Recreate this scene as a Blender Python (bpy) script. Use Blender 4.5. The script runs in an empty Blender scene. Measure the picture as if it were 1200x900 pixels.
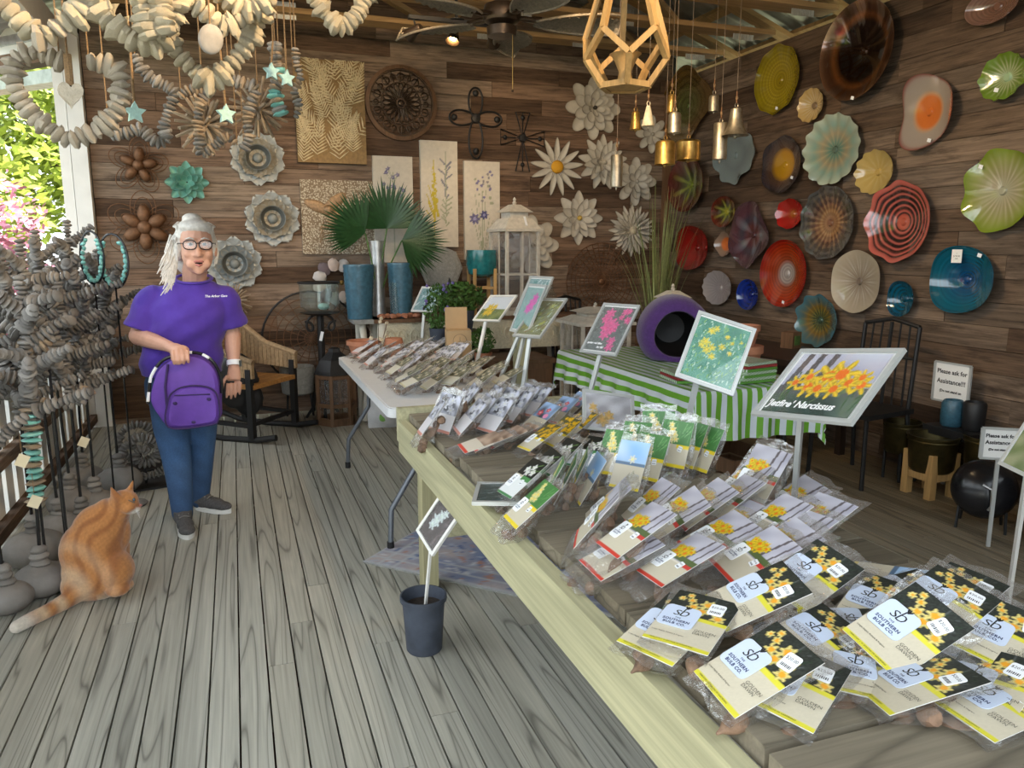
import bpy, math, random
import numpy as np
from mathutils import Matrix, Vector, Euler
random.seed(7)
R=math.radians; PI=math.pi; sin=math.sin; cos=math.cos
C=bpy.context.scene.collection
SC=bpy.context.scene
# ---------------------------------------------------------------- camera
F=901.;PT=R(10.07);YW=R(19.7);H=1.47
FW=(sin(YW)*cos(PT),cos(YW)*cos(PT),-sin(PT)); RT=(cos(YW),-sin(YW),0); UP=(sin(YW)*sin(PT),cos(YW)*sin(PT),cos(PT))
cd=bpy.data.cameras.new('camera'); cam=bpy.data.objects.new('camera',cd); C.objects.link(cam)
cam.location=(0,0,H); cam.rotation_euler=(PI/2-PT,0,-YW); cd.sensor_width=36; cd.lens=F/1200*36; cd.clip_start=.02; cd.clip_end=200
SC.camera=cam
# ---------------------------------------------------------------- view
SC.view_settings.view_transform='Standard'; SC.view_settings.look='None'; SC.view_settings.gamma=1; SC.view_settings.use_curve_mapping=False
SC.view_settings.exposure=0.6
SC.cycles.transparent_max_bounces=32
# ---------------------------------------------------------------- world
W=bpy.data.worlds.new('sky'); SC.world=W; W.use_nodes=True
_n=W.node_tree.nodes; _l=W.node_tree.links; _n.clear()
_o=_n.new('ShaderNodeOutputWorld'); _b=_n.new('ShaderNodeBackground'); _b.inputs['Color'].default_value=(.86,.94,1,1); _b.inputs['Strength'].default_value=2.5
_l.new(_b.outputs[0],_o.inputs[0])
# sun on the garden, coming over the roof from behind the building
sd=bpy.data.lights.new('sun','SUN'); sd.energy=9.; sd.angle=R(.6); sd.color=(1,.95,.86)
so=bpy.data.objects.new('sun',sd); C.objects.link(so); so.rotation_euler=(R(38),0,R(70))
# ---------------------------------------------------------------- pixel -> place helpers (1200 x 900 frame)
def ray(u,v):
    a=(u-600)/F;b=(450-v)/F
    return tuple(FW[i]+a*RT[i]+b*UP[i] for i in range(3))
def onz(u,v,z=0.):
    d=ray(u,v);t=(z-H)/d[2];return Vector((t*d[0],t*d[1],z))
def ony(u,v,Y):
    d=ray(u,v);t=Y/d[1];return Vector((t*d[0],Y,H+t*d[2]))
def onx(u,v,X):
    d=ray(u,v);t=X/d[0];return Vector((X,t*d[1],H+t*d[2]))
# ---------------------------------------------------------------- mesh builder
class MB:
    def __init__(s): s.v=[];s.f=[];s.c=[];s.mi=[];s.col=(1,1,1);s.m=None;s.k=0
    def add(s,vs,fs,cols=None):
        o=len(s.v)
        if s.m is not None: vs=[s.m@Vector(p) for p in vs]
        s.v+= [tuple(p) for p in vs]; s.f+=[tuple(o+i for i in f) for f in fs]
        s.c+= cols if cols else [s.col]*len(vs); s.mi+=[s.k]*len(fs); return s
    def box(s,c,d,rot=None,taper=1.):
        x,y,z=d[0]/2,d[1]/2,d[2]/2
        vs=[Vector((a*x*(taper if e>0 else 1),b*y*(taper if e>0 else 1),e*z)) for e in(-1,1) for b in(-1,1) for a in(-1,1)]
        if rot is not None: vs=[rot@p for p in vs]
        vs=[p+Vector(c) for p in vs]
        return s.add(vs,[(0,2,3,1),(4,5,7,6),(0,1,5,4),(2,6,7,3),(0,4,6,2),(1,3,7,5)])
    def bar(s,a,b,w,h,roll=0.):
        a=Vector(a);b=Vector(b);d=b-a;q=d.to_track_quat('Z','Y').to_matrix()@Matrix.Rotation(roll,3,'Z')
        return s.box((a+b)/2,(w,h,d.length),q)
    def tube(s,pts,r,n=8,cap=True,closed=False,flat=1.):
        pts=[Vector(p) for p in pts];k=len(pts)
        rr=r if hasattr(r,'__len__') else [r]*k
        vs=[];fs=[];nx=None
        for i,p in enumerate(pts):
            if closed: t=pts[(i+1)%k]-pts[i-1]
            else: t=pts[min(i+1,k-1)]-pts[max(i-1,0)]
            if t.length<1e-9: t=Vector((0,0,1))
            t.normalize()
            if nx is None:
                nx=t.cross(Vector((0,0,1)))
                if nx.length<.1: nx=t.cross(Vector((0,1,0)))
                nx.normalize()
            nx=(nx-t*nx.dot(t)); 
            if nx.length<1e-6: nx=t.orthogonal()
            nx.normalize(); ny=t.cross(nx)
            for j in range(n):
                a=2*PI*j/n; vs.append(p+(nx*cos(a)+ny*sin(a)*flat)*rr[i])
        m=k if closed else k-1
        for i in range(m):
            for j in range(n):
                a=i*n+j;b=i*n+(j+1)%n;c=((i+1)%k)*n+(j+1)%n;d=((i+1)%k)*n+j
                fs.append((a,b,c,d))
        if cap and not closed: fs.append(tuple(range(n-1,-1,-1)));fs.append(tuple((k-1)*n+j for j in range(n)))
        return s.add(vs,fs)
    def lathe(s,prof,n=24,c=(0,0,0),cap0=True,cap1=True,fr=None,cf=None):
        # prof: (r,z); fr(angle,i)->radius factor ; cf(i,angle)->colour
        vs=[];fs=[];cs=[];k=len(prof)
        for i,(r,z) in enumerate(prof):
            for j in range(n):
                a=2*PI*j/n;q=r*(fr(a,i) if fr else 1); vs.append((c[0]+q*cos(a),c[1]+q*sin(a),c[2]+z)); cs.append(cf(i,a) if cf else s.col)
        for i in range(k-1):
            for j in range(n): fs.append((i*n+j,i*n+(j+1)%n,(i+1)*n+(j+1)%n,(i+1)*n+j))
        if cap0: fs.append(tuple(range(n-1,-1,-1)))
        if cap1: fs.append(tuple((k-1)*n+j for j in range(n)))
        return s.add(vs,fs,cs)
    def ell(s,c,r,n=10,m=6,rot=None,jit=0.,rnd=None):
        vs=[];fs=[]
        r=r if hasattr(r,'__len__') else (r,r,r)
        vs.append(Vector((0,0,-r[2])))
        for i in range(1,m):
            ph=-PI/2+PI*i/m
            for j in range(n):
                a=2*PI*j/n;q=1+(rnd.uniform(-jit,jit) if rnd else 0)
                vs.append(Vector((r[0]*cos(ph)*cos(a)*q,r[1]*cos(ph)*sin(a)*q,r[2]*sin(ph)*q)))
        vs.append(Vector((0,0,r[2])))
        for j in range(n): fs.append((0,1+(j+1)%n,1+j))
        for i in range(m-2):
            for j in range(n): a=1+i*n+j;b=1+i*n+(j+1)%n; fs.append((a,b,b+n,a+n))
        t=len(vs)-1
        for j in range(n): fs.append((t,1+(m-2)*n+j,1+(m-2)*n+(j+1)%n))
        if rot is not None: vs=[rot@p for p in vs]
        vs=[p+Vector(c) for p in vs]
        return s.add(vs,fs)
    def grid(s,fn,nu,nv,cf=None,closed_u=False):
        vs=[];fs=[];cs=[]
        for i in range(nv+1):
            for j in range(nu+1):
                u=j/nu;v=i/nv;vs.append(fn(u,v));cs.append(cf(u,v) if cf else s.col)
        for i in range(nv):
            for j in range(nu): a=i*(nu+1)+j; fs.append((a,a+1,a+nu+2,a+nu+1))
        return s.add(vs,fs,cs)
    def poly(s,pts,th,axis=1):
        # flat outline (x,z) pulled to a slab of thickness th along y
        n=len(pts); vs=[(p[0],-th/2,p[1]) for p in pts]+[(p[0],th/2,p[1]) for p in pts]
        fs=[tuple(range(n)),tuple(range(2*n-1,n-1,-1))]+[(i,n+i,n+(i+1)%n,(i+1)%n) for i in range(n)]
        return s.add(vs,fs)
    def mesh(s,name,mat,smooth=True):
        me=bpy.data.meshes.new(name); me.from_pydata(s.v,[],s.f)
        mats=mat if isinstance(mat,(list,tuple)) else [mat]
        for q in mats: me.materials.append(MT[q] if isinstance(q,str) else q)
        if len(mats)>1: me.polygons.foreach_set('material_index',s.mi)
        at=me.color_attributes.new('Col','FLOAT_COLOR','POINT')
        a=np.ones((len(s.v),4),dtype=np.float32); a[:,:3]=np.array(s.c,dtype=np.float32).reshape(-1,3); at.data.foreach_set('color',a.ravel())
        if smooth:
            me.polygons.foreach_set('use_smooth',[True]*len(me.polygons))
            try: me.set_sharp_from_angle(angle=R(38))
            except Exception: pass
        me.update(); return me
    def build(s,name,mat,parent=None,smooth=True,loc=None,rot=None):
        return put(name,s.mesh(name,mat,smooth),parent,loc,rot)
def put(name,me,parent=None,loc=None,rot=None,scale=None):
    o=bpy.data.objects.new(name,me); C.objects.link(o)
    if parent is not None: o.parent=parent
    if loc is not None: o.location=loc
    if rot is not None: o.rotation_euler=rot if not isinstance(rot,Matrix) else rot.to_euler()
    if scale is not None: o.scale=scale if hasattr(scale,'__len__') else (scale,)*3
    return o
def tag(o,label,cat,group=None,kind=None):
    if label: o['label']=label
    if cat: o['category']=cat
    if group: o['group']=group
    if kind: o['kind']=kind
    return o
def thing(name,label,cat,loc=(0,0,0),rot=(0,0,0),group=None,scale=None):
    o=bpy.data.objects.new(name,None); C.objects.link(o); o.location=loc; o.empty_display_size=.05
    o.rotation_euler=rot if hasattr(rot,'__len__') else (0,0,rot)
    if scale: o.scale=(scale,)*3
    return tag(o,label,cat,group)
def copy_tree(o,parent=None):
    c=o.copy(); C.objects.link(c); c.parent=parent
    for ch in list(o.children): copy_tree(ch,c)
    return c
def struct(o): o['kind']='structure'; return o
def Rx(a): return Matrix.Rotation(a,3,'X')
def Ry(a): return Matrix.Rotation(a,3,'Y')
def Rz(a): return Matrix.Rotation(a,3,'Z')
def T(loc,rot=None,sc=1.):
    m=Matrix.Translation(Vector(loc))
    if rot is not None: m=m@rot.to_4x4()
    return m@Matrix.Scale(sc,4) if sc!=1. else m
def text_mesh(txt,size,mat,font_shear=0.,align='CENTER',offset=0.,space=1.,line=1.):
    cu=bpy.data.curves.new('lettering','FONT'); cu.body=txt; cu.size=size; cu.align_x=align; cu.align_y='CENTER'; cu.shear=font_shear; cu.resolution_u=2; cu.offset=offset; cu.space_character=space; cu.space_line=line
    ob=bpy.data.objects.new('lettering',cu); C.objects.link(ob)
    dg=bpy.context.evaluated_depsgraph_get(); me=bpy.data.meshes.new_from_object(ob.evaluated_get(dg)); 
    bpy.data.objects.remove(ob); bpy.data.curves.remove(cu)
    me.materials.clear(); me.materials.append(MT[mat]); return me
def remesh(mb,name,mat,vox,smooth=3,parent=None):
    # many overlapping volumes -> one continuous skin
    me=mb.mesh(name,mat); ob=bpy.data.objects.new(name,me); C.objects.link(ob)
    md=ob.modifiers.new('r','REMESH'); md.mode='VOXEL'; md.voxel_size=vox
    sm=ob.modifiers.new('s','SMOOTH'); sm.iterations=smooth; sm.factor=.5
    dg=bpy.context.evaluated_depsgraph_get(); m2=bpy.data.meshes.new_from_object(ob.evaluated_get(dg))
    bpy.data.objects.remove(ob); bpy.data.meshes.remove(me)
    m2.name=name; m2.materials.clear(); m2.materials.append(MT[mat] if isinstance(mat,str) else mat)
    m2.polygons.foreach_set('use_smooth',[True]*len(m2.polygons))
    return m2
def paint(me,fn):
    # colour by place on the thing itself: fn(P (n,3)) -> (n,3)
    n=len(me.vertices);P=np.zeros(n*3);me.vertices.foreach_get('co',P);P=P.reshape(-1,3)
    if 'Col' in me.color_attributes: me.color_attributes.remove(me.color_attributes['Col'])
    at=me.color_attributes.new('Col','FLOAT_COLOR','POINT'); a=np.ones((n,4),dtype=np.float32); a[:,:3]=fn(P); at.data.foreach_set('color',a.ravel())
def srgb(r,g,b):
    f=lambda c:(c/12.92 if c<=.04045 else ((c+.055)/1.055)**2.4)
    return (f(r/255),f(g/255),f(b/255))
# ---------------------------------------------------------------- materials
MT={}
def nm(name):
    m=bpy.data.materials.new(name); m.use_nodes=True; MT[name]=m; nt=m.node_tree
    return m,nt,nt.nodes['Principled BSDF']
def link(nt,a,b): nt.links.new(a,b)
def coords(nt,scale=(1,1,1),rand=0.,kind='Object'):
    tc=nt.nodes.new('ShaderNodeTexCoord'); mp=nt.nodes.new('ShaderNodeMapping'); mp.inputs['Scale'].default_value=scale
    link(nt,tc.outputs[kind],mp.inputs['Vector'])
    if rand:
        oi=nt.nodes.new('ShaderNodeObjectInfo'); mu=nt.nodes.new('ShaderNodeMath'); mu.operation='MULTIPLY'; mu.inputs[1].default_value=rand
        link(nt,oi.outputs['Random'],mu.inputs[0]); link(nt,mu.outputs[0],mp.inputs['Location'])
    return mp.outputs['Vector']
def noise(nt,vec,scale,detail=3.,rough=.55,dist=0.):
    n=nt.nodes.new('ShaderNodeTexNoise'); n.inputs['Scale'].default_value=scale; n.inputs['Detail'].default_value=detail; n.inputs['Roughness'].default_value=rough; n.inputs['Distortion'].default_value=dist
    if vec is not None: link(nt,vec,n.inputs['Vector'])
    return n.outputs['Fac']
def ramp(nt,fac,stops,interp='LINEAR'):
    r=nt.nodes.new('ShaderNodeValToRGB'); e=r.color_ramp.elements; r.color_ramp.interpolation=interp
    while len(e)<len(stops): e.new(.5)
    for q,(p,c) in zip(e,stops): q.position=p; q.color=(c[0],c[1],c[2],1) if hasattr(c,'__len__') else (c,c,c,1)
    link(nt,fac,r.inputs['Fac']); return r.outputs['Color']
def mix(nt,a,b,fac,mode='MIX'):
    m=nt.nodes.new('ShaderNodeMix'); m.data_type='RGBA'; m.blend_type=mode
    for s,x in ((m.inputs[0],fac),(m.inputs[6],a),(m.inputs[7],b)):
        if hasattr(x,'is_output'): link(nt,x,s)
        elif hasattr(x,'__len__'): s.default_value=(x[0],x[1],x[2],1)
        else: s.default_value=x
    return m.outputs[2]
def math_(nt,op,a,b=0.):
    m=nt.nodes.new('ShaderNodeMath'); m.operation=op
    for i,x in enumerate((a,b)):
        if hasattr(x,'is_output'): link(nt,x,m.inputs[i])
        else: m.inputs[i].default_value=x
    return m.outputs[0]
def bump(nt,p,h,st=.3,d=.01):
    b=nt.nodes.new('ShaderNodeBump'); b.inputs['Strength'].default_value=st; b.inputs['Distance'].default_value=d
    link(nt,h,b.inputs['Height']); link(nt,b.outputs[0],p.inputs['Normal'])
def plain(name,col,rough=.6,metal=0.,var=.0,vs=20.,bmp=0.,bs=40.,spec=.5,coat=0.,trans=0.,alpha=1.,emit=None,rand=0.,sheen=0.):
    m,nt,p=nm(name); p.inputs['Roughness'].default_value=rough; p.inputs['Metallic'].default_value=metal; p.inputs['Specular IOR Level'].default_value=spec
    p.inputs['Coat Weight'].default_value=coat; p.inputs['Transmission Weight'].default_value=trans; p.inputs['Alpha'].default_value=alpha
    p.inputs['Sheen Weight'].default_value=sheen
    c=None
    if var or bmp: vec=coords(nt,rand=17. if rand else 3.)
    if var:
        k=1-var; c=ramp(nt,noise(nt,vec,vs,4),[(.25,tuple(x*k for x in col)),(.75,tuple(min(1,x*(1+var*.6)) for x in col))])
    if rand:
        oi=nt.nodes.new('ShaderNodeObjectInfo'); g=ramp(nt,oi.outputs['Random'],[(0,1-rand),(1,1.)])
        c=mix(nt,c if c is not None else col,g,1.,'MULTIPLY')
    if c is not None: link(nt,c,p.inputs['Base Color'])
    else: p.inputs['Base Color'].default_value=(*col,1)
    if bmp: bump(nt,p,noise(nt,vec,bs,4),bmp)
    if emit: p.inputs['Emission Color'].default_value=(*emit[:3],1); p.inputs['Emission Strength'].default_value=emit[3]
    return m
def vcol(name,rough=.6,metal=0.,spec=.5,coat=0.,trans=0.,var=0.,vs=30.,bmp=0.,bs=40.,rand=0.,sheen=0.,alpha=1.,transl=0.):
    m,nt,p=nm(name); a=nt.nodes.new('ShaderNodeVertexColor'); a.layer_name='Col'
    p.inputs['Roughness'].default_value=rough; p.inputs['Metallic'].default_value=metal; p.inputs['Specular IOR Level'].default_value=spec
    p.inputs['Coat Weight'].default_value=coat; p.inputs['Coat Roughness'].default_value=.04; p.inputs['Transmission Weight'].default_value=trans; p.inputs['Sheen Weight'].default_value=sheen
    p.inputs['Alpha'].default_value=alpha
    c=a.outputs['Color']
    if var or bmp: vec=coords(nt,rand=9.)
    if var: c=mix(nt,c,ramp(nt,noise(nt,vec,vs,4),[(.25,1-var),(.75,1.)]),1.,'MULTIPLY')
    if rand:
        oi=nt.nodes.new('ShaderNodeObjectInfo'); c=mix(nt,c,ramp(nt,oi.outputs['Random'],[(0,1-rand),(1,1.)]),1.,'MULTIPLY')
    link(nt,c,p.inputs['Base Color'])
    if bmp: bump(nt,p,noise(nt,vec,bs,4),bmp)
    return m
def wood(name,stops,long='Y',grain=26.,lines=7.,linedark=.55,rough=.75,tone=.25,lacross=9.,llong=.9,bst=.25,stain=None,fibc=(.82,1.06),rough2=0.,browntone=None):
    # sawn board: growth-ring contours stretched along the grain, fine fibres, per-board tone
    m,nt,p=nm(name); p.inputs['Roughness'].default_value=rough; p.inputs['Specular IOR Level'].default_value=.3
    ax='XYZ'.index(long); sc=[lacross]*3; sc[ax]=llong; sc2=[110.]*3; sc2[ax]=2.5
    v=coords(nt,tuple(sc),23.); n1=noise(nt,v,1.,1.5,.4,.35)
    saw=math_(nt,'PINGPONG',math_(nt,'MULTIPLY',n1,grain),1.)
    ln=ramp(nt,saw,[(0,linedark),(.16,.85),(.6,1.),(1.,.93)])
    v2=coords(nt,tuple(sc2),41.); fib=ramp(nt,noise(nt,v2,1.,3.),[(.3,fibc[0]),(.7,fibc[1])])
    oi=nt.nodes.new('ShaderNodeObjectInfo'); base=ramp(nt,oi.outputs['Random'],stops)
    v3=coords(nt,tuple(q*.35 for q in sc),7.); pat=ramp(nt,noise(nt,v3,1.3,4.,.6),[(.3,1-tone),(.7,1.+tone*.2)])
    c=mix(nt,mix(nt,mix(nt,base,ln,1.,'MULTIPLY'),fib,1.,'MULTIPLY'),pat,1.,'MULTIPLY')
    if rough2:
        sc5=[38.]*3; sc5[ax]=3.2; c=mix(nt,c,ramp(nt,noise(nt,coords(nt,tuple(sc5),31.),1.,6.,.7),[(.32,1-rough2),(.5,.95),(.72,1.18)]),1.,'MULTIPLY')
    if stain:
        v4=coords(nt,stain[2],13.); c=mix(nt,c,stain[0],ramp(nt,noise(nt,v4,1.,5.,.65),[(stain[1],0.),(stain[1]+.16,.85)]))
    if browntone:
        # boards get browner and darker towards the right and the back
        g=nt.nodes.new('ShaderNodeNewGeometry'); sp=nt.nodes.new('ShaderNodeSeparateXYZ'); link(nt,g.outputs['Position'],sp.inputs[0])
        fx=math_(nt,'ADD',math_(nt,'MULTIPLY',math_(nt,'SUBTRACT',sp.outputs[0],.7),.36),math_(nt,'MULTIPLY',math_(nt,'SUBTRACT',sp.outputs[1],4.2),.16)); c=mix(nt,c,mix(nt,c,browntone,1.,'MULTIPLY'),ramp(nt,fx,[(0.,0.),(1.,1.)]))
    link(nt,c,p.inputs['Base Color']); bump(nt,p,mix(nt,ln,fib,.5),bst,.004); return m
wood('deck',[(0,(.45,.44,.375)),(.4,(.52,.515,.45)),(.75,(.48,.46,.385)),(1,(.57,.57,.50))],'Y',19.,lacross=10.,llong=.32,linedark=.45,tone=.3,rough=.55,bst=.2,browntone=(.66,.50,.34))
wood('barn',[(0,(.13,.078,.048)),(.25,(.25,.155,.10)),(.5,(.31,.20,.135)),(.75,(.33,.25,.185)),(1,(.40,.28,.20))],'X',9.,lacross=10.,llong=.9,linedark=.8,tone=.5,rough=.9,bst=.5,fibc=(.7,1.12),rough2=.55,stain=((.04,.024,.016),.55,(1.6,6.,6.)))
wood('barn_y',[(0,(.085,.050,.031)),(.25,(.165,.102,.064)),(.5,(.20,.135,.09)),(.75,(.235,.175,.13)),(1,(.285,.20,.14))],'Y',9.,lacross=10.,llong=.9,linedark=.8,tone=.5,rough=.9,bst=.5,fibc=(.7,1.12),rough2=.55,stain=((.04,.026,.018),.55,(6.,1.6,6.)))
wood('slat',[(0,(.20,.165,.115)),(.5,(.27,.23,.165)),(1,(.33,.285,.21))],'X',9.,lacross=9.,llong=.8,linedark=.55,tone=.4,rough=.7)
wood('treated',[(0,(.50,.47,.28)),(1,(.56,.53,.34))],'Y',8.,lacross=8.,llong=.6,linedark=.82,tone=.14,rough=.65)
wood('treated_z',[(0,(.50,.46,.27)),(1,(.54,.50,.30))],'Z',8.,lacross=8.,llong=.6,linedark=.82,tone=.14,rough=.65)
wood('truss_wood',[(0,(.40,.24,.105)),(1,(.50,.31,.14))],'X',8.,lacross=8.,llong=.6,linedark=.75,tone=.25,rough=.7)
wood('light_wood',[(0,(.56,.33,.12)),(1,(.64,.39,.15))],'Z',6.,lacross=14.,llong=2.,linedark=.8,tone=.2,rough=.55)
wood('dark_wood',[(0,(.07,.035,.02)),(1,(.10,.05,.03))],'Z',6.,lacross=14.,llong=2.,linedark=.7,tone=.2,rough=.5)
wood('brown_wood',[(0,(.16,.085,.045)),(1,(.21,.115,.06))],'Z',6.,lacross=14.,llong=2.,linedark=.7,tone=.25,rough=.6)
plain('white_paint',(.78,.77,.73),.5,var=.08,vs=6); plain('cream_paint',(.70,.66,.56),.6,var=.15,vs=9,bmp=.2)
plain('galv',(.55,.57,.58),.38,.85,var=.3,vs=14); plain('roof_metal',(.42,.43,.42),.42,.75,var=.25,vs=5)
plain('plate_metal',(.62,.63,.60),.35,.8,var=.2,vs=60)
plain('iron',(.025,.024,.024),.5,.4,var=.3); plain('black',(.012,.012,.013),.5); plain('blackgloss',(.012,.012,.014),.22)
plain('rust',(.20,.10,.05),.6,.55,var=.4,vs=40); plain('soil',(.035,.024,.018),.95,var=.5,vs=60,bmp=.5)
plain('stone',(.31,.29,.265),.75,var=.28,vs=26,bmp=.15,rand=.45); plain('stone_dark',(.20,.185,.168),.7,var=.3,vs=20,bmp=.15,rand=.4)
plain('boulder',(.27,.25,.23),.72,var=.3,vs=9,bmp=.15,bs=70,rand=.2)
plain('shellstone',(.72,.62,.44),.85,var=.3,vs=34,bmp=.7,bs=60,rand=.22); plain('shellgrey',(.58,.50,.39),.85,var=.3,vs=34,bmp=.6,bs=60,rand=.25)
plain('driftwood',(.40,.30,.20),.85,var=.35,vs=50,bmp=.3,rand=.3); plain('jute',(.27,.165,.08),.95,var=.35,vs=200,bmp=.6,bs=300)
plain('turq',(.22,.55,.50),.35,var=.25,vs=60,coat=.3); plain('starglaze',(.42,.66,.62),.35,var=.2,vs=90,coat=.4)
plain('tagcard',(.74,.66,.46),.8); plain('paper',(.86,.86,.84),.75); plain('paperwhite',(.9,.92,.95),.7); plain('ink',(.018,.018,.02),.7); plain('whiteink',(.88,.88,.88),.6)
plain('terracotta',(.48,.20,.11),.8,var=.15,vs=30,rand=.15); plain('bulbskin',(.27,.165,.105),.7,var=.55,vs=45,bmp=.3,rand=.35)
plain('cardboard',(.50,.33,.17),.85,var=.06); plain('plastic_white',(.66,.67,.68),.45,var=.05); plain('steel',(.20,.22,.25),.4,.6,var=.1)
plain('acrylic_frame',(.55,.57,.56),.3,.3); vcol('coppervc',.13,.75,coat=1.)
plain('potblack',(.06,.072,.10),.6,var=.45,vs=12); plain('denim_dark',(.02,.03,.05),.8)
plain('brass',(.55,.34,.10),.38,.9,var=.45,vs=22); plain('brass_dark',(.10,.08,.032),.42,.85,var=.5,vs=14); plain('silverbell',(.48,.42,.32),.42,.9,var=.35,vs=30)
plain('leaf',(.10,.22,.045),.5,var=.4,vs=20,rand=.3); plain('leafdark',(.022,.075,.022),.4,var=.35,vs=14); plain('leafyellow',(.42,.52,.07),.5,var=.4,vs=6,rand=.35); plain('grassblade',(.30,.34,.12),.6,var=.4,vs=20,rand=.4)
plain('pinkfol',(.60,.22,.30),.6,var=.4,vs=8,rand=.35); plain('bark',(.20,.15,.11),.9,var=.4,vs=9,bmp=.6)
plain('fanblade',(.27,.225,.17),.7,var=.4,vs=60,bmp=.3,bs=60,rand=.2); plain('bronze',(.09,.06,.04),.4,.7,var=.3)
plain('bulbglow',(1,.8,.5),.4,emit=(1,.62,.25,38.)); plain('spotinside',(.6,.45,.25),.35,.8)
plain('wicker',(.45,.30,.16),.8,var=.35,vs=40,rand=.4); plain('seatwicker',(.50,.23,.06),.75,var=.35,vs=40,rand=.3)
plain('concrete',(.30,.30,.28),.9,var=.25,vs=40,bmp=.4,bs=90); plain('tealglaze',(.015,.16,.17),.18,var=.4,vs=25,coat=.5); plain('blueglaze',(.045,.13,.19),.4,var=.4,vs=30,bmp=.1,coat=.2)
plain('whitewood',(.62,.58,.50),.75,var=.22,vs=24,bmp=.2,rand=.14); plain('frieze',(.62,.57,.42),.75,var=.2,vs=50,bmp=.9,bs=55)
plain('purplefelt',(.075,.028,.17),.95,var=.25,vs=60,bmp=.3,bs=200,sheen=.3); plain('ground',(.15,.15,.085),.95,var=.4,vs=2.)
plain('dirt',(.02,.018,.015),1.); plain('copperglass',(.16,.05,.015),.06,.75,spec=.8,coat=1.)
plain('shingle',(.34,.32,.29),.9,var=.2,rand=.5); plain('redclay',(.62,.17,.05),.5)
plain('shirt',(.075,.030,.34),.85,var=.25,vs=6,sheen=.15,bmp=.9,bs=6.5); plain('bagpurple',(.13,.05,.36),.65,var=.15,vs=20); plain('bagdark',(.035,.015,.09),.7)
plain('skin',(.62,.34,.24),.5,var=.1,vs=30); plain('hair',(.66,.63,.58),.5,var=.25,vs=60); plain('sole',(.72,.71,.68),.6); plain('shoe',(.09,.085,.085),.85,var=.4,vs=120)
plain('eyewhite',(.42,.40,.38),.3); plain('iris',(.07,.10,.12),.2); plain('lip',(.50,.19,.16),.45); plain('specframe',(.03,.016,.016),.25)
plain('soilbag',(.66,.66,.66),.35,var=.25,vs=7,bmp=.5,bs=7); plain('leafprint',(.25,.52,.12),.4); plain('redcloth',(.30,.03,.03),.8)
vcol('print',.35,coat=.3); vcol('matte',.8,var=.15); vcol('card',.45,coat=.15); vcol('metalflower',.5,.3,var=.25,vs=22); vcol('fur',.85,var=.25,vs=90,sheen=.35); vcol('denim',.85,var=.3,vs=150)
vcol('glass',.05,coat=1.,trans=.28,spec=.7,bmp=.16,bs=24.); vcol('glassrough',.10,coat=1.,trans=.25,spec=.7,bmp=.35,bs=40.)
def clear(name,alpha,rough,tint=(1,1,1),bmp=0.,bs=30.,gl=.9,refl=.045):
    # clear film / pane: light goes straight through, with a glossy sheet reflection
    m,nt,p=nm(name); nt.nodes.remove(p); out=nt.nodes['Material Output']
    tr=nt.nodes.new('ShaderNodeBsdfTransparent'); tr.inputs[0].default_value=(*tint,1)
    g=nt.nodes.new('ShaderNodeBsdfGlossy'); g.inputs['Color'].default_value=(gl,gl,gl,1); g.inputs['Roughness'].default_value=rough
    d=nt.nodes.new('ShaderNodeBsdfDiffuse'); d.inputs['Color'].default_value=(.75,.75,.76,1)
    fr=nt.nodes.new('ShaderNodeLayerWeight'); fr.inputs['Blend'].default_value=.5
    if bmp:
        b=nt.nodes.new('ShaderNodeBump'); b.inputs['Strength'].default_value=bmp; b.inputs['Distance'].default_value=.01
        link(nt,noise(nt,coords(nt,rand=5.),bs,3),b.inputs['Height']); link(nt,b.outputs[0],g.inputs['Normal']); link(nt,b.outputs[0],fr.inputs['Normal'])
    fo=math_(nt,'ADD',math_(nt,'MULTIPLY',math_(nt,'POWER',fr.outputs['Facing'],4.),.6),refl)
    a=nt.nodes.new('ShaderNodeMixShader'); link(nt,fo,a.inputs[0]); link(nt,tr.outputs[0],a.inputs[1]); link(nt,g.outputs[0],a.inputs[2])
    c=nt.nodes.new('ShaderNodeMixShader'); c.inputs[0].default_value=alpha; link(nt,a.outputs[0],c.inputs[1]); link(nt,d.outputs[0],c.inputs[2])
    link(nt,c.outputs[0],out.inputs[0]); return m
clear('film',.06,.06,bmp=1.,bs=45.,refl=.16); clear('pane',.03,.02); clear('vaseglass',.04,.03,(.9,.95,.94))
# ---------------------------------------------------------------- the room
YB=7.1; XR=4.24; XL=-1.1
def setting(name,label=None):
    o=bpy.data.objects.new(name,None); C.objects.link(o); o['kind']='structure'
    if label: o['label']=label
    return o
rg=random.Random(3)
fl=setting('floor','grey green weathered deck boards laid lengthwise'); PW=.095
gnd=MB().box((0,3,-.45),(60,60,.1)).build('ground','ground'); tag(gnd,None,None,kind='structure')
x=XL-.2;i=0
while x<XR+.05:
    y=-.9+rg.uniform(-2.6,0)
    while y<YB:
        L=rg.choice((2.4,3.0,3.6,3.6)); y0=max(y,-.9); y1=min(y+L,YB)
        if y1-y0>.05:
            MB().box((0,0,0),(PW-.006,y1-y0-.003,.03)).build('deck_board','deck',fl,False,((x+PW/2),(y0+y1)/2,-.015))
        y+=L
    x+=PW
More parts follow.
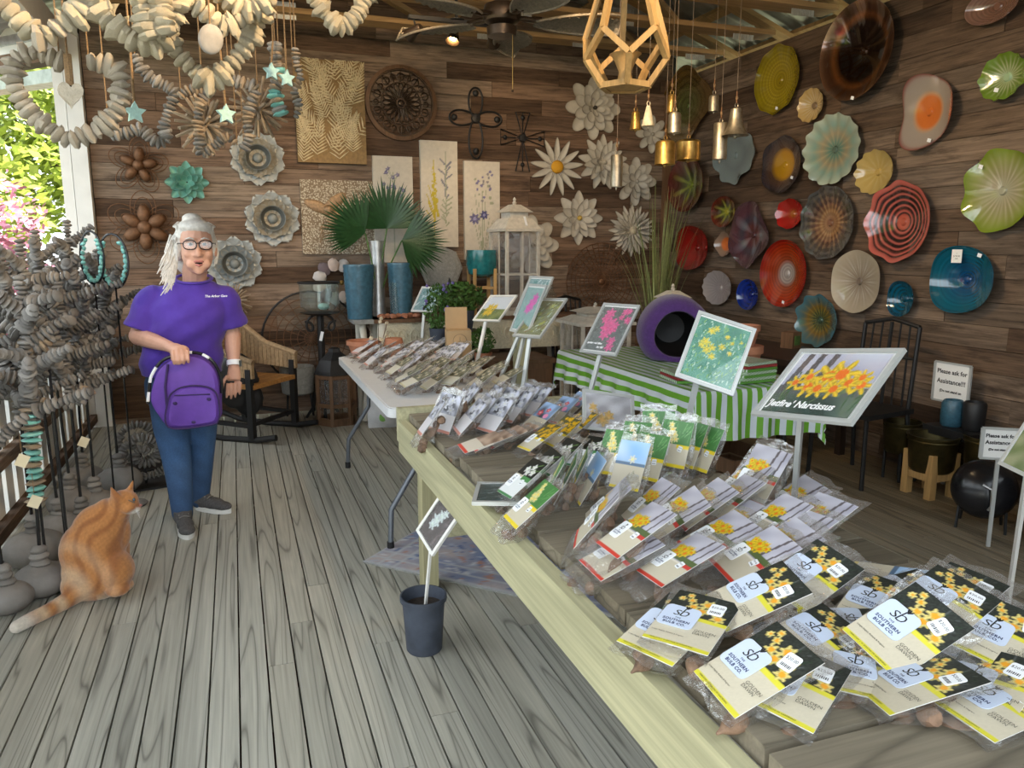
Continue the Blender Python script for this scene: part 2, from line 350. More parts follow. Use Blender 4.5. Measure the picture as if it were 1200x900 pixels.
# joists below the gaps keep the slots dark
for k in range(14): MB().box((0,0,0),(XR-XL+.3,.04,.18)).build('joist','dark_wood',fl,False,((XR+XL)/2,-.6+k*.58,-.125))
def planks(wall,along,lo,hi,zmax,mat,z0,seed):
    r=random.Random(seed); z=z0; pit=.14
    while z<zmax:
        a=lo-r.uniform(0,1.2)
        while a<hi:
            L=r.choice((.7,1.1,1.5,1.9,2.4)); b=min(a+L,hi); a0=max(a,lo)
            zz=max(z,0.); hh=min(z+pit,zmax)-zz-.003
            if b-a0>.03 and hh>.01:
                d=r.uniform(0,.007); c=(a0+b)/2
                if along=='X': MB().box((0,0,0),(b-a0-.003,.022,hh)).build('plank',mat,wall,False,(c,YB+.011-d,zz+hh/2))
                else: MB().box((0,0,0),(.022,b-a0-.003,hh)).build('plank',mat,wall,False,(XR+.011-d,c,zz+hh/2))
            a+=L
        z+=pit
wb=setting('wall_back','reclaimed brown barn board wall'); planks(wb,'X',-1.02,XR,3.75,'barn',-.10,5)
wr=setting('wall_right','reclaimed grey brown barn board wall'); planks(wr,'Y',-.9,YB,3.1,'barn_y',.028-.14,6)  # near end added out of view to cut light from the right
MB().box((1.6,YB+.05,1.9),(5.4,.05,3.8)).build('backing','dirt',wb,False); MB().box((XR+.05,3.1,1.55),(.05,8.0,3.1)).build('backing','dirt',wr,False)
t=MB().box((0,0,0),(.07,.05,3.1)).build('trim_1','brown_wood',None,False,(XR-.04,YB-.03,1.55)); tag(t,'wooden strip in the wall corner',None,kind='structure')
# trusses: bottom chord, rafters, webs and gang-nail plates
ZC=3.1; XM=1.6; SL=.36; XLW=-1.12
def truss(y,full):
    o=thing('roof_truss',full,'truss',(0,y,0),group='timber roof trusses')
    def mem(n,a,b,h=.09,dy=0.):
        MB().bar(a,b,.038,h,PI/2).build(n,'truss_wood',o,False,(0,dy,0))
    mem('bottom_chord',(XLW,0,ZC+.09),(XR+.02,0,ZC+.09),.18)
    zr=ZC+.16+SL*(XR-XM)
    mem('rafter',(XR+.45,0,ZC+.16-SL*.45),(XM,0,zr),.13,.002); mem('rafter',(2*XM-XR-.45,0,ZC+.16-SL*.45),(XM,0,zr),.13,.004)
    for a,b in ((XM,.45),(XM,2.75),(-.2,.45),(3.4,2.75)):
        zt=zr-.06-SL*abs(b-XM); mem('web',(a,0,ZC+.1),(b,0,zt),.08,.006)
    for px_,pz in ((XR-.24,ZC+.085),(2.06,ZC+.09),(.45,ZC+.1),(2.9,ZC+.1)):
        pl=MB().box((0,0,0),(.2,.003,.12)); pl.build('nail_plate','plate_metal',o,False,(px_,-.0225,pz))
        r=MB()
        for q in range(9): r.box((px_-.088+q*.022,-.026,pz),(.006,.004,.112))
        r.build('plate_teeth','plate_metal',o,False)
for k in range(9): truss(6.33-.7*k,'timber roof truss with metal nail plates under the tin roof')
# corrugated roof, two slopes
ce=setting('ceiling','corrugated metal roof sheeting')
for s in (1,-1):
    mb=MB(); n=220
    def fn(u,v,s=s):
        d=v*(XR+.75-XM); return (XM+s*d, -.6+u*8.6, ZC+.25+SL*(XR-XM)-SL*d+.012*sin(u*n*PI/2*1.0))
    mb.grid(fn,n*2,1); mb.build('roof_sheet','roof_metal',ce)
# purlins over the rafters
for s in (1,-1):
    for d in (.25,.95,1.65,2.35,2.9):
        MB().box((0,0,0),(.085,8.4,.038),Ry(s*math.atan(SL))).build('purlin','truss_wood',ce,False,(XM+s*d,3.6,ZC+.20+SL*(XR-XM)-SL*d))
wf=setting('front_light_block','unseen board wall added on the near right to block light')  # unseen wall, added to darken the right floor and right wall
for k in range(22): MB().box((0,0,0),(2.9,.022,.137)).build('plank','barn',wf,False,(2.79,-.92,.07+.14*k))
# corner post, left side: header, railing
po=setting('trim_2','white painted corner post'); 
for dx,w in ((-.065,.075),(.035,.115)): MB().box((0,0,0),(w,.14,3.1)).build('post_board','white_paint',po,False,(XL+dx-.02,YB-.02+abs(dx)*.2,1.55))
hd=setting('trim_3','painted header of the side walkway running off at an angle')
a=Vector((XL,YB,2.86)); d=Vector((-.69,.724,0))
for dz,h,mm,off in ((-.07,.15,'galv',0),(.08,.13,'brown_wood',-.05),(.17,.05,'white_paint',-.1),(.24,.09,'galv',-.1),(.31,.04,'white_paint',-.15),(.42,.16,'brown_wood',-.2)):
    MB().bar(a+Vector((off,0,dz)),a+Vector((off,0,dz))+d*5,h,.1,PI/2 if 0 else 0).build('header_board',mm,hd,False)
ra=setting('trim_4','white picket railing along the open side'); XQ=-1.16
for z,h in ((.95,.04),(.41,.06),(.08,.06)): MB().box((0,0,0),(.05 if h>.05 else .13,8.,h)).build('rail','barn_y' if h>.05 else 'white_paint',ra,False,(XQ,3.05,z))
me=MB().box((0,0,0),(.022,.13,.9)).mesh('picket','white_paint',False)
for k in range(40): put('picket',me,ra,(XQ-.036,-.8+k*.2,.48))
for y in (1.2,4.1): MB().box((0,0,0),(.12,.12,3.1)).build('post','white_paint',ra,False,(XQ,y-1.6 if y<2 else y-4.9,1.55))
MB().box((0,0,0),(.12,8.,.2)).build('eave_beam','white_paint',ra,False,(XQ,3.,3.0))
# ---------------------------------------------------------------- flat prints (posters, bag cards) drawn into a fine grid's colours
class Cv:
    def __init__(s,w,h,col,asp):
        s.w,s.h=w,h; s.a=np.zeros((h+1,w+1,3)); s.a[:]=col; v,u=np.mgrid[0:h+1,0:w+1]; s.u=u/w; s.v=v/h; s.asp=asp  # asp = height/width
        s.r=np.random.RandomState(w*h+int(col[0]*999))
    def band(s,v0,v1,col,u0=0.,u1=1.): s.a[(s.v>=v0-1e-6)&(s.v<=v1+1e-6)&(s.u>=u0)&(s.u<=u1)]=col; return s
    def grain(s,v0,v1,amt):
        m=(s.v>=v0)&(s.v<=v1); s.a[m]*=1+amt*(s.r.rand(m.sum(),1)-.5)*2; return s
    def disc(s,cu,cv,r,col,soft=0.):
        d=np.hypot(s.u-cu,(s.v-cv)*s.asp); s.a[d<r]=col; return s
    def flower(s,cu,cv,r,col,mid,n=6,ph=0.,mr=.3,deep=.4):
        du=s.u-cu;dv=(s.v-cv)*s.asp;d=np.hypot(du,dv);t=np.arctan2(dv,du)
        m=d<r*(1-deep*.5+deep*.5*np.cos(n*(t-ph))); sh=(.78+.22*np.cos(2*n*(t-ph)))[...,None]
        s.a[m]=(np.array(col)*sh)[m]; s.a[d<r*mr]=mid; return s
    def stem(s,u0,v0,u1,v1,w,col):
        du,dv=u1-u0,(v1-v0)*s.asp;L=math.hypot(du,dv) or 1; x=(s.u-u0);y=(s.v-v0)*s.asp
        t=(x*du+y*dv)/L;d=np.abs(x*dv-y*du)/L; s.a[(t>=0)&(t<=L)&(d<w)]=col; return s
    def wash(s,v0,v1,c1,c2,sx=3.,sy=3.,seed=1,amt=1.):
        r=np.random.RandomState(seed);f=np.zeros_like(s.u)
        for k in range(7): f+=np.sin(2*PI*(s.u*r.uniform(-sx,sx)+s.v*r.uniform(-sy,sy))+r.uniform(0,6))
        f=np.clip(.5+f/6,0,1)[...,None]; m=(s.v>=v0)&(s.v<=v1); s.a[m]=((1-f)*np.array(c1)+f*np.array(c2))[m]; return s
    def strokes(s,n,cols,v0,v1,L,w,ang,seed=3,u0=0.,u1=1.,sp=.5):
        r=random.Random(seed)
        for k in range(n):
            u=r.uniform(u0,u1);v=r.uniform(v0,v1);a=ang+r.uniform(-sp,sp);q=L*r.uniform(.5,1.2)
            s.stem(u,v,u+q*cos(a),v+q*sin(a)/s.asp,w*r.uniform(.6,1.3),r.choice(cols))
        return s
    def mesh(s,name,w,h,mat='print',bow=0.):
        mb=MB(); W_,H_=s.w,s.h
        vs=[((j/W_-.5)*w,(i/H_-.5)*h,bow*(1-(2*j/W_-1)**2)) for i in range(H_+1) for j in range(W_+1)]
        fs=[(i*(W_+1)+j,i*(W_+1)+j+1,(i+1)*(W_+1)+j+1,(i+1)*(W_+1)+j) for i in range(H_) for j in range(W_)]
        mb.add(vs,fs,[tuple(c) for c in np.clip(s.a,0,1).reshape(-1,3)]); return mb.mesh(name,mat,False)
YEL=(.85,.60,.03);PYEL=(.85,.72,.22);ORG=(.80,.20,.01);CRM=(.62,.56,.43);LIL=(.40,.39,.47);DKG=(.03,.035,.03);GRN=(.06,.20,.05)
def flowers(c,pts,col,mid,r0,n=6,mr=.3,seed=1):
    q=random.Random(seed)
    for (u,v,k) in pts: c.flower(u,v,r0*k,col,mid,n,q.uniform(0,2),mr)
    return c
def card_canvas(kind):
    c=Cv(46,64,CRM,1.4)
    if kind=='golden':
        c.grain(0,1,.03).band(0,.055,(.68,.62,.05)).band(.49,.555,(.72,.66,.06)).band(.56,1,DKG).grain(.56,1,.5)
        c.strokes(14,[(.10,.11,.11),(.02,.05,.02)],.52,.95,.18,.008,1.2,5)
        flowers(c,[(.24,.93,.5),(.14,.85,.55),(.30,.84,.6),(.38,.73,.85),(.57,.82,1.),(.54,.68,.95),(.74,.75,1.),(.82,.62,.9),(.42,.61,.5)],(.84,.70,.24),(.86,.38,.03),.135,6,.42,4)
    elif kind=='jetfire':
        c.band(0,.06,(.62,.05,.03)).wash(.45,1,LIL,(.56,.55,.62),1.5,2.,4).band(.42,.45,(.75,.7,.6)).band(.40,.46,(.62,.05,.04),.8,1.)
        for u,du,w in ((.66,.06,.03),(.86,.03,.022)): c.stem(u-du,.5,u+.03,1.,w,(.12,.10,.11))
        c.band(.46,.56,(.10,.14,.05)); flowers(c,[(.18,.58,1),(.32,.66,1.1),(.45,.60,1.),(.30,.54,.9),(.56,.66,.8),(.14,.68,.7),(.44,.71,.7)],YEL,ORG,.13,6,.3,5)
    elif kind=='paledaff':
        c.band(0,.07,(.80,.62,.03)).band(.42,.52,(.80,.62,.03),.6,1.).band(.5,1,GRN).strokes(34,[(.10,.30,.08),(.03,.12,.03),(.16,.36,.12)],.5,.95,.3,.012,1.3,8)
        flowers(c,[(.30,.90,.8),(.36,.80,1.),(.44,.70,1.),(.30,.66,.9),(.38,.58,1.),(.52,.60,.8)],(.85,.78,.35),(.85,.62,.08),.13,6,.3,6)
    elif kind=='snowdrop':
        c.band(0,.05,(.06,.22,.08)).band(.05,.5,(.78,.80,.80)).band(.44,.56,(.08,.26,.08),.5,1.).band(.56,1,(.012,.014,.012))
        for u,v in ((.35,.74),(.6,.82),(.5,.66),(.75,.7)): c.stem(u,v,u+.3,v+.12,.016,(.16,.30,.08)); c.flower(u,v-.02,.13,(.85,.85,.82),(.7,.8,.6),5,.4,.2)
    elif kind=='crocus':
        c.band(0,.06,(.80,.62,.03)).band(.40,.46,(.8,.62,.03)).band(.46,1,(.10,.09,.04))
        q=random.Random(2)
        for k in range(26): c.flower(q.uniform(.05,.95),q.uniform(.5,.97),q.uniform(.06,.12),(.88,.52,.01),(.7,.3,.01),5,q.uniform(0,3),.25,.5)
        c.strokes(12,[(.05,.05,.02)],.5,.95,.14,.01,1.4,3)
    elif kind=='bluesky':
        c.band(0,.06,(.80,.62,.03)).band(.5,1,(.30,.50,.78)).wash(.5,1,(.25,.48,.80),(.55,.70,.88),1,2,6).band(.5,.56,(.1,.18,.3)); flowers(c,[(.55,.62,1.)],(.85,.85,.75),(.85,.8,.3),.13)
    elif kind=='tulip':
        c.band(0,.06,(.62,.05,.03)).wash(.45,1,(.05,.06,.08),(.35,.5,.75),2,2,9)
        flowers(c,[(.3,.6,1.),(.6,.75,.8)],(.85,.10,.12),(.9,.5,.5),.16,5,.3); c.disc(.72,.55,.12,(.85,.30,.48))
    elif kind=='redstrip':
        c.band(0,.09,(.68,.06,.03)).band(.09,.5,(.70,.62,.5)).wash(.5,1,(.2,.12,.08),(.55,.4,.3),3,3,3)
    elif kind=='lilac':
        c.band(0,.07,(.62,.28,.22)).band(.07,.5,(.72,.70,.72)).wash(.48,1,(.02,.02,.03),(.62,.64,.75),3,3,11); flowers(c,[(.35,.7,1.2),(.65,.85,1.),(.7,.6,1.)],(.80,.82,.90),(.7,.7,.6),.16,6,.2)
    elif kind=='meadow':
        c.band(0,.06,(.55,.5,.3)).band(.06,.48,(.66,.63,.52)).wash(.48,1,(.05,.06,.03),(.30,.28,.20),4,4,12); flowers(c,[(.3,.7,.8),(.55,.6,.9),(.7,.85,.9),(.4,.9,.7)],(.72,.70,.60),(.7,.5,.1),.13)
    return c
def poster_canvas(kind,asp):
    n=(60,int(60*asp)) if asp>1 else (84,int(84*asp)); 
    if kind=='narcissus':
        c=Cv(96,74,(.10,.12,.12),asp).wash(.45,1,(.36,.36,.50),(.66,.67,.76),1.5,1.5,3)
        for u in (.06,.2,.36): c.stem(u,.35,u+.06,1.,.035,(.10,.09,.10))
        c.wash(0,.3,(.03,.06,.05),(.12,.17,.13),2,1,5).strokes(16,[(.03,.10,.03),(.14,.20,.10)],0,.4,.3,.01,1.25,9)
        for u,v,k in ((.5,.62,1.6),(.62,.66,1.5),(.34,.44,1.1),(.28,.60,.9),(.76,.52,1.1),(.46,.42,1.),(.9,.50,1.),(.86,.62,.8),(.16,.5,.8),(.64,.42,1.)): c.flower(u,v,.13*k,(.90,.62,.03),(.85,.17,.01),6,u*7,.34,.6)
    elif kind=='meadow':
        c=Cv(56,72,(.10,.30,.22),asp).wash(0,1,(.08,.28,.20),(.16,.42,.32),3,3,2).strokes(300,[(.55,.75,.62),(.10,.30,.10),(.28,.52,.16),(.05,.22,.18)],0,.95,.09,.007,1.4,4,sp=.7)
        for u,v,k in ((.25,.62,1.2),(.32,.5,1.1),(.4,.56,1.),(.3,.82,1.),(.38,.88,.8),(.58,.62,.9),(.62,.8,.7),(.75,.55,.6),(.45,.42,.9),(.74,.72,.5),(.2,.55,.8),(.9,.78,.4)): c.flower(u,v,.085*k,(.85,.78,.12),(.85,.65,.05),6,u*9,.3)
    elif kind=='pink':
        c=Cv(44,58,(.17,.19,.18),asp).strokes(260,[(.30,.34,.32),(.09,.10,.10)],0,.95,.06,.008,1.3,4,sp=.8)
        for u,v,k in ((.3,.85,1.1),(.24,.72,1.),(.45,.62,1.4),(.55,.5,1.2),(.36,.52,1.1),(.42,.36,1.1),(.75,.9,.8),(.85,.92,.7),(.92,.72,.8),(.7,.78,.6),(.72,.24,.9),(.74,.1,.9),(.62,.58,.9)): c.flower(u,v,.15*k,(.90,.20,.42),(.8,.12,.3),6,u*9,.2)
    elif kind=='magenta':
        c=Cv(34,46,(.28,.45,.44),asp).strokes(120,[(.40,.60,.58),(.15,.32,.28)],0,.95,.1,.012,1.3,5); flowers(c,[(.6,.6,1.2),(.5,.5,1.),(.7,.75,1.)],(.88,.20,.62),(.8,.1,.5),.2)
    elif kind=='blueleaf':
        c=Cv(34,46,(.28,.42,.44),asp).strokes(60,[(.70,.82,.85),(.12,.3,.3)],.1,.9,.25,.02,1.2,5)
    elif kind=='olive':
        c=Cv(34,46,(.22,.24,.13),asp).strokes(110,[(.60,.72,.66),(.38,.42,.10),(.24,.16,.06),(.10,.12,.05)],.05,.9,.16,.016,.9,6); flowers(c,[(.7,.85,.9),(.4,.6,.8)],(.62,.66,.25),(.5,.5,.1),.12)
    elif kind=='skyyellow':
        c=Cv(40,32,(.62,.70,.80),asp).wash(0,.45,(.08,.14,.05),(.22,.28,.10),2,2,4); flowers(c,[(.3,.5,1.2),(.42,.3,1.),(.25,.28,.9),(.5,.55,.8)],(.82,.62,.06),(.8,.5,.05),.14)
    elif kind=='whiteflower':
        c=Cv(34,46,(.10,.085,.085),asp).strokes(40,[(.18,.15,.15),(.05,.04,.04)],0,.9,.2,.02,1.2,5)
        for u,v,k in ((.4,.5,1.3),(.5,.66,1.1),(.6,.78,.8),(.35,.36,1.)): c.flower(u,v,.17*k,(.70,.78,.78),(.62,.72,.66),6,u*7,.3)
    elif kind=='palegold':
        c=Cv(40,32,(.48,.47,.50),asp).wash(0,1,(.36,.35,.38),(.62,.62,.66),2,2,4); flowers(c,[(.2,.35,1.),(.35,.25,1.2),(.5,.4,.9),(.15,.6,.7)],(.72,.48,.16),(.7,.4,.1),.14)
    elif kind=='darkteal':
        c=Cv(34,46,(.02,.07,.07),asp).strokes(60,[(.10,.22,.22),(.35,.45,.48),(.02,.04,.04)],0,.95,.35,.014,.4,6)
    else: c=Cv(40,32,(.30,.40,.20),asp).wash(0,1,(.2,.3,.1),(.5,.55,.3),2,2,4); flowers(c,[(.4,.5,1.)],(.8,.7,.1),(.8,.5,.05),.14)
    return c
# rounded sticker outline
def rrect(w,h,r,n=5):
    p=[]
    for cx,cy,a0 in ((w/2-r,h/2-r,0),(-w/2+r,h/2-r,90),(-w/2+r,-h/2+r,180),(w/2-r,-h/2+r,270)):
        for k in range(n): a=R(a0+90*k/(n-1)); p.append((cx+r*cos(a),cy+r*sin(a)))
    return p
def slab(mb,pts,z0,z1):
    n=len(pts); return mb.add([(x,y,z0) for x,y in pts]+[(x,y,z1) for x,y in pts],[tuple(range(n-1,-1,-1)),tuple(range(n,2*n))]+[(i,(i+1)%n,n+(i+1)%n,n+i) for i in range(n)])
# ---------------------------------------------------------------- tables
TX0,TX1,TY0,TY1=.64,1.46,.30,3.27
tb=thing('display_table','long unpainted timber display table with slatted top piled with bulb bags','table',(TX0,TY0,0))
def tp(n,mb,m): return mb.build(n,m,tb,False)
def at(mb,c,d,n,m,**k):
    o=MB().box((0,0,0),d).build(n,m,tb,False,(c[0]-TX0,c[1]-TY0,c[2]),**k); return o
at(0,(TX0+.019,(TY0+TY1)/2,.655),(.038,TY1-TY0,.14),'side_rail','treated'); at(0,(TX1-.019,(TY0+TY1)/2,.655),(.038,TY1-TY0,.14),'side_rail','treated')
at(0,((TX0+TX1)/2,TY1+.019,.70),(TX1-TX0,.038,.15),'end_rail','treated'); at(0,((TX0+TX1)/2,TY0-.019,.68),(TX1-TX0,.038,.15),'end_rail','treated')
rg=random.Random(4); y=TY1-.01; k=0
while y>TY0+.1:
    w=.14; yc=y-w/2; dx=rg.uniform(-.006,.012)
    MB().box((0,0,0),(TX1-TX0-.075,w,.037)).build('slat','slat',tb,False,((TX1-TX0)/2+.012+dx,yc-TY0,.7315+rg.uniform(0,.004)),(0,0,R(rg.uniform(-.5,.5))))
    y-=w+.013
for x,yy in ((TX0+.055,TY1-.17),(TX1-.085,TY1-.17),(TX0+.055,TY0+.3),(TX1-.085,TY0+.3)):
    at(0,(x+.03,yy,.353),(.065,.089,.706),'leg','treated_z')
at(0,((TX0+TX1)/2,TY1-.17-.064,.3),(TX1-TX0-.16,.038,.089),'stretcher','treated')
# folding table
fx0,fx1,fy0,fy1=.63,1.39,3.44,5.27
ft=thing('folding_table','white plastic folding table with grey tubular legs, covered in pale bulb bags','table',((fx0+fx1)/2,(fy0+fy1)/2,0))
mb=MB(); o_=rrect(fx1-fx0,fy1-fy0,.05); slab(mb,o_,.695,.738); mb.build('tabletop','plastic_white',ft)
mb=MB(); slab(mb,rrect(fx1-fx0-.02,fy1-fy0-.02,.05),.738,.741); mb.build('top_skin','plastic_white',ft)
for s in (-1,1):
    for q in (-1,1):
        yy=s*.72; pts=[(q*.30,yy-s*.05,.69),(q*.30,yy,.55),(q*.30,yy+s*.02,.42),(q*.35,yy+s*.03,.2),(q*.36,yy+s*.04,.02)]
        mb=MB().tube([(p[0]*.7 if i<3 else p[0],p[1],p[2]) for i,p in enumerate(pts)],.014,10); mb.build('leg','steel',ft)
        MB().tube([(q*.36,yy+s*.04,0),(q*.36,yy+s*.04,.04)],.018,10).build('foot','black',ft)
    MB().tube([(-.22,s*.725,.5),(.22,s*.725,.5)],.012,8).build('crossbar','steel',ft)
# striped table and cloth
sx0,sx1,sy0,sy1=2.17,2.93,3.30,5.05
st=thing('folding_table','folding table standing under the green striped cloth','table',((sx0+sx1)/2,(sy0+sy1)/2,0))
MB().box((0,0,.72),(sx1-sx0,sy1-sy0,.04)).build('tabletop','plastic_white',st)
for s in (-1,1):
    for q in (-1,1): MB().tube([(q*.3,s*.7,.7),(q*.33,s*.75,.0)],.014,8).build('leg','black',st)
def uvmesh(me,uv):
    l=me.uv_layers.new(name='UVMap'); idx=np.zeros(len(me.loops),dtype=np.int32); me.loops.foreach_get('vertex_index',idx); l.data.foreach_set('uv',np.array(uv,dtype=np.float32)[idx].ravel())
def stripes(name,axis,per,c1,c2,c3=None,rough=.35):
    m,nt,p=nm(name); tc=nt.nodes.new('ShaderNodeTexCoord'); sp=nt.nodes.new('ShaderNodeSeparateXYZ'); link(nt,tc.outputs['UV'],sp.inputs[0])
    f=math_(nt,'FRACT',math_(nt,'MULTIPLY',sp.outputs[axis],1/per)); p.inputs['Roughness'].default_value=rough
    link(nt,ramp(nt,f,[(0,c1),(.5,c2)],'CONSTANT'),p.inputs['Base Color']); return m
stripes('stripecloth',0,.062,(.155,.40,.035),(.66,.72,.78))
def cloth():
    dl,dn=.21,.27; S=np.linspace(-dl,(sx1-sx0)+dl,70); Tt=np.linspace(-dn,(sy1-sy0)+.2,110); vs=[];uv=[]; rr=random.Random(3)
    for t in Tt:
        for s in S:
            x=min(max(s,0),sx1-sx0); y_=min(max(t,0),sy1-sy0); ox=s-x; oy=t-y_; o=math.hypot(ox,oy); w=0.
            z=.745-max(0,o-.008)
            if o>0:
                nx,ny=ox/o,oy/o; wob=.012*sin(t*9+s*3)+.016*sin((s if abs(oy)>abs(ox) else t)*34)*min(1,o/.15); e=min(o,.012)+max(0,o*.10+wob*min(1,o*6)); x+=nx*e; y_+=ny*e
            vs.append((x+sx0,y_+sy0,z+.0015*sin(s*30)*sin(t*14))); uv.append((s+.19,t))
    n=len(S); fs=[(i*n+j,i*n+j+1,(i+1)*n+j+1,(i+1)*n+j) for i in range(len(Tt)-1) for j in range(n-1)]
    mb=MB().add(vs,fs); me=mb.mesh('tablecloth','stripecloth'); uvmesh(me,uv); return tag(put('tablecloth',me),'green and white striped vinyl cloth hanging over the table edge','tablecloth')
cloth()
# ---------------------------------------------------------------- placards on stakes
def placard(label,kind,c,eul,w,h,stake=None,words=None,frame='acrylic_frame',grp='flower picture placards'):
    o=thing('picture_placard',label,'sign',c,tuple(R(a) for a in eul),grp)
    t=.012; cv=poster_canvas(kind,h/w); put('picture',cv.mesh('picture',w*.86,h*.86),o,(0,0,.0045))
    MB().box((0,0,-.001),(w*.98,h*.98,.006)).build('back_sheet','paper' if frame!='white' else 'paperwhite',o,False)
    m='white_paint' if frame=='white' else frame
    for sx,sy,a,b in ((0,1,w,t),(0,-1,w,t),(1,0,t,h-2*t),(-1,0,t,h-2*t)): MB().box((sx*(w-t)/2,sy*(h-t)/2,.003),(a,b,.01)).build('frame_strip',m,o,False)
    MB().add([(-w/2+t,-h/2+t,.0078),(w/2-t,-h/2+t,.0078),(w/2-t,h/2-t,.0078),(-w/2+t,h/2-t,.0078)],[(0,1,2,3)]).build('clear_cover','pane',o,False)
    if words:
        for k,(tx,px,py,sz) in enumerate(words): put('lettering',text_mesh(tx,sz,'whiteink',.25,'LEFT',.0009),o,(px,py,.0092))
    if stake is not None:
        bpy.context.view_layer.update(); mi=o.matrix_world.inverted(); top=o.matrix_world@Vector((stake[3] if len(stake)>3 else 0,-h/2+.03,-.01)); b=Vector(stake[:3])
        MB().bar(mi@b,mi@top,.022 if w>.15 else .009,.012 if w>.15 else .009).build('stake','white_paint' if frame=='white' else 'acrylic_frame',o,False)
    return o
placard('large sloping picture placard of orange cupped yellow narcissus','narcissus',(1.30,1.435,1.15),(41,-7,-84),.302,.232,(1.42,1.655,.72,-.02),[("'Jetfire' Narcissus",-.122,-.076,.029)])
placard('upright picture placard of a green daffodil meadow before the striped cloth','meadow',(1.62,2.345,1.095),(62,17,-36),.216,.27,(1.53,2.41,.70,-.03))
placard('picture placard of bright pink flower clusters on grey','pink',(1.63,3.2,1.095),(52,0,-66),.216,.28,(1.50,3.19,.70,-.0),[("spider red lilies",-.085,-.085,.014),("for fall",-.02,-.105,.014)])
placard('picture placard of pale narrow blooms on an olive field','olive',(1.50,3.75,1.105),(43,-2,-68),.21,.28,(1.36,3.64,.74,0))
placard('picture placard with one magenta bloom on a blue green field','magenta',(1.47,3.84,1.147),(65,0,-80),.19,.28,(1.33,3.72,.74,.03))
placard('picture placard of pale blue leaves half behind the magenta one','blueleaf',(1.62,4.15,1.19),(60,0,-70),.20,.26,(1.40,4.1,.74,0))
placard('white rimmed picture placard of yellow flowers under a pale sky','skyyellow',(1.52,4.56,1.095),(45,-3,-71),.27,.215,(1.35,4.43,.74,-.03),frame='white')
placard('white rimmed picture placard leaning beside the leafy pots','blueleaf',(1.50,6.25,1.045),(46,0,-44),.22,.27,(1.42,6.15,.74,0),frame='white')
placard('placard of pale gold flowers standing among the bags','palegold',(1.345,2.64,.835),(57,10,-8),.216,.167)
placard('small placard of a white bloom on a thin rod in the nursery pot','whiteflower',(.635,2.545,.505),(64,21,-79),.145,.19,(.588,2.585,.17,0),frame='white')
c=onz(583,579,.757); placard('laminated dark print lying flat on the table slats','darkteal',c,(0,0,-22),.135,.19)
placard('wide picture placard at the wall end beside the black wok','other',(2.70,1.90,.75),(64,0,-113),.28,.216,(2.78,2.0,.0,0),frame='white')
# ---------------------------------------------------------------- bulb bags
CW,CH=.118,.165
def bulb_mesh():
    mb=MB(); mb.lathe([(.004,-.021),(.013,-.019),(.018,-.008),(.017,.004),(.011,.016),(.005,.026),(.002,.036)],9,fr=lambda a,i:1+.06*sin(3*a+i)); return mb.mesh('bulb','bulbskin')
BULB=bulb_mesh()
def pouch_mesh(seed,big,ex=.055):
    r=random.Random(seed); L0,L1=-CH/2-ex,CH/2+.028; n=12;m=9;vs=[];fs=[]
    ph=[r.uniform(0,6) for _ in range(6)]
    for side in (1,-1):
        for i in range(n+1):
            v=i/n; y=L0+(L1-L0)*v
            T=(.046*big)*(sin(PI*min(1,v/.62)*.95+.05) if v<.62 else .15*(1-v)/.38) 
            for j in range(m+1):
                u=2*j/m-1; wd=CW/2+.012+.008*sin(ph[0]+v*5); wr=.004*(sin(ph[1]+u*7+v*9)+sin(ph[2]+v*17-u*4))
                th=T*math.sqrt(max(0,1-u*u)); x=u*wd*(.86+.14*min(1,v*4)); e=1 if 0<i<n and 0<j<m else .3
                z=(-.004+(.010*th/.046 if y<-CH/2 else 0)+wr*.5*e) if side==1 else (-.006-th+wr*e)
                vs.append((x,y+.004*sin(ph[3]+u*5),z))
    b=(n+1)*(m+1)
    for s in (0,1):
        for i in range(n):
            for j in range(m):
                a=s*b+i*(m+1)+j; q=(a,a+1,a+m+2,a+m+1); fs.append(q if s==0 else q[::-1])
    mb=MB().add(vs,fs); return mb.mesh('pouch','film')
POUCH=[pouch_mesh(k,1+.12*(k%3)) for k in range(4)]; POUCHS=[pouch_mesh(k+9,1+.1*(k%3),.018) for k in range(4)]
def sticker_mesh(w,h,m):
    mb=MB(); slab(mb,rrect(w,h,w*.16),0,.0012); return mb.mesh('sticker',m,False)
plain('stickerblue',(.62,.70,.86),.4); plain('navyink',(.035,.055,.14),.6)
STK=sticker_mesh(.066,.064,'stickerblue'); STW=sticker_mesh(.038,.052,'paperwhite'); PRC=sticker_mesh(.028,.034,'paperwhite')
LOGO=text_mesh('sb',.038,'ink',.15,'CENTER',-.0004,.8); BRAND=text_mesh('SOUTHERN\nBULB CO.',.0088,'navyink',0,'CENTER',.00035,1.12,1.05); THE=text_mesh('THE',.0048,'navyink',0,'CENTER',.0002,1.3)
NAMEGD=text_mesh('GOLDEN\nDAWN',.0095,'ink',0,'LEFT',-.0001,1.,.85); PRICE=text_mesh('$20.00',.0085,'ink'); SMALL=text_mesh('Longer Nights, Reliable & Fragrant',.0042,'ink',0,'LEFT'); STRIP=text_mesh('HEIRLOOM  |  41 SEASONS OF GARDENING',.0040,'ink',0,'LEFT')
BARS=MB()
for _k in range(7): BARS.box((-.009+.003*_k,0,0),(.0012+.0006*(_k%2),.006,.0002))
BARS=BARS.mesh('bar_code','ink',False)
lf=MB(); 
for a in (-.5,0,.5): lf.add([(0,0,0),(-.0022+.012*sin(a)*.5,.006,0),(.012*sin(a),.012,0),(.0022+.012*sin(a)*.5,.006,0)],[(0,3,2,1)])
SPROUT=lf.mesh('sprout','ink',False)
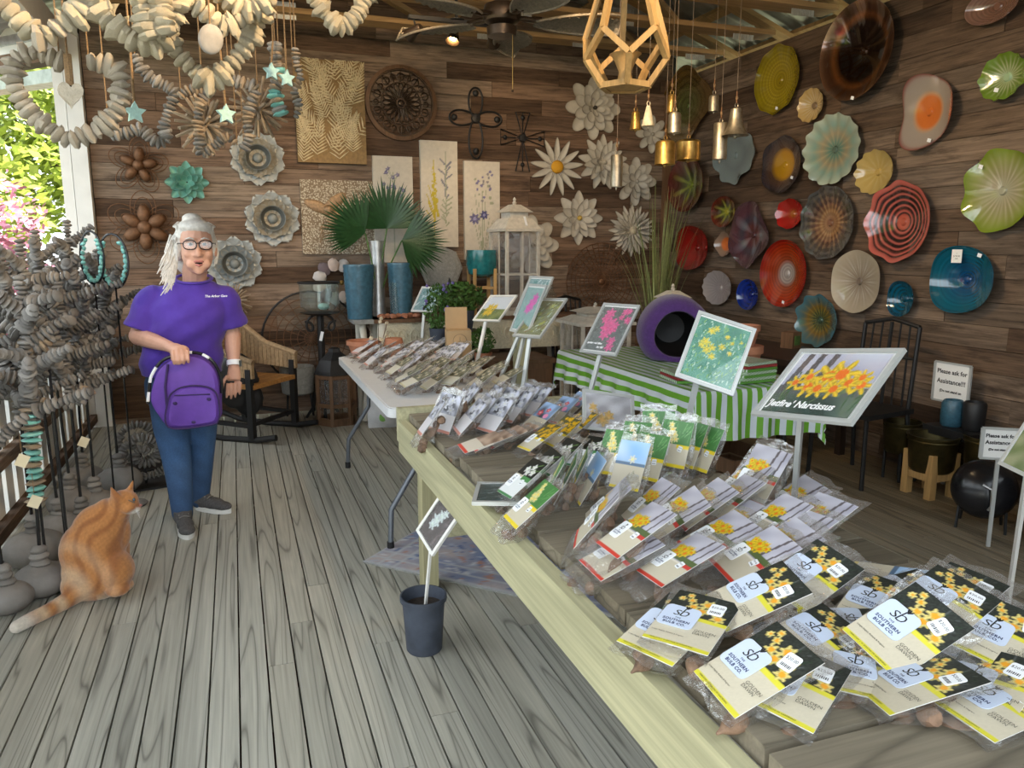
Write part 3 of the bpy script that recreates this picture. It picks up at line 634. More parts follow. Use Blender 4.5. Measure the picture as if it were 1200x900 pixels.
CARDS={k:card_canvas(k).mesh('card',CW,CH,'card',.0012) for k in ('golden','jetfire','paledaff','snowdrop','crocus','bluesky','tulip','redstrip','lilac','meadow')}
BK=MB().box((0,0,0),(CW,CH,.0008)).mesh('card_back','paper',False)
BAGLAB={'golden':('clear bag of bulbs with a black card of golden clustered flowers','golden flower bags heaped at the near end of the table'),
'jetfire':('clear bag of bulbs with a red edged card of orange daffodils','red edged daffodil bags in the middle of the table'),
'paledaff':('bulb bag with a green card of pale yellow daffodils','pale daffodil bags on the table'),
'snowdrop':('bulb bag with a black card of white snowdrops','snowdrop bags on the table'),
'crocus':('small bulb bag with a card full of yellow crocus','yellow crocus bags on the table'),
'bluesky':('bulb bag whose card shows light blue sky','blue sky bags on the table'),
'tulip':('bulb bag with a card of red and pink tulips under blue','tulip bags on the table'),
'redstrip':('flat brown bulb bag with a red strip on its card','red strip bags near the far end of the table'),
'lilac':('bag of bulbs with a black and pale lilac card on the folding table','lilac card bags on the folding table'),
'meadow':('grey green carded bulb bag lying on the folding table','grey green bags on the folding table'),
'lilac2':('fat bulb bag with white and black card at the far table end','white carded bags at the far end of the timber table')}
bagN=[0]
def bag(kind,c,eul,lab=None,sc=1.,detail=0,nb=5):
    bagN[0]+=1; r=random.Random(bagN[0]*7+1); L,g=BAGLAB[lab or kind]
    o=thing('bulb_bag',L,'bag',c,tuple(R(a) for a in eul),g,sc)
    put('pouch',(POUCHS if detail==2 else POUCH)[bagN[0]%4],o)
    cd_=put('card',CARDS[kind],o,(0,0,.0008)); put('card_back',BK,cd_,(0,0,-.0012))
    for k in range(nb):
        put('bulb',BULB,o,(r.uniform(-.04,.04),-CH/2+(-.035 if detail<2 else .012)+.026*k+r.uniform(-.008,.008),-.032+r.uniform(-.005,.003)),(PI/2+r.uniform(-.35,.35),r.uniform(-.5,.5),r.uniform(0,6)),r.uniform(.75,1.05))
    if detail:
        s=put('logo_sticker',STK if detail==2 else STW,o,(-CW/2+(.035 if detail==2 else .024),-.004 if detail==2 else -.022,.0030),(0,0,0))
        q_=1. if detail==2 else .6
        put('logo',LOGO,s,(0,.013*q_,.0014),None,q_); put('sprout',SPROUT,s,(.006*q_,.024*q_,.0014),None,q_); put('lettering',THE,s,(0,-.0055*q_,.0014),None,q_); put('lettering',BRAND,s,(0,-.0185*q_,.0014),None,q_)
        if detail==2:
            put('card_title',NAMEGD,cd_,(.014,-.034,.0022)); put('card_text',SMALL,cd_,(-CW/2+.006,-.055,.0022)); put('card_text',STRIP,cd_,(-CW/2+.012,-CH/2+.005,.0022))
        p=put('price_sticker',PRC,o,(.028,.042 if detail==2 else -.016,.0034),(0,0,r.uniform(-.3,.2)),1. if detail==2 else .6); put('price',PRICE,p,(0,.006,.0014)); put('bar_code',BARS,p,(0,-.009,.0014))
    return o
# golden dawn heap, near end
GD=[((1.035,.911,.835),(25,18,-84)),((.74,.92,.818),(24,5,-92)),((.726,1.081,.822),(8,-1,-55)),((.855,1.08,.85),(24,5,-103)),((1.06,1.17,.82),(23,12,-80)),((1.166,.949,.85),(8,15,-72)),((.925,.985,.80),(2,18,-75)),((.969,.825,.80),(15,-8,-105)),((1.09,.80,.79),(13,-6,-70)),
((.70,1.11,.80),(14,0,-66)),((.80,.90,.79),(10,6,-60)),((1.20,.86,.82),(14,10,-66)),((1.26,.80,.80),(10,8,-85)),((1.13,1.06,.80),(10,6,-60)),((1.02,1.02,.79),(6,4,-120)),((1.20,.72,.79),(6,4,-70)),((1.3,.92,.79),(8,2,-110)),((.95,.90,.785),(4,4,-40)),((1.30,1.04,.80),(16,4,-78)),((1.34,.86,.80),(12,4,-92)),((1.15,.88,.79),(8,4,-55)),((1.22,1.10,.79),(10,2,-100)),((.88,1.0,.785),(5,3,-70)),((1.06,.76,.785),(5,2,-88))]
for c,e in GD: bag('golden',c,e,detail=2)
bag('bluesky',(1.25,1.16,.79),(8,5,-150))
# jetfire
JF=[(700,603,.85,52,-118),(745,620,.85,30,-96),(797,655,.815,24,-93),(790,602,.83,34,-100),(823,590,.83,34,-100),(856,583,.83,34,-98),(884,650,.82,26,-98),(912,640,.83,26,-96),(905,608,.83,30,-92),(955,606,.83,24,-86),(890,556,.87,52,-80),(868,567,.84,40,-96),(930,626,.83,26,-88),(842,628,.81,24,-95),(668+60,648,.80,22,-88),(650+60,590,.80,44,-108),(862,612,.80,26,-92),(760,590,.80,40,-100),(930,585,.80,30,-90)]
rj=random.Random(9)
for u,v,z,t,y in JF:
    bag('jetfire',onz(u,v,z),(t,rj.uniform(-6,8),y+rj.uniform(-4,4)),detail=1)
# pale daffodils and snowdrops: leaning ranks
for u,v,z,t,y,k in [(622,590,.815,38,-92,'paledaff'),(646,565,.83,62,-112,'paledaff'),(662,562,.83,64,-114,'paledaff'),(676,556,.83,66,-112,'paledaff'),(690,560,.82,60,-105,'bluesky'),(738,545,.83,62,-60,'bluesky'),
  (718,530,.84,58,-66,'paledaff'),(742,520,.85,60,-60,'paledaff'),(772,508,.87,66,-30,'paledaff'),(790,520,.86,66,-60,'paledaff'),(806,520,.85,64,-70,'paledaff'),(824,525,.84,62,-75,'paledaff'),(760,535,.83,60,-62,'paledaff'),
  (612,560,.81,36,-88,'snowdrop'),(598+34,548,.80,40,-92,'snowdrop'),(692,530,.83,28,-66,'snowdrop'),(722,516,.83,28,-66,'snowdrop'),(750,505,.83,30,-66,'snowdrop'),(655,535,.81,40,-90,'snowdrop'),
  (632,512,.81,30,-85,'crocus'),(656,505,.80,34,-80,'crocus'),(676,496,.80,34,-80,'crocus'),(694,490,.80,34,-80,'crocus'),
  (634,488,.81,36,-78,'tulip'),(656,480,.81,36,-78,'tulip'),(672,474,.81,36,-78,'tulip'),
  (563,518,.785,16,-90,'redstrip'),(574,516,.79,18,-88,'redstrip'),(592,512,.79,22,-88,'redstrip'),(606,508,.79,22,-88,'redstrip')]:
    bag(k,onz(u,v,z),(t,rj.uniform(-5,5),y+rj.uniform(-4,4)),detail=1 if k in('paledaff','snowdrop','crocus') else 0,sc=.9)
for u,v,t,y in [(505,489,52,-95),(522,484,64,-60),(534,476,60,-100),(550,488,46,-92),(562,482,50,-88),(580,486,48,-70),(590,474,50,-80),(604,476,46,-78),(612,468,46,-76),(572,470,50,-90),(626,470,44,-76),(545,468,50,-96)]:
    bag('lilac',onz(u,v,.83),(t,rj.uniform(-6,6),y),'lilac2',sc=.95,nb=6)
# folding table rows
rf=random.Random(21)
for iy in range(7):
    for ix in range(5):
        x=.80+ix*.125+rf.uniform(-.02,.02); y=5.16-iy*.235+rf.uniform(-.03,.03)
        if ix==0 and iy>2: x+=.03
        if x>1.33: continue
        bag('lilac' if iy<4 else 'meadow',(x,y,.80+rf.uniform(0,.02)),(rf.uniform(20,38),rf.uniform(-8,8),-88+rf.uniform(-22,22)),sc=.95,nb=4)
# ---------------------------------------------------------------- blown glass plates on the right wall
def wallframe(u0,v0,u1,v1,wall,off):
    # bounding box in the picture -> centre and half sizes on a plane parallel to the wall
    if wall=='R':
        f=lambda u,v:onx(u,v,XR-off); c=f((u0+u1)/2,(v0+v1)/2); a=abs(f(u0,(v0+v1)/2).y-f(u1,(v0+v1)/2).y)/2
    else:
        f=lambda u,v:ony(u,v,YB-off); c=f((u0+u1)/2,(v0+v1)/2); a=abs(f(u0,(v0+v1)/2).x-f(u1,(v0+v1)/2).x)/2
    b=abs(f((u0+u1)/2,v0).z-f((u0+u1)/2,v1).z)/2
    return c,a,b,(-PI/2 if wall=='R' else 0)
def lerp(stops,t):
    for (p0,c0),(p1,c1) in zip(stops,stops[1:]):
        if t<=p1:
            k=(t-p0)/(p1-p0) if p1>p0 else 1; return tuple(x+(y-x)*k for x,y in zip(c0,c1))
    return stops[-1][1]
def plate(label,bb,stops,ruf=(0,0.),rad=(0,0.),rays=0,rings=0,mat='glass',bowl=.05,wall='R',price=None,raycol=(.8,.75,.6),phase=0.,squ=0.,twist=0.,name='glass_plate'):
    c,a,b,rz=wallframe(*bb,wall,.05); o=thing(name,label,'plate',c+(Vector((.04,0,0)) if wall=='R' else Vector((0,.05,0))),rz,'glass plates on the board wall')
    NR,NT=22,72; mb=MB()
    def pos(i,j,back):
        r=i/NR; t=2*PI*j/NT+phase; k=1+rad[1]*cos(rad[0]*t)*r**3+squ*cos(4*t)*r**2
        d=.012+bowl*r**1.8+ruf[1]*cos(ruf[0]*t+twist*r)*r**4-.004*back
        return (a*k*r*cos(t),-d,b*k*r*sin(t))
    def colr(i,j):
        r=i/NR;t=2*PI*j/NT
        cc=lerp(stops,r)
        if rays: 
            q=.5+.5*cos(rays*t); q=q**3*(1-abs(2*r-.9))*.55; q=max(0,q); cc=tuple(x+(y-x)*q for x,y in zip(cc,raycol))
        if rings: q=.82+.18*cos(r*rings*2*PI+twist*t); cc=tuple(x*q for x in cc)
        return cc
    for back in (0,1):
        vs=[pos(i,j,back) for i in range(NR+1) for j in range(NT)]; cs=[colr(i,j) for i in range(NR+1) for j in range(NT)]
        fs=[(i*NT+j,i*NT+(j+1)%NT,(i+1)*NT+(j+1)%NT,(i+1)*NT+j) for i in range(NR) for j in range(NT)]
        mb.add(vs,fs if back else [f[::-1] for f in fs],cs)
    n=(NR+1)*NT; k0=NR*NT; mb.add([],[tuple(q-0 for q in (k0+j,k0+(j+1)%NT,n+k0+(j+1)%NT,n+k0+j)) for j in range(0)])
    mb.f+=[(k0+j,n+k0+j,n+k0+(j+1)%NT,k0+(j+1)%NT) for j in range(NT)]; mb.mi+=[0]*NT
    mb.build('glass_bowl',mat,o)
    hub=MB(); hub.m=T((0,-.012,0),Rx(PI/2)); hub.lathe([(.012,-.0095),(.028,.0),(.02,.012),(.006,.014)],16,cf=lambda i,q:lerp(stops,.06)); hub.build('centre_boss',mat,o)
    MB().tube([(0,0,b*.25),(0,-.012,b*.2)],.004,6).build('hook','iron',o)
    if price:
        x,z=price; r2=math.hypot(x,z)**1.8; MB().box((0,0,0),(.028,.002,.022)).build('price_sticker','paperwhite',o,False,(a*x,-.016-bowl*r2-.004,b*z),(0,.3,0))
    return o
K=(.02,.015,.015)
plate('ribbed mustard yellow glass plate with a wavy rim',(886,54,937,133),[(0,(.42,.30,.01)),(.5,(.50,.38,.015)),(1,(.36,.28,.01))],(9,.006),(8,.035),rays=36,rings=9,raycol=(.65,.5,.06),price=(.1,-.85))
plate('small amber seed glass disc',(937,104,966,143),[(0,(.20,.14,.10)),(.35,(.55,.38,.14)),(1,(.60,.42,.17))],(10,.004),(12,.03),rays=20,mat='glassrough')
plate('very large dark copper glass platter with a clear rim',(967,3,1052,117),[(0,(.12,.05,.02)),(.12,(.02,.009,.006)),(.6,(.018,.008,.006)),(.72,(.30,.11,.03)),(.8,(.10,.04,.02)),(.9,(.12,.055,.03)),(1,(.28,.15,.09))],mat='coppervc',bowl=.09,price=(.05,-.97))
plate('wavy pale pink glass bowl with an orange crackle heart',(1054,88,1118,174),[(0,(.85,.22,.04)),(.42,(.85,.24,.05)),(.5,(.72,.40,.22)),(.58,(.50,.42,.35)),(.9,(.46,.38,.32)),(1,(.28,.08,.06))],(3,.03),(3,.09),phase=.6,price=(.25,-.8))
plate('bubbled bright green glass plate with a pale star centre',(1150,63,1204,117),[(0,(.45,.65,.40)),(.3,(.30,.38,.16)),(.65,(.16,.26,.03)),(1,(.18,.30,.03))],(8,.008),(14,.03),rays=24,raycol=(.75,.75,.5),mat='glassrough',price=(-.3,-.5))
plate('clear rose ringed glass plate high under the roof',(1135,-14,1197,28),[(0,(.25,.12,.08)),(.5,(.30,.16,.11)),(1,(.36,.2,.15))],rings=8,bowl=.06)
plate('navy rimmed glass plate with a golden amber heart',(894,160,940,226),[(0,(.62,.34,.01)),(.45,(.55,.28,.01)),(.62,(.10,.05,.03)),(1,(.02,.02,.035))],(5,.008),(5,.03),mat='glassrough',price=(.55,-.5))
plate('aqua and sand glass plate with a fluted rim',(943,134,1008,216),[(0,(.10,.13,.10)),(.2,(.14,.30,.25)),(.45,(.38,.34,.22)),(.7,(.28,.46,.40)),(1,(.52,.60,.50))],(14,.012),(14,.03),rays=14,raycol=(.6,.5,.3),twist=1.)
plate('small honey yellow glass dish with scalloped rim',(1004,176,1048,227),[(0,(.60,.42,.12)),(1,(.60,.45,.16))],(12,.006),(12,.03),rays=12,raycol=(.75,.6,.28))
def rb(n,c1,c2): 
    s=[]
    for k in range(n): s+= [(k/n,c1 if k%2==0 else c2),((k+1)/n-.012,c1 if k%2==0 else c2)]
    return s
plate('coral red and black striped glass plate with an angular rim',(1018,213,1093,307),[(0,(.70,.16,.09)),(.18,(.66,.14,.09))]+[(p,c_) for k in range(6) for p,c_ in ((.19+k*.13,(.03,.018,.018)),(.25+k*.13,(.03,.018,.018)),(.262+k*.13,(.68,.17,.13)),(.312+k*.13,(.68,.17,.13)))],(8,.010),(8,.03),bowl=.07)
plate('large lime green glass plate with a starburst heart',(1129,175,1214,272),[(0,(.46,.46,.34)),(.4,(.40,.36,.20)),(.75,(.34,.38,.10)),(1,(.24,.34,.03))],(7,.014),(7,.03),rays=26,raycol=(.8,.75,.55),price=(-.55,.62))
plate('smoky grey glass plate with a coppery heart',(939,218,1001,304),[(0,(.24,.10,.06)),(.3,(.40,.20,.08)),(.55,(.15,.06,.05)),(.75,(.10,.09,.085)),(1,(.13,.13,.13))],(11,.008),(11,.02),rays=22,rings=6,raycol=(.7,.5,.25))
plate('small scarlet glass dish beside the smoky grey plate',(911,233,942,268),[(0,(.70,.20,.02)),(.4,(.62,.03,.02)),(1,(.50,.015,.012))],(8,.005),(8,.02),mat='glassrough')
plate('deep plum swirled glass bowl with folded rim',(858,238,902,313),[(0,(.06,.02,.03)),(.3,(.16,.02,.03)),(.5,(.06,.06,.09)),(.75,(.12,.03,.05)),(1,(.10,.05,.06))],(4,.02),(4,.05),rays=5,raycol=(.35,.38,.42),twist=4.,bowl=.07)
plate('small dark red glass bowl with green spotted heart',(835,230,863,266),[(0,(.45,.42,.03)),(.35,(.12,.16,.02)),(.55,(.03,.02,.01)),(1,(.20,.02,.012))],bowl=.05,rays=7,raycol=(.6,.6,.1))
plate('dark ruby glass bowl with a green black heart by the wall corner',(787,185,828,248),[(0,(.25,.32,.03)),(.35,(.06,.08,.02)),(.6,(.08,.015,.012)),(1,(.16,.012,.01))],bowl=.08,rays=7,raycol=(.5,.55,.1))
plate('tiny clear glass dish with an orange heart',(840,272,860,300),[(0,(.75,.20,.04)),(.5,(.70,.18,.04)),(.62,(.36,.22,.15)),(1,(.34,.24,.18))],(4,.006),(4,.05))
plate('crimson glass bowl with a rolled rim behind the grass',(795,265,834,316),[(0,(.30,.01,.008)),(.5,(.42,.012,.01)),(1,(.30,.008,.006))],(3,.012),(3,.04),bowl=.08,phase=1.)
plate('large red glass plate with fine white spiral rings at its heart',(893,281,947,360),[(0,(.50,.46,.44)),(.28,(.48,.40,.38)),(.4,(.40,.08,.03)),(.7,(.55,.05,.008)),(1,(.42,.012,.008))],rings=11,bowl=.06,price=(.1,-.85))
plate('colourless crackled glass plate with a pale gold rim',(975,293,1033,367),[(0,(.22,.17,.13)),(.2,(.30,.23,.16)),(.5,(.42,.34,.25)),(1,(.58,.50,.38))],(5,.006),rays=30,raycol=(.8,.78,.7),mat='glassrough')
plate('small deep turquoise glass dish',(1041,329,1073,371),[(0,(.008,.10,.17)),(.6,(.008,.13,.22)),(1,(.01,.10,.17))],(3,.006),(3,.02),rings=5)
tl=plate('large turquoise blue glass plate carrying a paper tag',(1091,288,1169,367),[(0,(.008,.06,.22)),(.4,(.01,.12,.26)),(.8,(.008,.17,.26)),(1,(.012,.13,.20))],(3,.014),(3,.025),rings=9,bowl=.07,price=(.5,.72))
MB().box((0,0,0),(.07,.002,.08)).build('paper_tag','paper',tl,False,(-.03,-.085,.14)); put('tag_lettering',text_mesh('*\n$195.00\nsale',.014,'ink'),tl,(-.03,-.0865,.14),(PI/2,0,0))
plate('blue fringed glass plate with an amber brown sunburst',(934,345,982,406),[(0,(.03,.09,.07)),(.3,(.08,.11,.04)),(.55,(.22,.14,.03)),(.72,(.10,.16,.15)),(1,(.08,.22,.28))],(9,.010),(9,.05),rays=18,raycol=(.45,.3,.06))
plate('frosted white fluted glass bowl tipped on its foot',(825,317,858,357),[(0,(.60,.52,.52)),(.3,(.44,.38,.38)),(1,(.55,.50,.50))],(14,.004),(14,.015),rays=22,raycol=(.7,.66,.66),bowl=.05)
plate('small cobalt blue glass dish',(865,327,890,363),[(0,(.008,.02,.22)),(.5,(.01,.04,.38)),(1,(.01,.05,.42))],rings=4)
plate('large square cornered amber green glass platter by the wall corner',(774,82,832,166),[(0,(.10,.14,.03)),(.35,(.16,.18,.05)),(.6,(.17,.12,.03)),(1,(.22,.12,.03))],squ=.10,bowl=.06,rings=6,phase=.4)
plate('clear pale blue rippled glass panel with notched edge',(836,150,882,214),[(0,(.22,.30,.32)),(.5,(.18,.24,.26)),(1,(.26,.34,.36))],(6,.012),(9,.05),mat='glassrough',squ=.06,bowl=.03)
# ---------------------------------------------------------------- back wall decorations
def petal_mesh(L,w,cup,lift,tip,mat,col,th=.003,rim=None,r0=0.,scal=0.):
    # petal growing along +z from r0, facing -y
    mb=MB(); nu,nv=8,9
    def fn(u,v,s=0):
        v=1-(1-v)**1.7; x=2*u-1; wd=w*((sin(PI*min(.999,v**tip*.93+.05)))**.7 if tip<1.4 else (min(1,.35+1.1*v) if v<.62 else math.sqrt(max(0.02,1-((v-.62)/.385)**2)))); e=1+scal*cos(x*9)*v**6
        return (x*wd/2, -(lift*v**1.5+cup*(x*x-.5)*wd/w)+s, r0+L*v*e)
    def cf(u,v): 
        k=1. if not rim else max(0,min(1,(max(abs(2*u-1),v)-.72)/.25)); return tuple(a+(b-a)*k for a,b in zip(col,rim or col))
    mb.grid(lambda u,v:fn(u,v),nu,nv,cf); n=len(mb.v); mb.grid(lambda u,v:fn(1-u,v,th),nu,nv,lambda u,v:cf(1-u,v)); return mb.mesh('petal',mat)
def flower(name,label,bb,rings,mat,centre=None,wall='B',grp=None,cat='wall flower',off=.02,stand=True):
    c,a,b,rz=wallframe(*bb,wall,off+.03); Rr=(a+b)/2
    o=thing(name,label,cat,c+Vector((0,.03,0)),rz,grp)
    MB().tube([(0,.048,0),(0,0,0)],.012,8).build('mount','iron',o)
    for k,(n,L,w,lift,cup,tip,col,rim,sc) in enumerate(rings):
        me=petal_mesh(L*Rr,w*Rr,cup*Rr,lift*Rr,tip,mat,col,rim=rim,r0=.04*Rr,scal=sc); ph=.5*k
        for j in range(n): put('petal',me,o,(0,-.010*k,0),(0,2*PI*(j+ph)/n,0))
    if centre:
        r,d,col,m2=centre; mb=MB(); mb.col=col; mb.m=T((0,-.010*len(rings)-d*Rr*.3,0),Rx(PI/2)); mb.ell((0,0,0),(r*Rr,r*Rr,d*Rr),16,8); mb.build('centre',m2,o)
    return o
WH=(.60,.56,.48);WD=(.42,.38,.31); G_='carved white wooden flowers on the board wall'
W1=lambda n,L,w,l,t=.9,c=.05:(n,L,w,l,c,t,WH,WD,0.)
flower('wooden_flower','whitewashed wooden dahlia with big rounded petals',(666,90,727,163),[W1(8,1.,.46,.03,1.5),W1(8,.74,.4,.12,1.5),W1(7,.5,.32,.2,1.5),W1(5,.28,.2,.24,1.4)],'matte',(.07,.1,(.05,.04,.03),'matte'),grp=G_)
flower('wooden_flower','metal daisy with slim petals and a yellow dome',(623,163,684,228),[(13,1.,.24,.06,.05,.9,(.58,.54,.46),(.30,.28,.24),0.)],'matte',(.24,.16,(.72,.36,.02),'matte'),grp=G_)
flower('wooden_flower','pointed leafy white wooden bloom behind a hanging chime',(680,158,735,222),[W1(9,1.,.4,.04,.75),W1(9,.8,.36,.14,.75),W1(8,.58,.3,.2,.75),W1(6,.36,.24,.26,.75)],'matte',(.08,.1,WH,'matte'),grp=G_)
flower('wooden_flower','rounded white wooden bloom beside the wall corner',(722,185,770,240),[W1(8,1.,.46,.03,1.5),W1(7,.72,.4,.14,1.5),W1(6,.46,.3,.22,1.5)],'matte',(.09,.1,WD,'matte'),grp=G_)
flower('wooden_flower','white wooden lotus with a faint yellow heart',(652,224,706,287),[W1(8,1.,.46,.04,1.),W1(8,.74,.38,.14,1.),W1(7,.5,.28,.22,1.)],'matte',(.1,.1,(.60,.42,.10),'matte'),grp=G_)
flower('wooden_flower','spiky many petalled white wooden chrysanthemum',(715,241,768,299),[W1(16,1.,.26,.03,.8),W1(16,.84,.2,.1,.8),W1(14,.64,.16,.16,.8),W1(12,.44,.12,.2,.8)],'matte',(.17,.12,(.66,.58,.42),'matte'),grp=G_)
flower('wooden_flower','big rounded white wooden bloom half hidden by the tall lantern',(592,253,655,322),[W1(8,1.,.5,.03,1.5),W1(7,.72,.42,.14,1.5),W1(6,.46,.32,.22,1.5),W1(4,.26,.2,.26,1.4)],'matte',(.07,.1,WD,'matte'),grp=G_)
flower('wooden_flower','grey white petalled bloom behind the small brass bells',(745,138,786,176),[W1(8,1.,.46,.03,1.5),W1(6,.62,.4,.16,1.5)],'matte',(.1,.1,WD,'matte'),grp=G_)
GA=(.34,.36,.35);GB=(.40,.35,.26);GC=(.30,.34,.35); G2='scalloped metal flowers on the board wall'
for lab,bb,w2 in (('scalloped galvanised metal flower hung highest of its set',(271,155,333,215),GB),('scalloped galvanised metal flower with a brownish inner ring',(289,225,350,287),GB),('scalloped grey metal flower beside the woman\'s shoulder',(243,280,307,338),GC)):
    f=flower('metal_flower',lab,bb,[(10,1.,.78,.05,.06,1.7,GA,(.46,.49,.48),.05),(9,.72,.66,.2,.08,1.7,w2,(.46,.43,.36),.05)],'metalflower',(.20,.10,(.24,.26,.25),'metalflower'),grp=G2)
    R_=.25; mb=MB(); mb.col=(.16,.17,.16); mb.m=T((0,-.03,0),Rx(PI/2)); mb.lathe([(.075,0),(.085,.03),(.10,.06),(.107,.062),(.09,.03),(.07,.005)],24,cap0=False,cap1=False); mb.build('cup','metalflower',f)
TQ=(.16,.42,.34)
flower('succulent_ornament','turquoise glazed metal succulent rosette',(194,189,244,238),[(8,1.,.56,.06,.1,1.,TQ,(.28,.50,.42),0.),(8,.78,.5,.18,.1,1.,TQ,(.30,.55,.46),0.),(6,.55,.42,.3,.1,1.,TQ,(.3,.55,.46),0.),(5,.34,.3,.4,.08,1.,TQ,(.3,.55,.46),0.)],'metalflower',cat='ornament')
def wireflower(label,bb,n,ph):
    c,a,b,rz=wallframe(*bb,'B',.04); Rr=(a+b)/2; o=thing('wire_flower',label,'ornament',c,rz,'rusty wire flowers on the board wall')
    for k in range(n):
        t=2*PI*(k+ph)/n; m=T((0,0,0),Ry(t))
        mb=MB(); mb.m=m; mb.ell((0,-.025,.40*Rr),(.19*Rr,.04,.28*Rr),12,8); mb.build('seed_pod','rust',o)
        for q,(w,L) in enumerate(((.16,.62),(.26,.8),(.36,1.))):
            pts=[(sin(s*2*PI)*w*Rr,-.01*q,Rr*(.1+L*(.5-.5*cos(s*2*PI)))) for s in [j/22 for j in range(22)]]
            mb=MB(); mb.m=m; mb.tube(pts,.004,5,closed=True); mb.build('wire_petal','rust',o)
    MB().ell((0,-.045,0),(.2*Rr,.035,.2*Rr),12,8).build('centre','rust',o)
wireflower('rusty wire and pod flower hung beside the turquoise rosette',(133,160,192,228),5,.1); wireflower('rusty wire and pod flower with wide wire petals behind the woman',(128,228,212,305),6,.0)
def panelframe(bb,off=.02):
    c,a,b,rz=wallframe(*bb,'B',off); return c,a,b
# palm relief panel
plain('palmgold',(.70,.58,.36),.6,var=.3,vs=30,bmp=.3,bs=80); plain('palmdeep',(.30,.19,.08),.8,var=.3,vs=40)
c,a,b=panelframe((347,72,428,192),.04); o=thing('palm_relief','carved golden cream panel covered with palm fronds in relief','wall art',c)
MB().box((0,.0,0),(2*a,.05,2*b)).build('board','palmdeep',o,False)
rr=random.Random(11); fr=[]
for k in range(24):
    x0=-a*.85+1.7*a*((k*.618)%1); z0=-b*.98+1.75*b*(k/24); L=rr.uniform(.22,.42); an=rr.uniform(-.8,.8); mb=MB(); dx,dz=sin(an),cos(an)
    for s in range(13):
        t=s/12; px_,pz=x0+dx*L*t,z0+dz*L*t
        for sd in (-1,1):
            aa=an+sd*(.95-.5*t); l=.10*(1-.55*t); p1=Vector((px_+sin(aa)*l,-.030-.001*k,pz+cos(aa)*l)); p0=Vector((px_,-.028-.001*k,pz))
            if abs(px_)>a-.006 or abs(pz)>b-.006: continue
            p1.x=max(-a,min(a,p1.x)); p1.z=max(-b,min(b,p1.z))
            mb.tube([p0,(p0+p1)/2+Vector((0,-.008,0)),p1],[.004,.0065,.002],5,flat=1.)
    if mb.v: mb.build('frond_relief','palmgold',o)
# bee panel
c,a,b=panelframe((354,212,452,298),.02); o=thing('bee_panel','cream pebbled relief panel with a large bee','wall art',c)
m,nt,p=nm('pebbled'); vv=coords(nt,(1,1,1)); vo=nt.nodes.new('ShaderNodeTexVoronoi'); vo.inputs['Scale'].default_value=70; link(nt,vv,vo.inputs['Vector']); link(nt,ramp(nt,vo.outputs['Distance'],[(.2,(.62,.55,.42)),(.6,(.22,.16,.10))]),p.inputs['Base Color']); bump(nt,p,vo.outputs['Distance'],.6,.006); p.inputs['Roughness'].default_value=.7
MB().box((0,0,0),(2*a,.035,2*b)).build('board','pebbled',o,False)
plain('beebronze',(.30,.19,.10),.5,.3,var=.4,vs=50); bx=-.06
mb=MB().ell((bx,-.02,-.02),(.085,.03,.1),14,8,Ry(.5)); mb.ell((bx-.07,-.02,.06),(.055,.03,.05),12,8); mb.build('bee_body','beebronze',o)
for x_,z_,an in ((-.16,.09,-1.2),(-.02,.13,.9)): MB().ell((bx+x_,-.02,z_),(.05,.008,.13),12,6,Ry(an)).build('bee_wing','beebronze',o)
for k in range(6): s=-1 if k<3 else 1; z=-.03-.05*(k%3); MB().tube([(bx+s*.04,-.02,z),(bx+s*.12,-.022,z-.01),(bx+s*.16,-.022,z-.09)],.005,6).build('bee_leg','beebronze',o)
# botanical canvases
def canvas(label,bb,kind):
    c,a,b=panelframe(bb,.03); o=thing('botanical_canvas',label,'wall art',c,0,'tall botanical canvases'); cv=Cv(40,110,(.66,.60,.50),b/a); q=random.Random(kind); V=(.20,.18,.34);S_=(.36,.38,.26);Yc=(.55,.44,.04)
    if kind==1:
        cv.stem(.5,.1,.5,.85,.012,S_)
        for k in range(16): u=.5+q.uniform(-.25,.3); v=q.uniform(.55,.9); cv.stem(.5,v-.1,u,v,.008,S_); cv.flower(u,v,.06,V,(.4,.36,.5),5,k,.3)
    elif kind==2:
        cv.stem(.36,.1,.36,.82,.012,Yc)
        for k in range(60): t=k/60; cv.disc(.30+q.uniform(-.05,.06)+.1*(1-t),.30+.55*t,.035*(1.2-t),Yc)
        for k in range(26): t=k/26; cv.stem(.66,.2+.6*t,.66+q.uniform(-.22,.22),.24+.62*t,.02,(.22,.22,.26) if t>.4 else S_)
        cv.stem(.66,.1,.68,.9,.01,S_)
        for k in range(10): cv.stem(.36,.2+.02*k,.36+q.uniform(-.25,.1),.32+.03*k,.012,Yc)
    else:
        for k in range(7): u=.2+.1*k; cv.stem(.5,.0,u,q.uniform(.4,.9),.008,S_)
        cv.flower(.28,.42,.16,V,(.36,.34,.55),7,0,.3); cv.flower(.55,.46,.13,(.10,.10,.26),(.3,.3,.5),7,1,.3)
        for k in range(26): cv.disc(.55+q.uniform(-.25,.25),q.uniform(.55,.9),.035,q.choice((S_,(.26,.24,.26),V)))
    MB().box((0,.0,0),(2*a,.04,2*b)).build('stretcher','cream_paint',o,False); put('painting',cv.mesh('painting',2*a,2*b,'matte'),o,(0,-.0215,0),(PI/2,0,0)); return o
canvas('tall cream canvas with violet blossoms behind the fan palm',(438,184,484,308),1); canvas('tall cream canvas with a yellow flower spike',(493,166,536,290),2); canvas('tall cream canvas with blue cornflowers above the teal pot',(544,190,585,305),3)
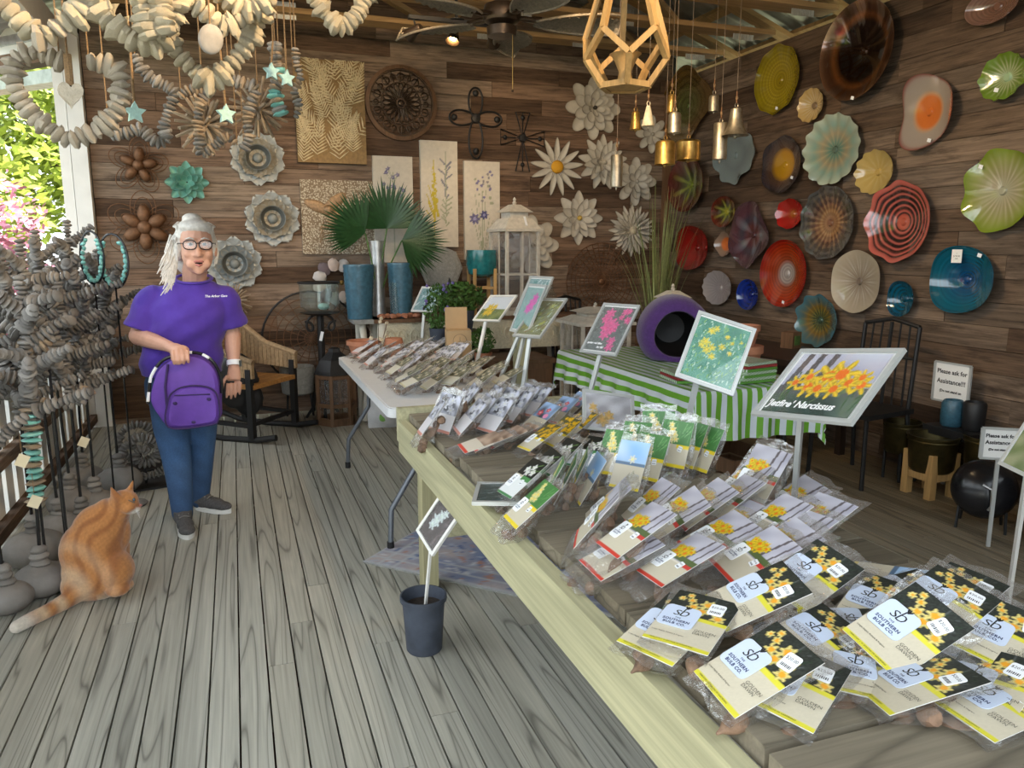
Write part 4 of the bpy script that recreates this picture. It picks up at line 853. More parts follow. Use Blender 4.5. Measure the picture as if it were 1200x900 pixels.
# round lattice medallion
c,a,b=panelframe((428,77,512,165),.03); Rr=(a+b)/2; o=thing('lattice_medallion','round wood rimmed medallion with dark rose window lattice','wall art',c)
mb=MB(); mb.m=T((0,0,0),Rx(PI/2)); mb.lathe([(Rr*.9,-.02),(Rr,-.02),(Rr,.025),(Rr*.9,.03),(Rr*.89,-.02)],64,cap0=False,cap1=False); mb.build('rim','brown_wood',o)
def ringt(r,w,n=48,cx=0,cz=0,m='bronze',nm_='lattice_ring'): MB().tube([(cx+r*cos(2*PI*k/n),0,cz+r*sin(2*PI*k/n)) for k in range(n)],w,6,closed=True).build(nm_,m,o)
ringt(.12*Rr,.012,24); ringt(.55*Rr,.006); ringt(.88*Rr,.008); MB().ell((0,0,0),(.09*Rr,.015,.09*Rr),14,6).build('boss','bronze',o)
for k in range(20):
    t=2*PI*k/20; m=T((0,0,0),Ry(t)); mb=MB(); mb.m=m; mb.tube([(sin(s)*.07*Rr,0,Rr*(.33-.2*cos(s))) for s in [2*PI*j/16 for j in range(16)]],.006,5,closed=True); mb.build('lattice_petal','bronze',o)
    mb=MB(); mb.m=m; rr_=.072 if k%2 else .1; mb.tube([(rr_*Rr*cos(s),0,Rr*.7+rr_*Rr*sin(s)) for s in [2*PI*j/12 for j in range(12)]],.0055,5,closed=True); mb.tube([(0,0,.55*Rr),(0,0,.87*Rr)],.004,5); mb.build('lattice_circle','bronze',o)
# crosses
def cross(label,bb,kind):
    c,a,b=panelframe(bb,.03); o=thing('iron_cross',label,'wall art',c,0,'iron crosses')
    for k,(L,an) in enumerate(((b*.86,0),(a,PI/2),(b*1.14,PI),(a,-PI/2))):
        m=T((0,0,b*.14),Ry(an)); mb=MB(); mb.m=m
        if kind==1: mb.tube([(sin(s)*.055*(1+.4*(.5-.5*cos(s))),0,L*(.5-.5*cos(s))) for s in [2*PI*j/24 for j in range(24)]],.009,6,closed=True); mb.ell((0,-.005,L*.82),(.03,.02,.03),10,6)
        else: mb.tube([(0,0,0),(-.07,0,L),(.07,0,L)],.007,6,closed=True); mb.tube([(0,0,0),(0,0,L)],.005,6); mb.ell((0,0,L*.8),(.022,.012,.022),8,5)
        mb.build('cross_arm','iron',o)
    mb=MB(); mb.m=T((0,-.01,b*.14),Rx(PI/2)); mb.lathe([(.0,-.01),(.045,-.01),(.04,.012),(.01,.018)],5 if kind==2 else 12); mb.build('centre','iron',o)
cross('black iron cross of rounded loops above the canvases',(527,103,588,186),1); cross('black iron cross of open triangles with a star',(587,132,638,201),2)
# dark lace medallion low in the corner
c,a,b=panelframe((662,288,748,372),.03); Rr=(a+b)/2; o=thing('lace_medallion','dark rusty lace pattern metal medallion low on the board wall','wall art',c)
for k in range(1,9): ringt(Rr*k/8,.004,40,m='rust',nm_='lace_ring')
for k in range(36): t=2*PI*k/36; MB().tube([(Rr*.1*cos(t),0,Rr*.1*sin(t)),(Rr*cos(t+.12),0,Rr*sin(t+.12))],.0035,5).build('lace_spoke','rust',o)
MB().ell((0,-.005,0),(Rr*.09,.012,Rr*.09),12,6).build('boss','rust',o)
# octagonal grey plate and geode wreath
c,a,b=panelframe((493,291,541,337),.05); o=thing('stone_plaque','grey green octagonal stone plaque leaning on the board wall','plaque',c+Vector((0,0,0)))
mb=MB(); mb.m=T((0,0,0),Rx(PI/2)); mb.lathe([(a*1.05,-.01),(a*1.05,.008),(a*.95,.016),(a*.3,.012)],8); mb.build('slab','concrete',o,False); mb=MB(); mb.m=T((0,0,0),Rx(PI/2)); mb.lathe([(a*.8,.014),(a*.8,.02),(a*.74,.02),(a*.74,.014)],8,cap0=False,cap1=False); mb.build('carved_rim','concrete',o,False)
c,a,b=panelframe((373,304,416,356),.06); Rr=(a+b)/2; o=thing('geode_wreath','wreath of pink and grey stone slices on the board wall','wreath',c)
for k,q in enumerate(range(11)): t=2*PI*k/11; mb=MB(); mb.col=[(.62,.48,.40),(.16,.12,.13),(.55,.52,.50)][k%3]; mb.ell((0,0,0),(.062,.025,.05),9,6,Ry(-t),.12,random.Random(k)); mb.build('stone_slice','matte',o,True,(Rr*.85*cos(t),-.02*(k%2),Rr*.85*sin(t)))
MB().tube([(Rr*.8*cos(2*PI*k/30),.02,Rr*.8*sin(2*PI*k/30)) for k in range(30)],.02,6,closed=True).build('ring','iron',o)
# ---------------------------------------------------------------- stone and shell pieces on the open side
def pebble(seed,mat,flat=.5,jit=.12):
    mb=MB(); mb.ell((0,0,0),(1,.82,flat),9,6,None,jit,random.Random(seed)); return mb.mesh('stone',mat)
SHELL=[pebble(k,'shellstone',.46,.16) for k in range(3)]; SHELLG=[pebble(k+5,'shellgrey',.46,.16) for k in range(3)]
STN=[pebble(k+10,'stone',.42,.06) for k in range(4)]; STD=[pebble(k+20,'stone_dark',.42,.06) for k in range(4)]; DRW=[pebble(k+30,'driftwood',.4,.14) for k in range(3)]; TQS=[pebble(k+40,'turq',.4,.14) for k in range(2)]
def resample(pts,d):
    pts=[Vector(p) for p in pts]; sm=[]
    n=len(pts)
    for i in range(n-1):
        p0,p1,p2,p3=pts[max(i-1,0)],pts[i],pts[i+1],pts[min(i+2,n-1)]
        for k in range(8):
            t=k/8; sm.append(.5*((2*p1)+(p2-p0)*t+(2*p0-5*p1+4*p2-p3)*t*t+(3*p1-p0-3*p2+p3)*t**3))
    sm.append(pts[-1]); out=[sm[0].copy()]; acc=0
    for a,b in zip(sm,sm[1:]):
        L=(b-a).length; 
        while acc+L>=d and L>0:
            t=(d-acc)/L; a=a.lerp(b,t); out.append(a.copy()); L=(b-a).length; acc=0
        acc+=L
    return out
def strung(o,pts,base,meshes,rad,d,r,name='stone',jr=.25,cord=True):
    ps=resample(pts,d)
    for i,p in enumerate(ps):
        t=(ps[min(i+1,len(ps)-1)]-ps[max(i-1,0)]); q=t.to_track_quat('Z','Y') if t.length>1e-6 else Vector((0,0,1)).to_track_quat('Z','Y')
        e=(q.to_matrix()@Rz(r.uniform(0,6))@Rx(r.uniform(-.2,.2))).to_euler(); s=rad*r.uniform(1-jr,1+jr)
        put(name,r.choice(meshes),o,p-base,e,(s,s,max(s*.9,d*1.15)))
    if cord and len(ps)>1: MB().tube([p-base for p in ps],.003,5).build('cord','jute',o)
def garland(label,path,Y,meshes,rad,d,seed,grp,hang=True,closed=False,name='stone_garland'):
    r=random.Random(seed); pts=[ony(u,v,Y+dy) for u,v,dy in [(p+(0,))[:3] if len(p)==2 else p for p in path]]
    if closed: pts.append(pts[0])
    base=max(pts,key=lambda p:p.z); o=thing(name,label,'garland',base,0,grp); strung(o,pts,base,meshes,rad,d,r)
    if hang:
        for p in ([pts[0],pts[-1]] if not closed else [base]): MB().tube([p-base,Vector((p.x,p.y,ZC+.01))-base],.0022,5).build('hanging_cord','jute',o)
    return o
G3='pale stone garlands hung from the roof'
wr_=garland('grey shell stone wreath ring bound with jute around a heart',[(70,72),(45,62),(20,66),(14,88),(22,112),(38,135),(58,150),(80,164),(102,158),(122,147),(136,130),(141,105),(138,82),(122,76),(104,72)],2.45,SHELLG,.030,.021,1,G3)
garland('thick pale garland draped high beside the white post',[(-12,-6),(12,14),(30,30),(48,46),(62,36),(82,24),(98,8),(104,-10)],2.35,SHELLG+SHELL,.036,.027,2,G3)
garland('thick cream garland falling in front of the wall top',[(108,-8),(120,16),(140,36),(162,50),(182,52),(196,36),(206,14),(208,-10)],2.35,SHELL,.036,.024,3,G3)
garland('short cream strand hanging inside the thick cream garland',[(162,-8),(168,14),(172,34),(178,46)],2.28,SHELL,.032,.02,4,G3)
garland('wide cream flat stone strand beside the thick cream garland',[(186,-8),(188,12),(192,30),(196,44)],2.28,SHELL,.040,.018,41,G3)
garland('large pale cream stone garland in a deep loop',[(196,42),(210,66),(228,82),(244,97),(258,90),(274,72),(290,52),(300,28),(308,4),(312,-10)],2.6,SHELL,.036,.024,5,G3)
garland('upper pale stone garland crossing above the deep loop',[(214,-8),(232,8),(248,20),(266,32),(284,22),(300,4),(306,-8)],2.5,SHELL,.034,.026,6,G3)
garland('upper short pale strand beside the deep loop',[(262,-8),(276,6),(292,14),(312,4),(322,-8)],2.5,SHELL,.034,.026,7,G3)
garland('bright cream coral garland swag near the relief panel',[(366,-12),(376,8),(386,22),(400,33),(414,24),(424,8),(434,-10)],2.9,SHELL,.036,.022,8,G3)
G4='dark bead strands hung from the roof'
garland('dark disc bead strand looping below the deep cream loop',[(158,66),(170,86),(188,98),(204,108),(198,128),(192,150),(196,164),(182,166),(166,152),(148,156),(128,158)],3.1,STD+STN,.024,.015,9,G4)
garland('grey brown bead strand hanging by the driftwood burst',[(212,112),(222,105),(240,104),(250,100),(236,118),(232,140),(234,166),(236,180),(250,172),(266,160),(278,170)],3.3,DRW+STD,.024,.016,10,G4)
garland('grey bead strand with twigs hung beside the small metal flower',[(268,92),(286,98),(300,104),(294,122),(290,142),(292,160),(286,176)],3.3,DRW+STN,.026,.017,12,G4)
garland('sea grey slab strand beside the relief panel with turquoise bits',[(322,52),(324,70),(328,88),(322,106),(326,124),(330,134)],3.4,STN+DRW+TQS,.030,.017,13,G4)
garland('small shell strand dangling over the relief panel edge',[(346,58),(348,76),(352,92),(345,108),(350,124),(346,140)],3.4,STN+DRW,.018,.016,14,G4)
def star(label,u,v,Y,top,mat='starglaze',s=.034):
    c=ony(u,v,Y); o=thing('star_pendant',label,'pendant',c,R(20),'glazed star pendants'); pts=[]
    for k in range(10): t=PI/2+2*PI*k/10; rr=s if k%2==0 else s*.5; pts.append((rr*cos(t),rr*sin(t)))
    MB().poly(pts,.016).build('star',mat,o,False); tp=ony(*top,Y)-c
    MB().tube([(0,0,s*.6),(tp.x*cos(R(-20)),0,tp.z)],.004,6).build('twine','jute',o); MB().tube([(tp.x,0,tp.z),(tp.x,0,ZC+.01-c.z)],.003,5).build('hanging_cord','jute',o)
star('turquoise glazed star hanging on twisted twine beside the wreath ring',158,132,2.75,(153,62)); star('turquoise glazed star hanging under the driftwood burst',265,134,2.9,(258,60))
star('turquoise star tied into the slab strand',318,84,3.3,(320,50)); star('turquoise star tied low into the slab strand',336,92,3.3,(334,50))
# heart pendant
c=ony(83,110,2.42); o=thing('heart_pendant','pale stone heart hanging inside the wreath ring','pendant',c,R(15)); pts=[]
for k in range(24): t=2*PI*k/24; pts.append((.0022*16*sin(t)**3*.85,.0022*(13*cos(t)-5*cos(2*t)-2*cos(3*t)-cos(4*t))))
MB().poly(pts,.03).build('heart','shellgrey',o); MB().tube([(0,0,.02),(0,0,.10)],.010,8).build('wrap','jute',o); MB().tube([(0,0,.1),(0,0,ZC-c.z)],.003,5).build('hanging_cord','jute',o)
c=ony(247,46,2.45); o=thing('stone_pendant','smooth dark grey stone disc hung before the board wall','pendant',c,R(15)); MB().ell((0,0,0),(.034,.012,.042),16,10,Ry(.3)).build('disc','stone',o); MB().tube([(0,0,.03),(0,0,ZC-c.z)],.0025,5).build('hanging_cord','jute',o)
def burst(label,u,v,Y,rad,n,seed):
    c=ony(u,v,Y); r=random.Random(seed); o=thing('driftwood_burst',label,'ornament',c,0,'driftwood twig bursts')
    for k in range(n):
        z=1-2*(k+.5)/n; t=k*2.399; d=Vector((math.sqrt(1-z*z)*cos(t),math.sqrt(1-z*z)*sin(t),z)); L=rad*r.uniform(.8,1.1)
        MB().tube([d*rad*.15,d*L*.6,d*L],[.006,.008,.006],6).build('twig','driftwood',o)
    MB().ell((0,0,0),rad*.25,10,6).build('core','driftwood',o)
    if c.z>1.3: MB().tube([(0,0,rad*.2),(0,0,ZC-c.z)],.003,5).build('hanging_cord','jute',o)
burst('ball of driftwood twigs hung left of the metal flowers',240,146,3.5,.125,54,1); burst('ball of driftwood twigs hung near the relief panel',303,128,3.7,.13,50,2); 
c0=ony(276,350,7.0); burst('twig burst on the board wall behind the woman',274,352,6.98,.16,40,3)
# stone trees
def stone_tree(label,u,v,bw,rod_h,crown,seed,spread=.26,nbr=9,tall=1.5,extra=None):
    r=random.Random(seed); c=onz(u,v,0); c.y+=bw*.45; o=thing('stone_tree',label,'sculpture',c,0,'stone trees on boulder feet along the railing')
    mb=MB(); mb.ell((0,0,0),(bw,bw*.95,bw*.66),20,12,None,.02,r); mb.build('boulder','boulder',o,True,(0,0,bw*.60))
    z=bw*1.24
    for k,s in enumerate((.056,.05,.044)): put('foot_stone',r.choice(STN),o,(0,0,z+.004),(0,0,r.uniform(0,6)),(s*.8,s*.8,.05)); z+=.03
    lean=(r.uniform(-.05,.05),r.uniform(-.05,.05)); MB().tube([(0,0,bw*.9),(lean[0],lean[1],tall)],.0075,8).build('rod','blackgloss',o)
    M=STD+STN
    def col(p0,p1,rad,nd=.020):
        L=(p1-p0).length; n=max(2,int(L/nd)); q=(p1-p0).to_track_quat('Z','Y').to_matrix()
        for i in range(n+1):
            t=i/n; s=rad*(1-.25*t)*r.uniform(.8,1.25); put('stone',r.choice(M),o,p0.lerp(p1,t)+Vector((r.uniform(-.004,.004),r.uniform(-.004,.004),0)),(q@Rz(r.uniform(0,6))@Rx(r.uniform(-.15,.15))).to_euler(),(s,s,.026))
    ax=lambda z_:Vector((lean[0]*z_/tall,lean[1]*z_/tall,z_))
    col(ax(rod_h),ax(tall),.034)
    nbr=int(nbr*1.6)
    for k in range(nbr):
        zz=rod_h+(tall-rod_h)*(.08+.8*k/nbr); t=k*2.4+r.uniform(-.3,.3); p0=ax(zz); L=spread*r.uniform(.75,1.15)*(1.1-.4*k/nbr); d=Vector((cos(t),sin(t),r.uniform(.15,.9))).normalized()
        p1=p0+d*L; p1.x=max(p1.x,-1.02-c.x); MB().tube([p0,p1],.004,5).build('branch_wire','iron',o); col(p0+d*.03,p1,.034)
    if extra: extra(o,ax,r)
    return o
def turqstack(o,ax,r):
    for i in range(16):
        z=.42+i*.026; p=ax(z); put('glass_slab' if i%3 else 'driftwood_slab',r.choice(TQS if i%3 else DRW),o,p,(0,0,r.uniform(0,6)),(.042,.038,.028))
TR=[(6,722,.10,.62,1.25,'stone tree on the rounded boulder by the cat\'s tail',7,.2),(48,702,.112,.75,1.35,'stone tree strung with turquoise glass slabs beside the cat',9,.24),(40,668,.135,.72,1.42,'stone tree with a broad low boulder foot behind the cat',10,.26),(70,634,.105,.78,1.5,'stone tree leaning by the picket railing',10,.26),(97,628,.095,.70,1.32,'stone tree on a small boulder just behind the cat',9,.25),(84,608,.13,.74,1.55,'tall stone tree on a dark wide boulder by the railing',11,.27),(112,604,.105,.70,1.4,'stone tree on a pear shaped boulder near the spiral',10,.26),(140,580,.13,.78,1.45,'stone tree on a long boulder before the stone spiral',10,.25),(98,576,.12,.80,1.62,'tallest stone tree beside the white post',11,.26)]
for i,(u,v,bw,rh,tl_,lab,nb,sp) in enumerate(TR): stone_tree(lab,u,v,bw,rh,.0,i+3,sp,nb,tl_,turqstack if i==1 else None)
# driftwood and stone strands slung over the railing at the very left
for k,(lab,path,ms,rd) in enumerate((('driftwood slab strand slung over the railing end',[(-20,392),(4,402),(26,408),(48,404),(64,392)],DRW+STN,.036),('grey stone strand slung below the driftwood one',[(-20,352),(6,362),(30,372),(52,380),(66,404),(58,420)],STN,.034),('pale grey stone strand looped at the railing end',[(-20,438),(8,452),(30,470),(60,472),(90,470),(104,455)],STN+DRW,.034))):
    r=random.Random(k+60); pts=[ony(u,v,3.62+.1*k) for u,v in path]; base=pts[0]; o=thing('stone_strand',lab,'garland',base,0,'stone strands slung at the railing'); strung(o,pts,base,ms,rd,.022,r)
    MB().tube([pts[len(pts)//2]-base,Vector((pts[len(pts)//2].x,pts[len(pts)//2].y,0))-base],.006,6).build('support_rod','blackgloss',o)
# oval rings with turquoise beads
for lab,u,v,rx,rz,top in (('black wire oval lined with turquoise glass beads, edge on',108,302,11,26,0),('black wire oval lined with turquoise glass beads beside the woman',133,306,14,27,0)):
    c=ony(u,v,4.75); sc=4.9/901; o=thing('oval_wire_ring',lab,'ornament',c,R(-12),'turquoise beaded wire ovals'); a,b=rx*sc,rz*sc
    MB().tube([(a*cos(2*PI*k/36),0,b*sin(2*PI*k/36)) for k in range(36)],.006,6,closed=True).build('ring','blackgloss',o); r=random.Random(u)
    for k in range(30):
        t=2*PI*k/30
        if sin(t)>.75: continue
        put('glass_bead',r.choice(TQS),o,((a-.014)*cos(t),r.uniform(-.01,.01),(b-.016)*sin(t)),(r.uniform(0,3),r.uniform(0,3),r.uniform(0,3)),(.016,.014,.026))
    MB().tube([(0,0,-b),(0,0,-c.z+.02)],.005,6).build('support_rod','blackgloss',o); MB().ell((0,0,.012-c.z),(.07,.07,.02),14,6).build('foot','stone',o)
# spirals
def spiral(label,u,v,Rr,turns,seed):
    c=onz(u,v,0); r=random.Random(seed); o=thing('stone_spiral',label,'sculpture',c,R(12),'stone spirals on iron plates'); MB().box((0,0,.006),(Rr*1.8,.26,.012)).build('base_plate','iron',o,False)
    MB().tube([(.0,0,.01),(0,0,Rr*.9)],.008,8).build('stem','iron',o); pts=[]
    for k in range(int(turns*40)): t=k/40; q=Rr*(.10+.90*t/turns); pts.append(Vector((q*cos(2*PI*t+.6),0,Rr*1.15+q*sin(2*PI*t+.6))))
    strung(o,pts,Vector((0,0,0)),STN,.031,.023,r,'stone',.12,False)
spiral('dark flat stone spiral on a square iron plate beside the jeans',172,568,.175,2.05,1)
o2=spiral('second dark stone spiral standing behind the first',166,548,.17,2.0,2)
# small tags and wood bits hung on the trees
for lab,u,v,Y in (('folded tan price tag hung among the stone trees',98,518,4.3),('small tan price tag near the turquoise slabs',26,540,3.5),('cream price tag on a stone tree rod',41,588,3.5)):
    c=ony(u,v,Y); o=thing('price_tag',lab,'tag',c,R(15),'tan price tags on stone trees'); MB().box((0,0,0),(.042,.003,.05),Ry(.5)).build('card','tagcard',o,False); MB().tube([(0,0,.04),(.0,0,.12)],.0015,4).build('string','jute',o)
# ---------------------------------------------------------------- the woman
def J(u,v,dy=0.): return ony(u,v,4.4+dy)
def caps(mb,pts,rs,n=12,flat=1.):
    mb.tube(pts,rs,n,flat=flat)
    mb.ell(pts[0],rs[0],n,8); mb.ell(pts[-1],rs[-1],n,8)
HC=J(230,289,-.08)            # head centre
def HP(x,y,z): return HC+Rz(R(6))@Vector((x,-y,z))   # y = towards the camera
def finger(mb,base,d1,d2,L,r=.0085):
    a=Vector(base); d1=Vector(d1).normalized(); d2=Vector(d2).normalized(); m=(d1+d2).normalized()
    p=[a,a+d1*L*.42,a+d1*L*.42+m*L*.33,a+d1*L*.42+m*L*.33+d2*L*.28]; mb.tube(p,[r*1.1,r,r*.95,r*.75],8); mb.ell(p[-1],r*.78,8,6)
bd=MB()
# head: cranium, face, jaw, cheeks, nose, brow, ears, neck
bd.ell(HP(0,-.015,.035),(.086,.105,.098),16,12); bd.ell(HP(0,.03,-.035),(.076,.078,.105),16,12); bd.ell(HP(0,.055,-.100),(.045,.045,.036),12,8); bd.ell(HP(0,.075,-.122),(.024,.022,.02),10,6)
for s in (-1,1):
    bd.ell(HP(s*.042,.076,-.035),(.028,.024,.026),10,8); bd.ell(HP(s*.03,.092,.028),(.034,.014,.011),10,6); bd.ell(HP(s*.09,-.01,-.02),(.012,.022,.034),10,8); bd.ell(HP(s*.03,.078,-.085),(.03,.022,.028),10,6)
bd.tube([HP(0,.098,.02),HP(0,.112,-.012),HP(0,.122,-.036)],[.009,.012,.016],8); bd.ell(HP(0,.12,-.038),.0165,10,6)
for s in (-1,1): bd.ell(HP(s*.014,.108,-.042),.0105,8,6)
NK=J(228,330,.0); caps(bd,[HP(0,-.012,-.06),J(228,318,-.03),NK,J(226,345,.03)],[.060,.061,.060,.05],14)
# trunk under the clothes
caps(bd,[J(224,350,.03),J(222,375,.02),J(216,420,.02),J(214,450,.03)],[.10,.125,.125,.13],16)
# right arm (picture left): upper arm, elbow, forearm across the front
SR,ER,WRr=J(180,352,.02),J(162,394,.0),J(198,406,-.27); caps(bd,[SR,(SR+ER)/2,ER],[.058,.052,.046]); caps(bd,[ER,ER.lerp(WRr,.45),WRr],[.047,.042,.029])
HR=J(211,411,-.335); bd.tube([WRr,WRr.lerp(HR,.5),HR],[.030,.038,.036],12,flat=.75); bd.ell(HR,(.044,.03,.03),12,8)
for k in range(4):
    b=HR+Vector((-.031+.0215*k,-.022,.008-.004*abs(k-1.3))); finger(bd,b,(.05,-.55,-.5),(0,.5,-.9),[.072,.078,.075,.064][k],.0095)
finger(bd,HR+Vector((-.035,.0,-.012)),(-.05,.2,-1),(.7,.2,-.6),.062,.0105)
# left arm hanging
SL_,EL,WL=J(262,352,.02),J(272,392,.03),J(274,428,-.03); caps(bd,[SL_,(SL_+EL)/2,EL],[.058,.052,.044]); caps(bd,[EL,EL.lerp(WL,.45),WL],[.045,.040,.028])
HL=J(274,446,-.06); bd.tube([WL,WL.lerp(HL,.55),HL],[.029,.036,.036],12,flat=.62); 
for k in range(4): finger(bd,HL+Vector((-.032+.0215*k,-.012+.006*k,-.010)),(-.12,-.1,-1),(-.1,.35,-1),[.078,.086,.08,.066][k],.0088)
finger(bd,HL+Vector((-.028,-.012,.03)),(-.65,-.35,-.7),(-.1,0,-1),.074,.0102)
# legs inside the jeans
for hip,kn,an in ((J(196,462,.03),J(206,535,-.04),J(214,598,-.12)),(J(234,462,.04),J(236,528,.10),J(234,582,.14))): caps(bd,[hip,kn,an],[.075,.05,.04])
me=remesh(bd,'person','skin',.005,2); wm=put('person',me)
tag(wm,'white haired woman in glasses, purple tee and jeans carrying a purple bag','person')
def wpart(n,me): return put(n,me,wm)
# shirt
sh=MB()
def ering(c,rx,ry): return (c,rx,ry)
def loft(mb,rings,n=28):
    vs=[];fs=[]
    for (c,rx,ry,an) in rings:
        for j in range(n): t=2*PI*j/n; x,y=rx*cos(t),ry*sin(t); vs.append(Vector(c)+Rz(an)@Vector((x,y,0)))
    k=len(rings)
    for i in range(k-1):
        for j in range(n): fs.append((i*n+j,i*n+(j+1)%n,(i+1)*n+(j+1)%n,(i+1)*n+j))
    fs.append(tuple(range(n-1,-1,-1))); fs.append(tuple((k-1)*n+j for j in range(n))); mb.add(vs,fs)
loft(sh,[(J(213,438,.02),.205,.155,0),(J(213,425,.02),.207,.160,0),(J(215,405,.02),.200,.158,0),(J(219,385,.01),.198,.160,0),(J(221,368,.005),.203,.155,0),(J(222,355,.01),.205,.135,0),(J(222,345,.015),.185,.11,0),(J(224,336,.02),.150,.10,0),(J(226,329.5,.012),.112,.10,0)])
for a,b,c in ((SR,SR.lerp(ER,.78),1),(SL_,SL_.lerp(EL,.72),1)):
    caps(sh,[a+Vector((0,0,.0)),a.lerp(b,.55)],[.082,.086]); sh.tube([a.lerp(b,.4),b,b+(b-a).normalized()*.012],[.088,.092,.092],16)
sm=remesh(sh,'shirt','shirt',.009,3)
P=np.zeros(len(sm.vertices)*3); sm.vertices.foreach_get('co',P); P=P.reshape(-1,3); c0=J(220,390,.02)
f=np.sin((P[:,2]*32+P[:,0]*18))*np.sin(P[:,0]*21-P[:,2]*9)+.6*np.sin(P[:,2]*55-P[:,0]*34); nrm=P-np.array([c0.x,c0.y,0]); nrm[:,2]=0; nrm/=np.linalg.norm(nrm,axis=1)[:,None]+1e-6
P+=nrm*(f*.006)[:,None]; sm.vertices.foreach_set('co',P.ravel()); sm.update(); so_=wpart('shirt',sm)
cl=MB(); cc=J(227,329,.0); cl.tube([cc+Vector((.088*cos(t),-.086*sin(t),.012-.022*sin(t))) for t in [2*PI*k/30 for k in range(30)]],.010,8,closed=True,flat=.7); cl.build('collar','shirt',so_)
pr=put('shirt_print',text_mesh('The Arbor Gate',.0165,'whiteink',.3,'CENTER',.0003),so_,J(253,347,-.155),(R(82),0,R(8)))
# jeans
jn=MB(); loft(jn,[(J(213,430,.03),.165,.12,0),(J(213,446,.03),.185,.14,0),(J(214,462,.03),.185,.14,0),(J(214,474,.03),.16,.13,0)])
caps(jn,[J(196,456,.03),J(201,500,.0),J(207,538,-.04),J(211,570,-.09),J(214,602,-.125)],[.100,.094,.074,.064,.054],16); caps(jn,[J(233,456,.04),J(235,500,.07),J(236,530,.10),J(235,558,.13),J(234,585,.15)],[.098,.088,.070,.062,.052],16)
jm=remesh(jn,'jeans','denim',.009,2)
def jc(P):
    b=np.tile(np.array([.035,.085,.19]),(len(P),1)); k=np.array(J(206,525)); f=np.exp(-((P[:,2]-k[2])/.16)**2)*.5; n=.5+.5*np.sin(P[:,2]*60+P[:,0]*40)*np.sin(P[:,0]*33); return b*(1+f[:,None]*.9)*(.85+.2*n[:,None])
paint(jm,jc); wpart('jeans',jm)
# shoes
def shoe(ank,yaw,label):
    g=Vector((ank.x,ank.y,0)); m=T(g,Rz(yaw)); o=MB(); 
    s=MB(); s.m=m
    s.ell((0,-.02,.055),(.042,.055,.05),14,8); s.ell((0,-.085,.045),(.043,.075,.036),14,8); s.ell((0,-.145,.036),(.042,.055,.026),14,8); s.tube([(0,.005,.05),(0,.0,.10)],[.05,.047],14)
    u=wpart('shoe_upper',remesh(s,'shoe_upper','shoe',.006,2)); q=MB(); q.m=m; pts=[(.044*cos(t)*(1 if sin(t)<0 else .85),-.078+.122*sin(t)) for t in [2*PI*k/24 for k in range(24)]]; slab(q,pts,0,.024); q.build('sole','sole',u)
    l=MB(); l.m=m
    for k in range(5): l.tube([(-.026,-.045-.018*k,.086-.008*k),(0,-.045-.018*k,.094-.008*k),(.026,-.045-.018*k,.086-.008*k)],.0035,5)
    l.build('laces','stone',u)
shoe(J(214,600,-.14),R(10),''); shoe(J(236,588,.14),R(52),'')
# face details
fc=MB(); 
for s in (-1,1):
    put('eye',MB().ell((0,0,0),(.0135,.012,.0095),12,8).mesh('eye','eyewhite'),wm,HP(s*.033,.092,.012)); put('iris',MB().ell((0,0,0),(.0072,.005,.0072),10,6).mesh('iris','iris'),wm,HP(s*.033,.1025,.012))
    MB().tube([HP(s*.016,.108,.036),HP(s*.034,.109,.043),HP(s*.056,.094,.037)],[.003,.004,.002],6).build('eyebrow','hair',wm)
    MB().tube([HP(s*.018,.101,.018),HP(s*.033,.106,.0215),HP(s*.049,.096,.017)],.0022,5).build('eyelid','skin',wm)
MB().tube([HP(-.034,.084,-.080),HP(-.012,.104,-.072),HP(0,.105,-.0735),HP(.012,.104,-.072),HP(.034,.084,-.080)],[.002,.006,.0055,.006,.002],8).build('upper_lip','lip',wm)
MB().tube([HP(-.031,.086,-.084),HP(0,.103,-.094),HP(.031,.086,-.084)],[.002,.0075,.002],8).build('lower_lip','lip',wm)
MB().tube([HP(-.028,.091,-.081),HP(0,.1045,-.083),HP(.028,.091,-.081)],[.001,.0048,.001],6).build('mouth_line','specframe',wm)
gl=MB()
for s in (-1,1):
    pts=[]
    for k in range(26):
        t=2*PI*k/26; x=.030*abs(cos(t))**.7*(1 if cos(t)>0 else -1); z=.0225*abs(sin(t))**.8*(1 if sin(t)>0 else -1); pts.append(HP(s*.0365+x*(1.0),.121-.010*((s*.0365+x)/.065)**2*2,.008+z))
    gl.tube(pts,.0030,6,closed=True); gl.tube([HP(s*.066,.103,.016),HP(s*.088,.05,.016),HP(s*.094,-.01,.008)],.0025,6)
gl.tube([HP(-.008,.123,.014),HP(0,.126,.017),HP(.008,.123,.014)],.003,6); G_l=gl.build('glasses','specframe',wm)
for s in (-1,1): MB().ell(HP(s*.0365,.118,.008),(.029,.0008,.021),16,6).build('lens','pane',G_l)
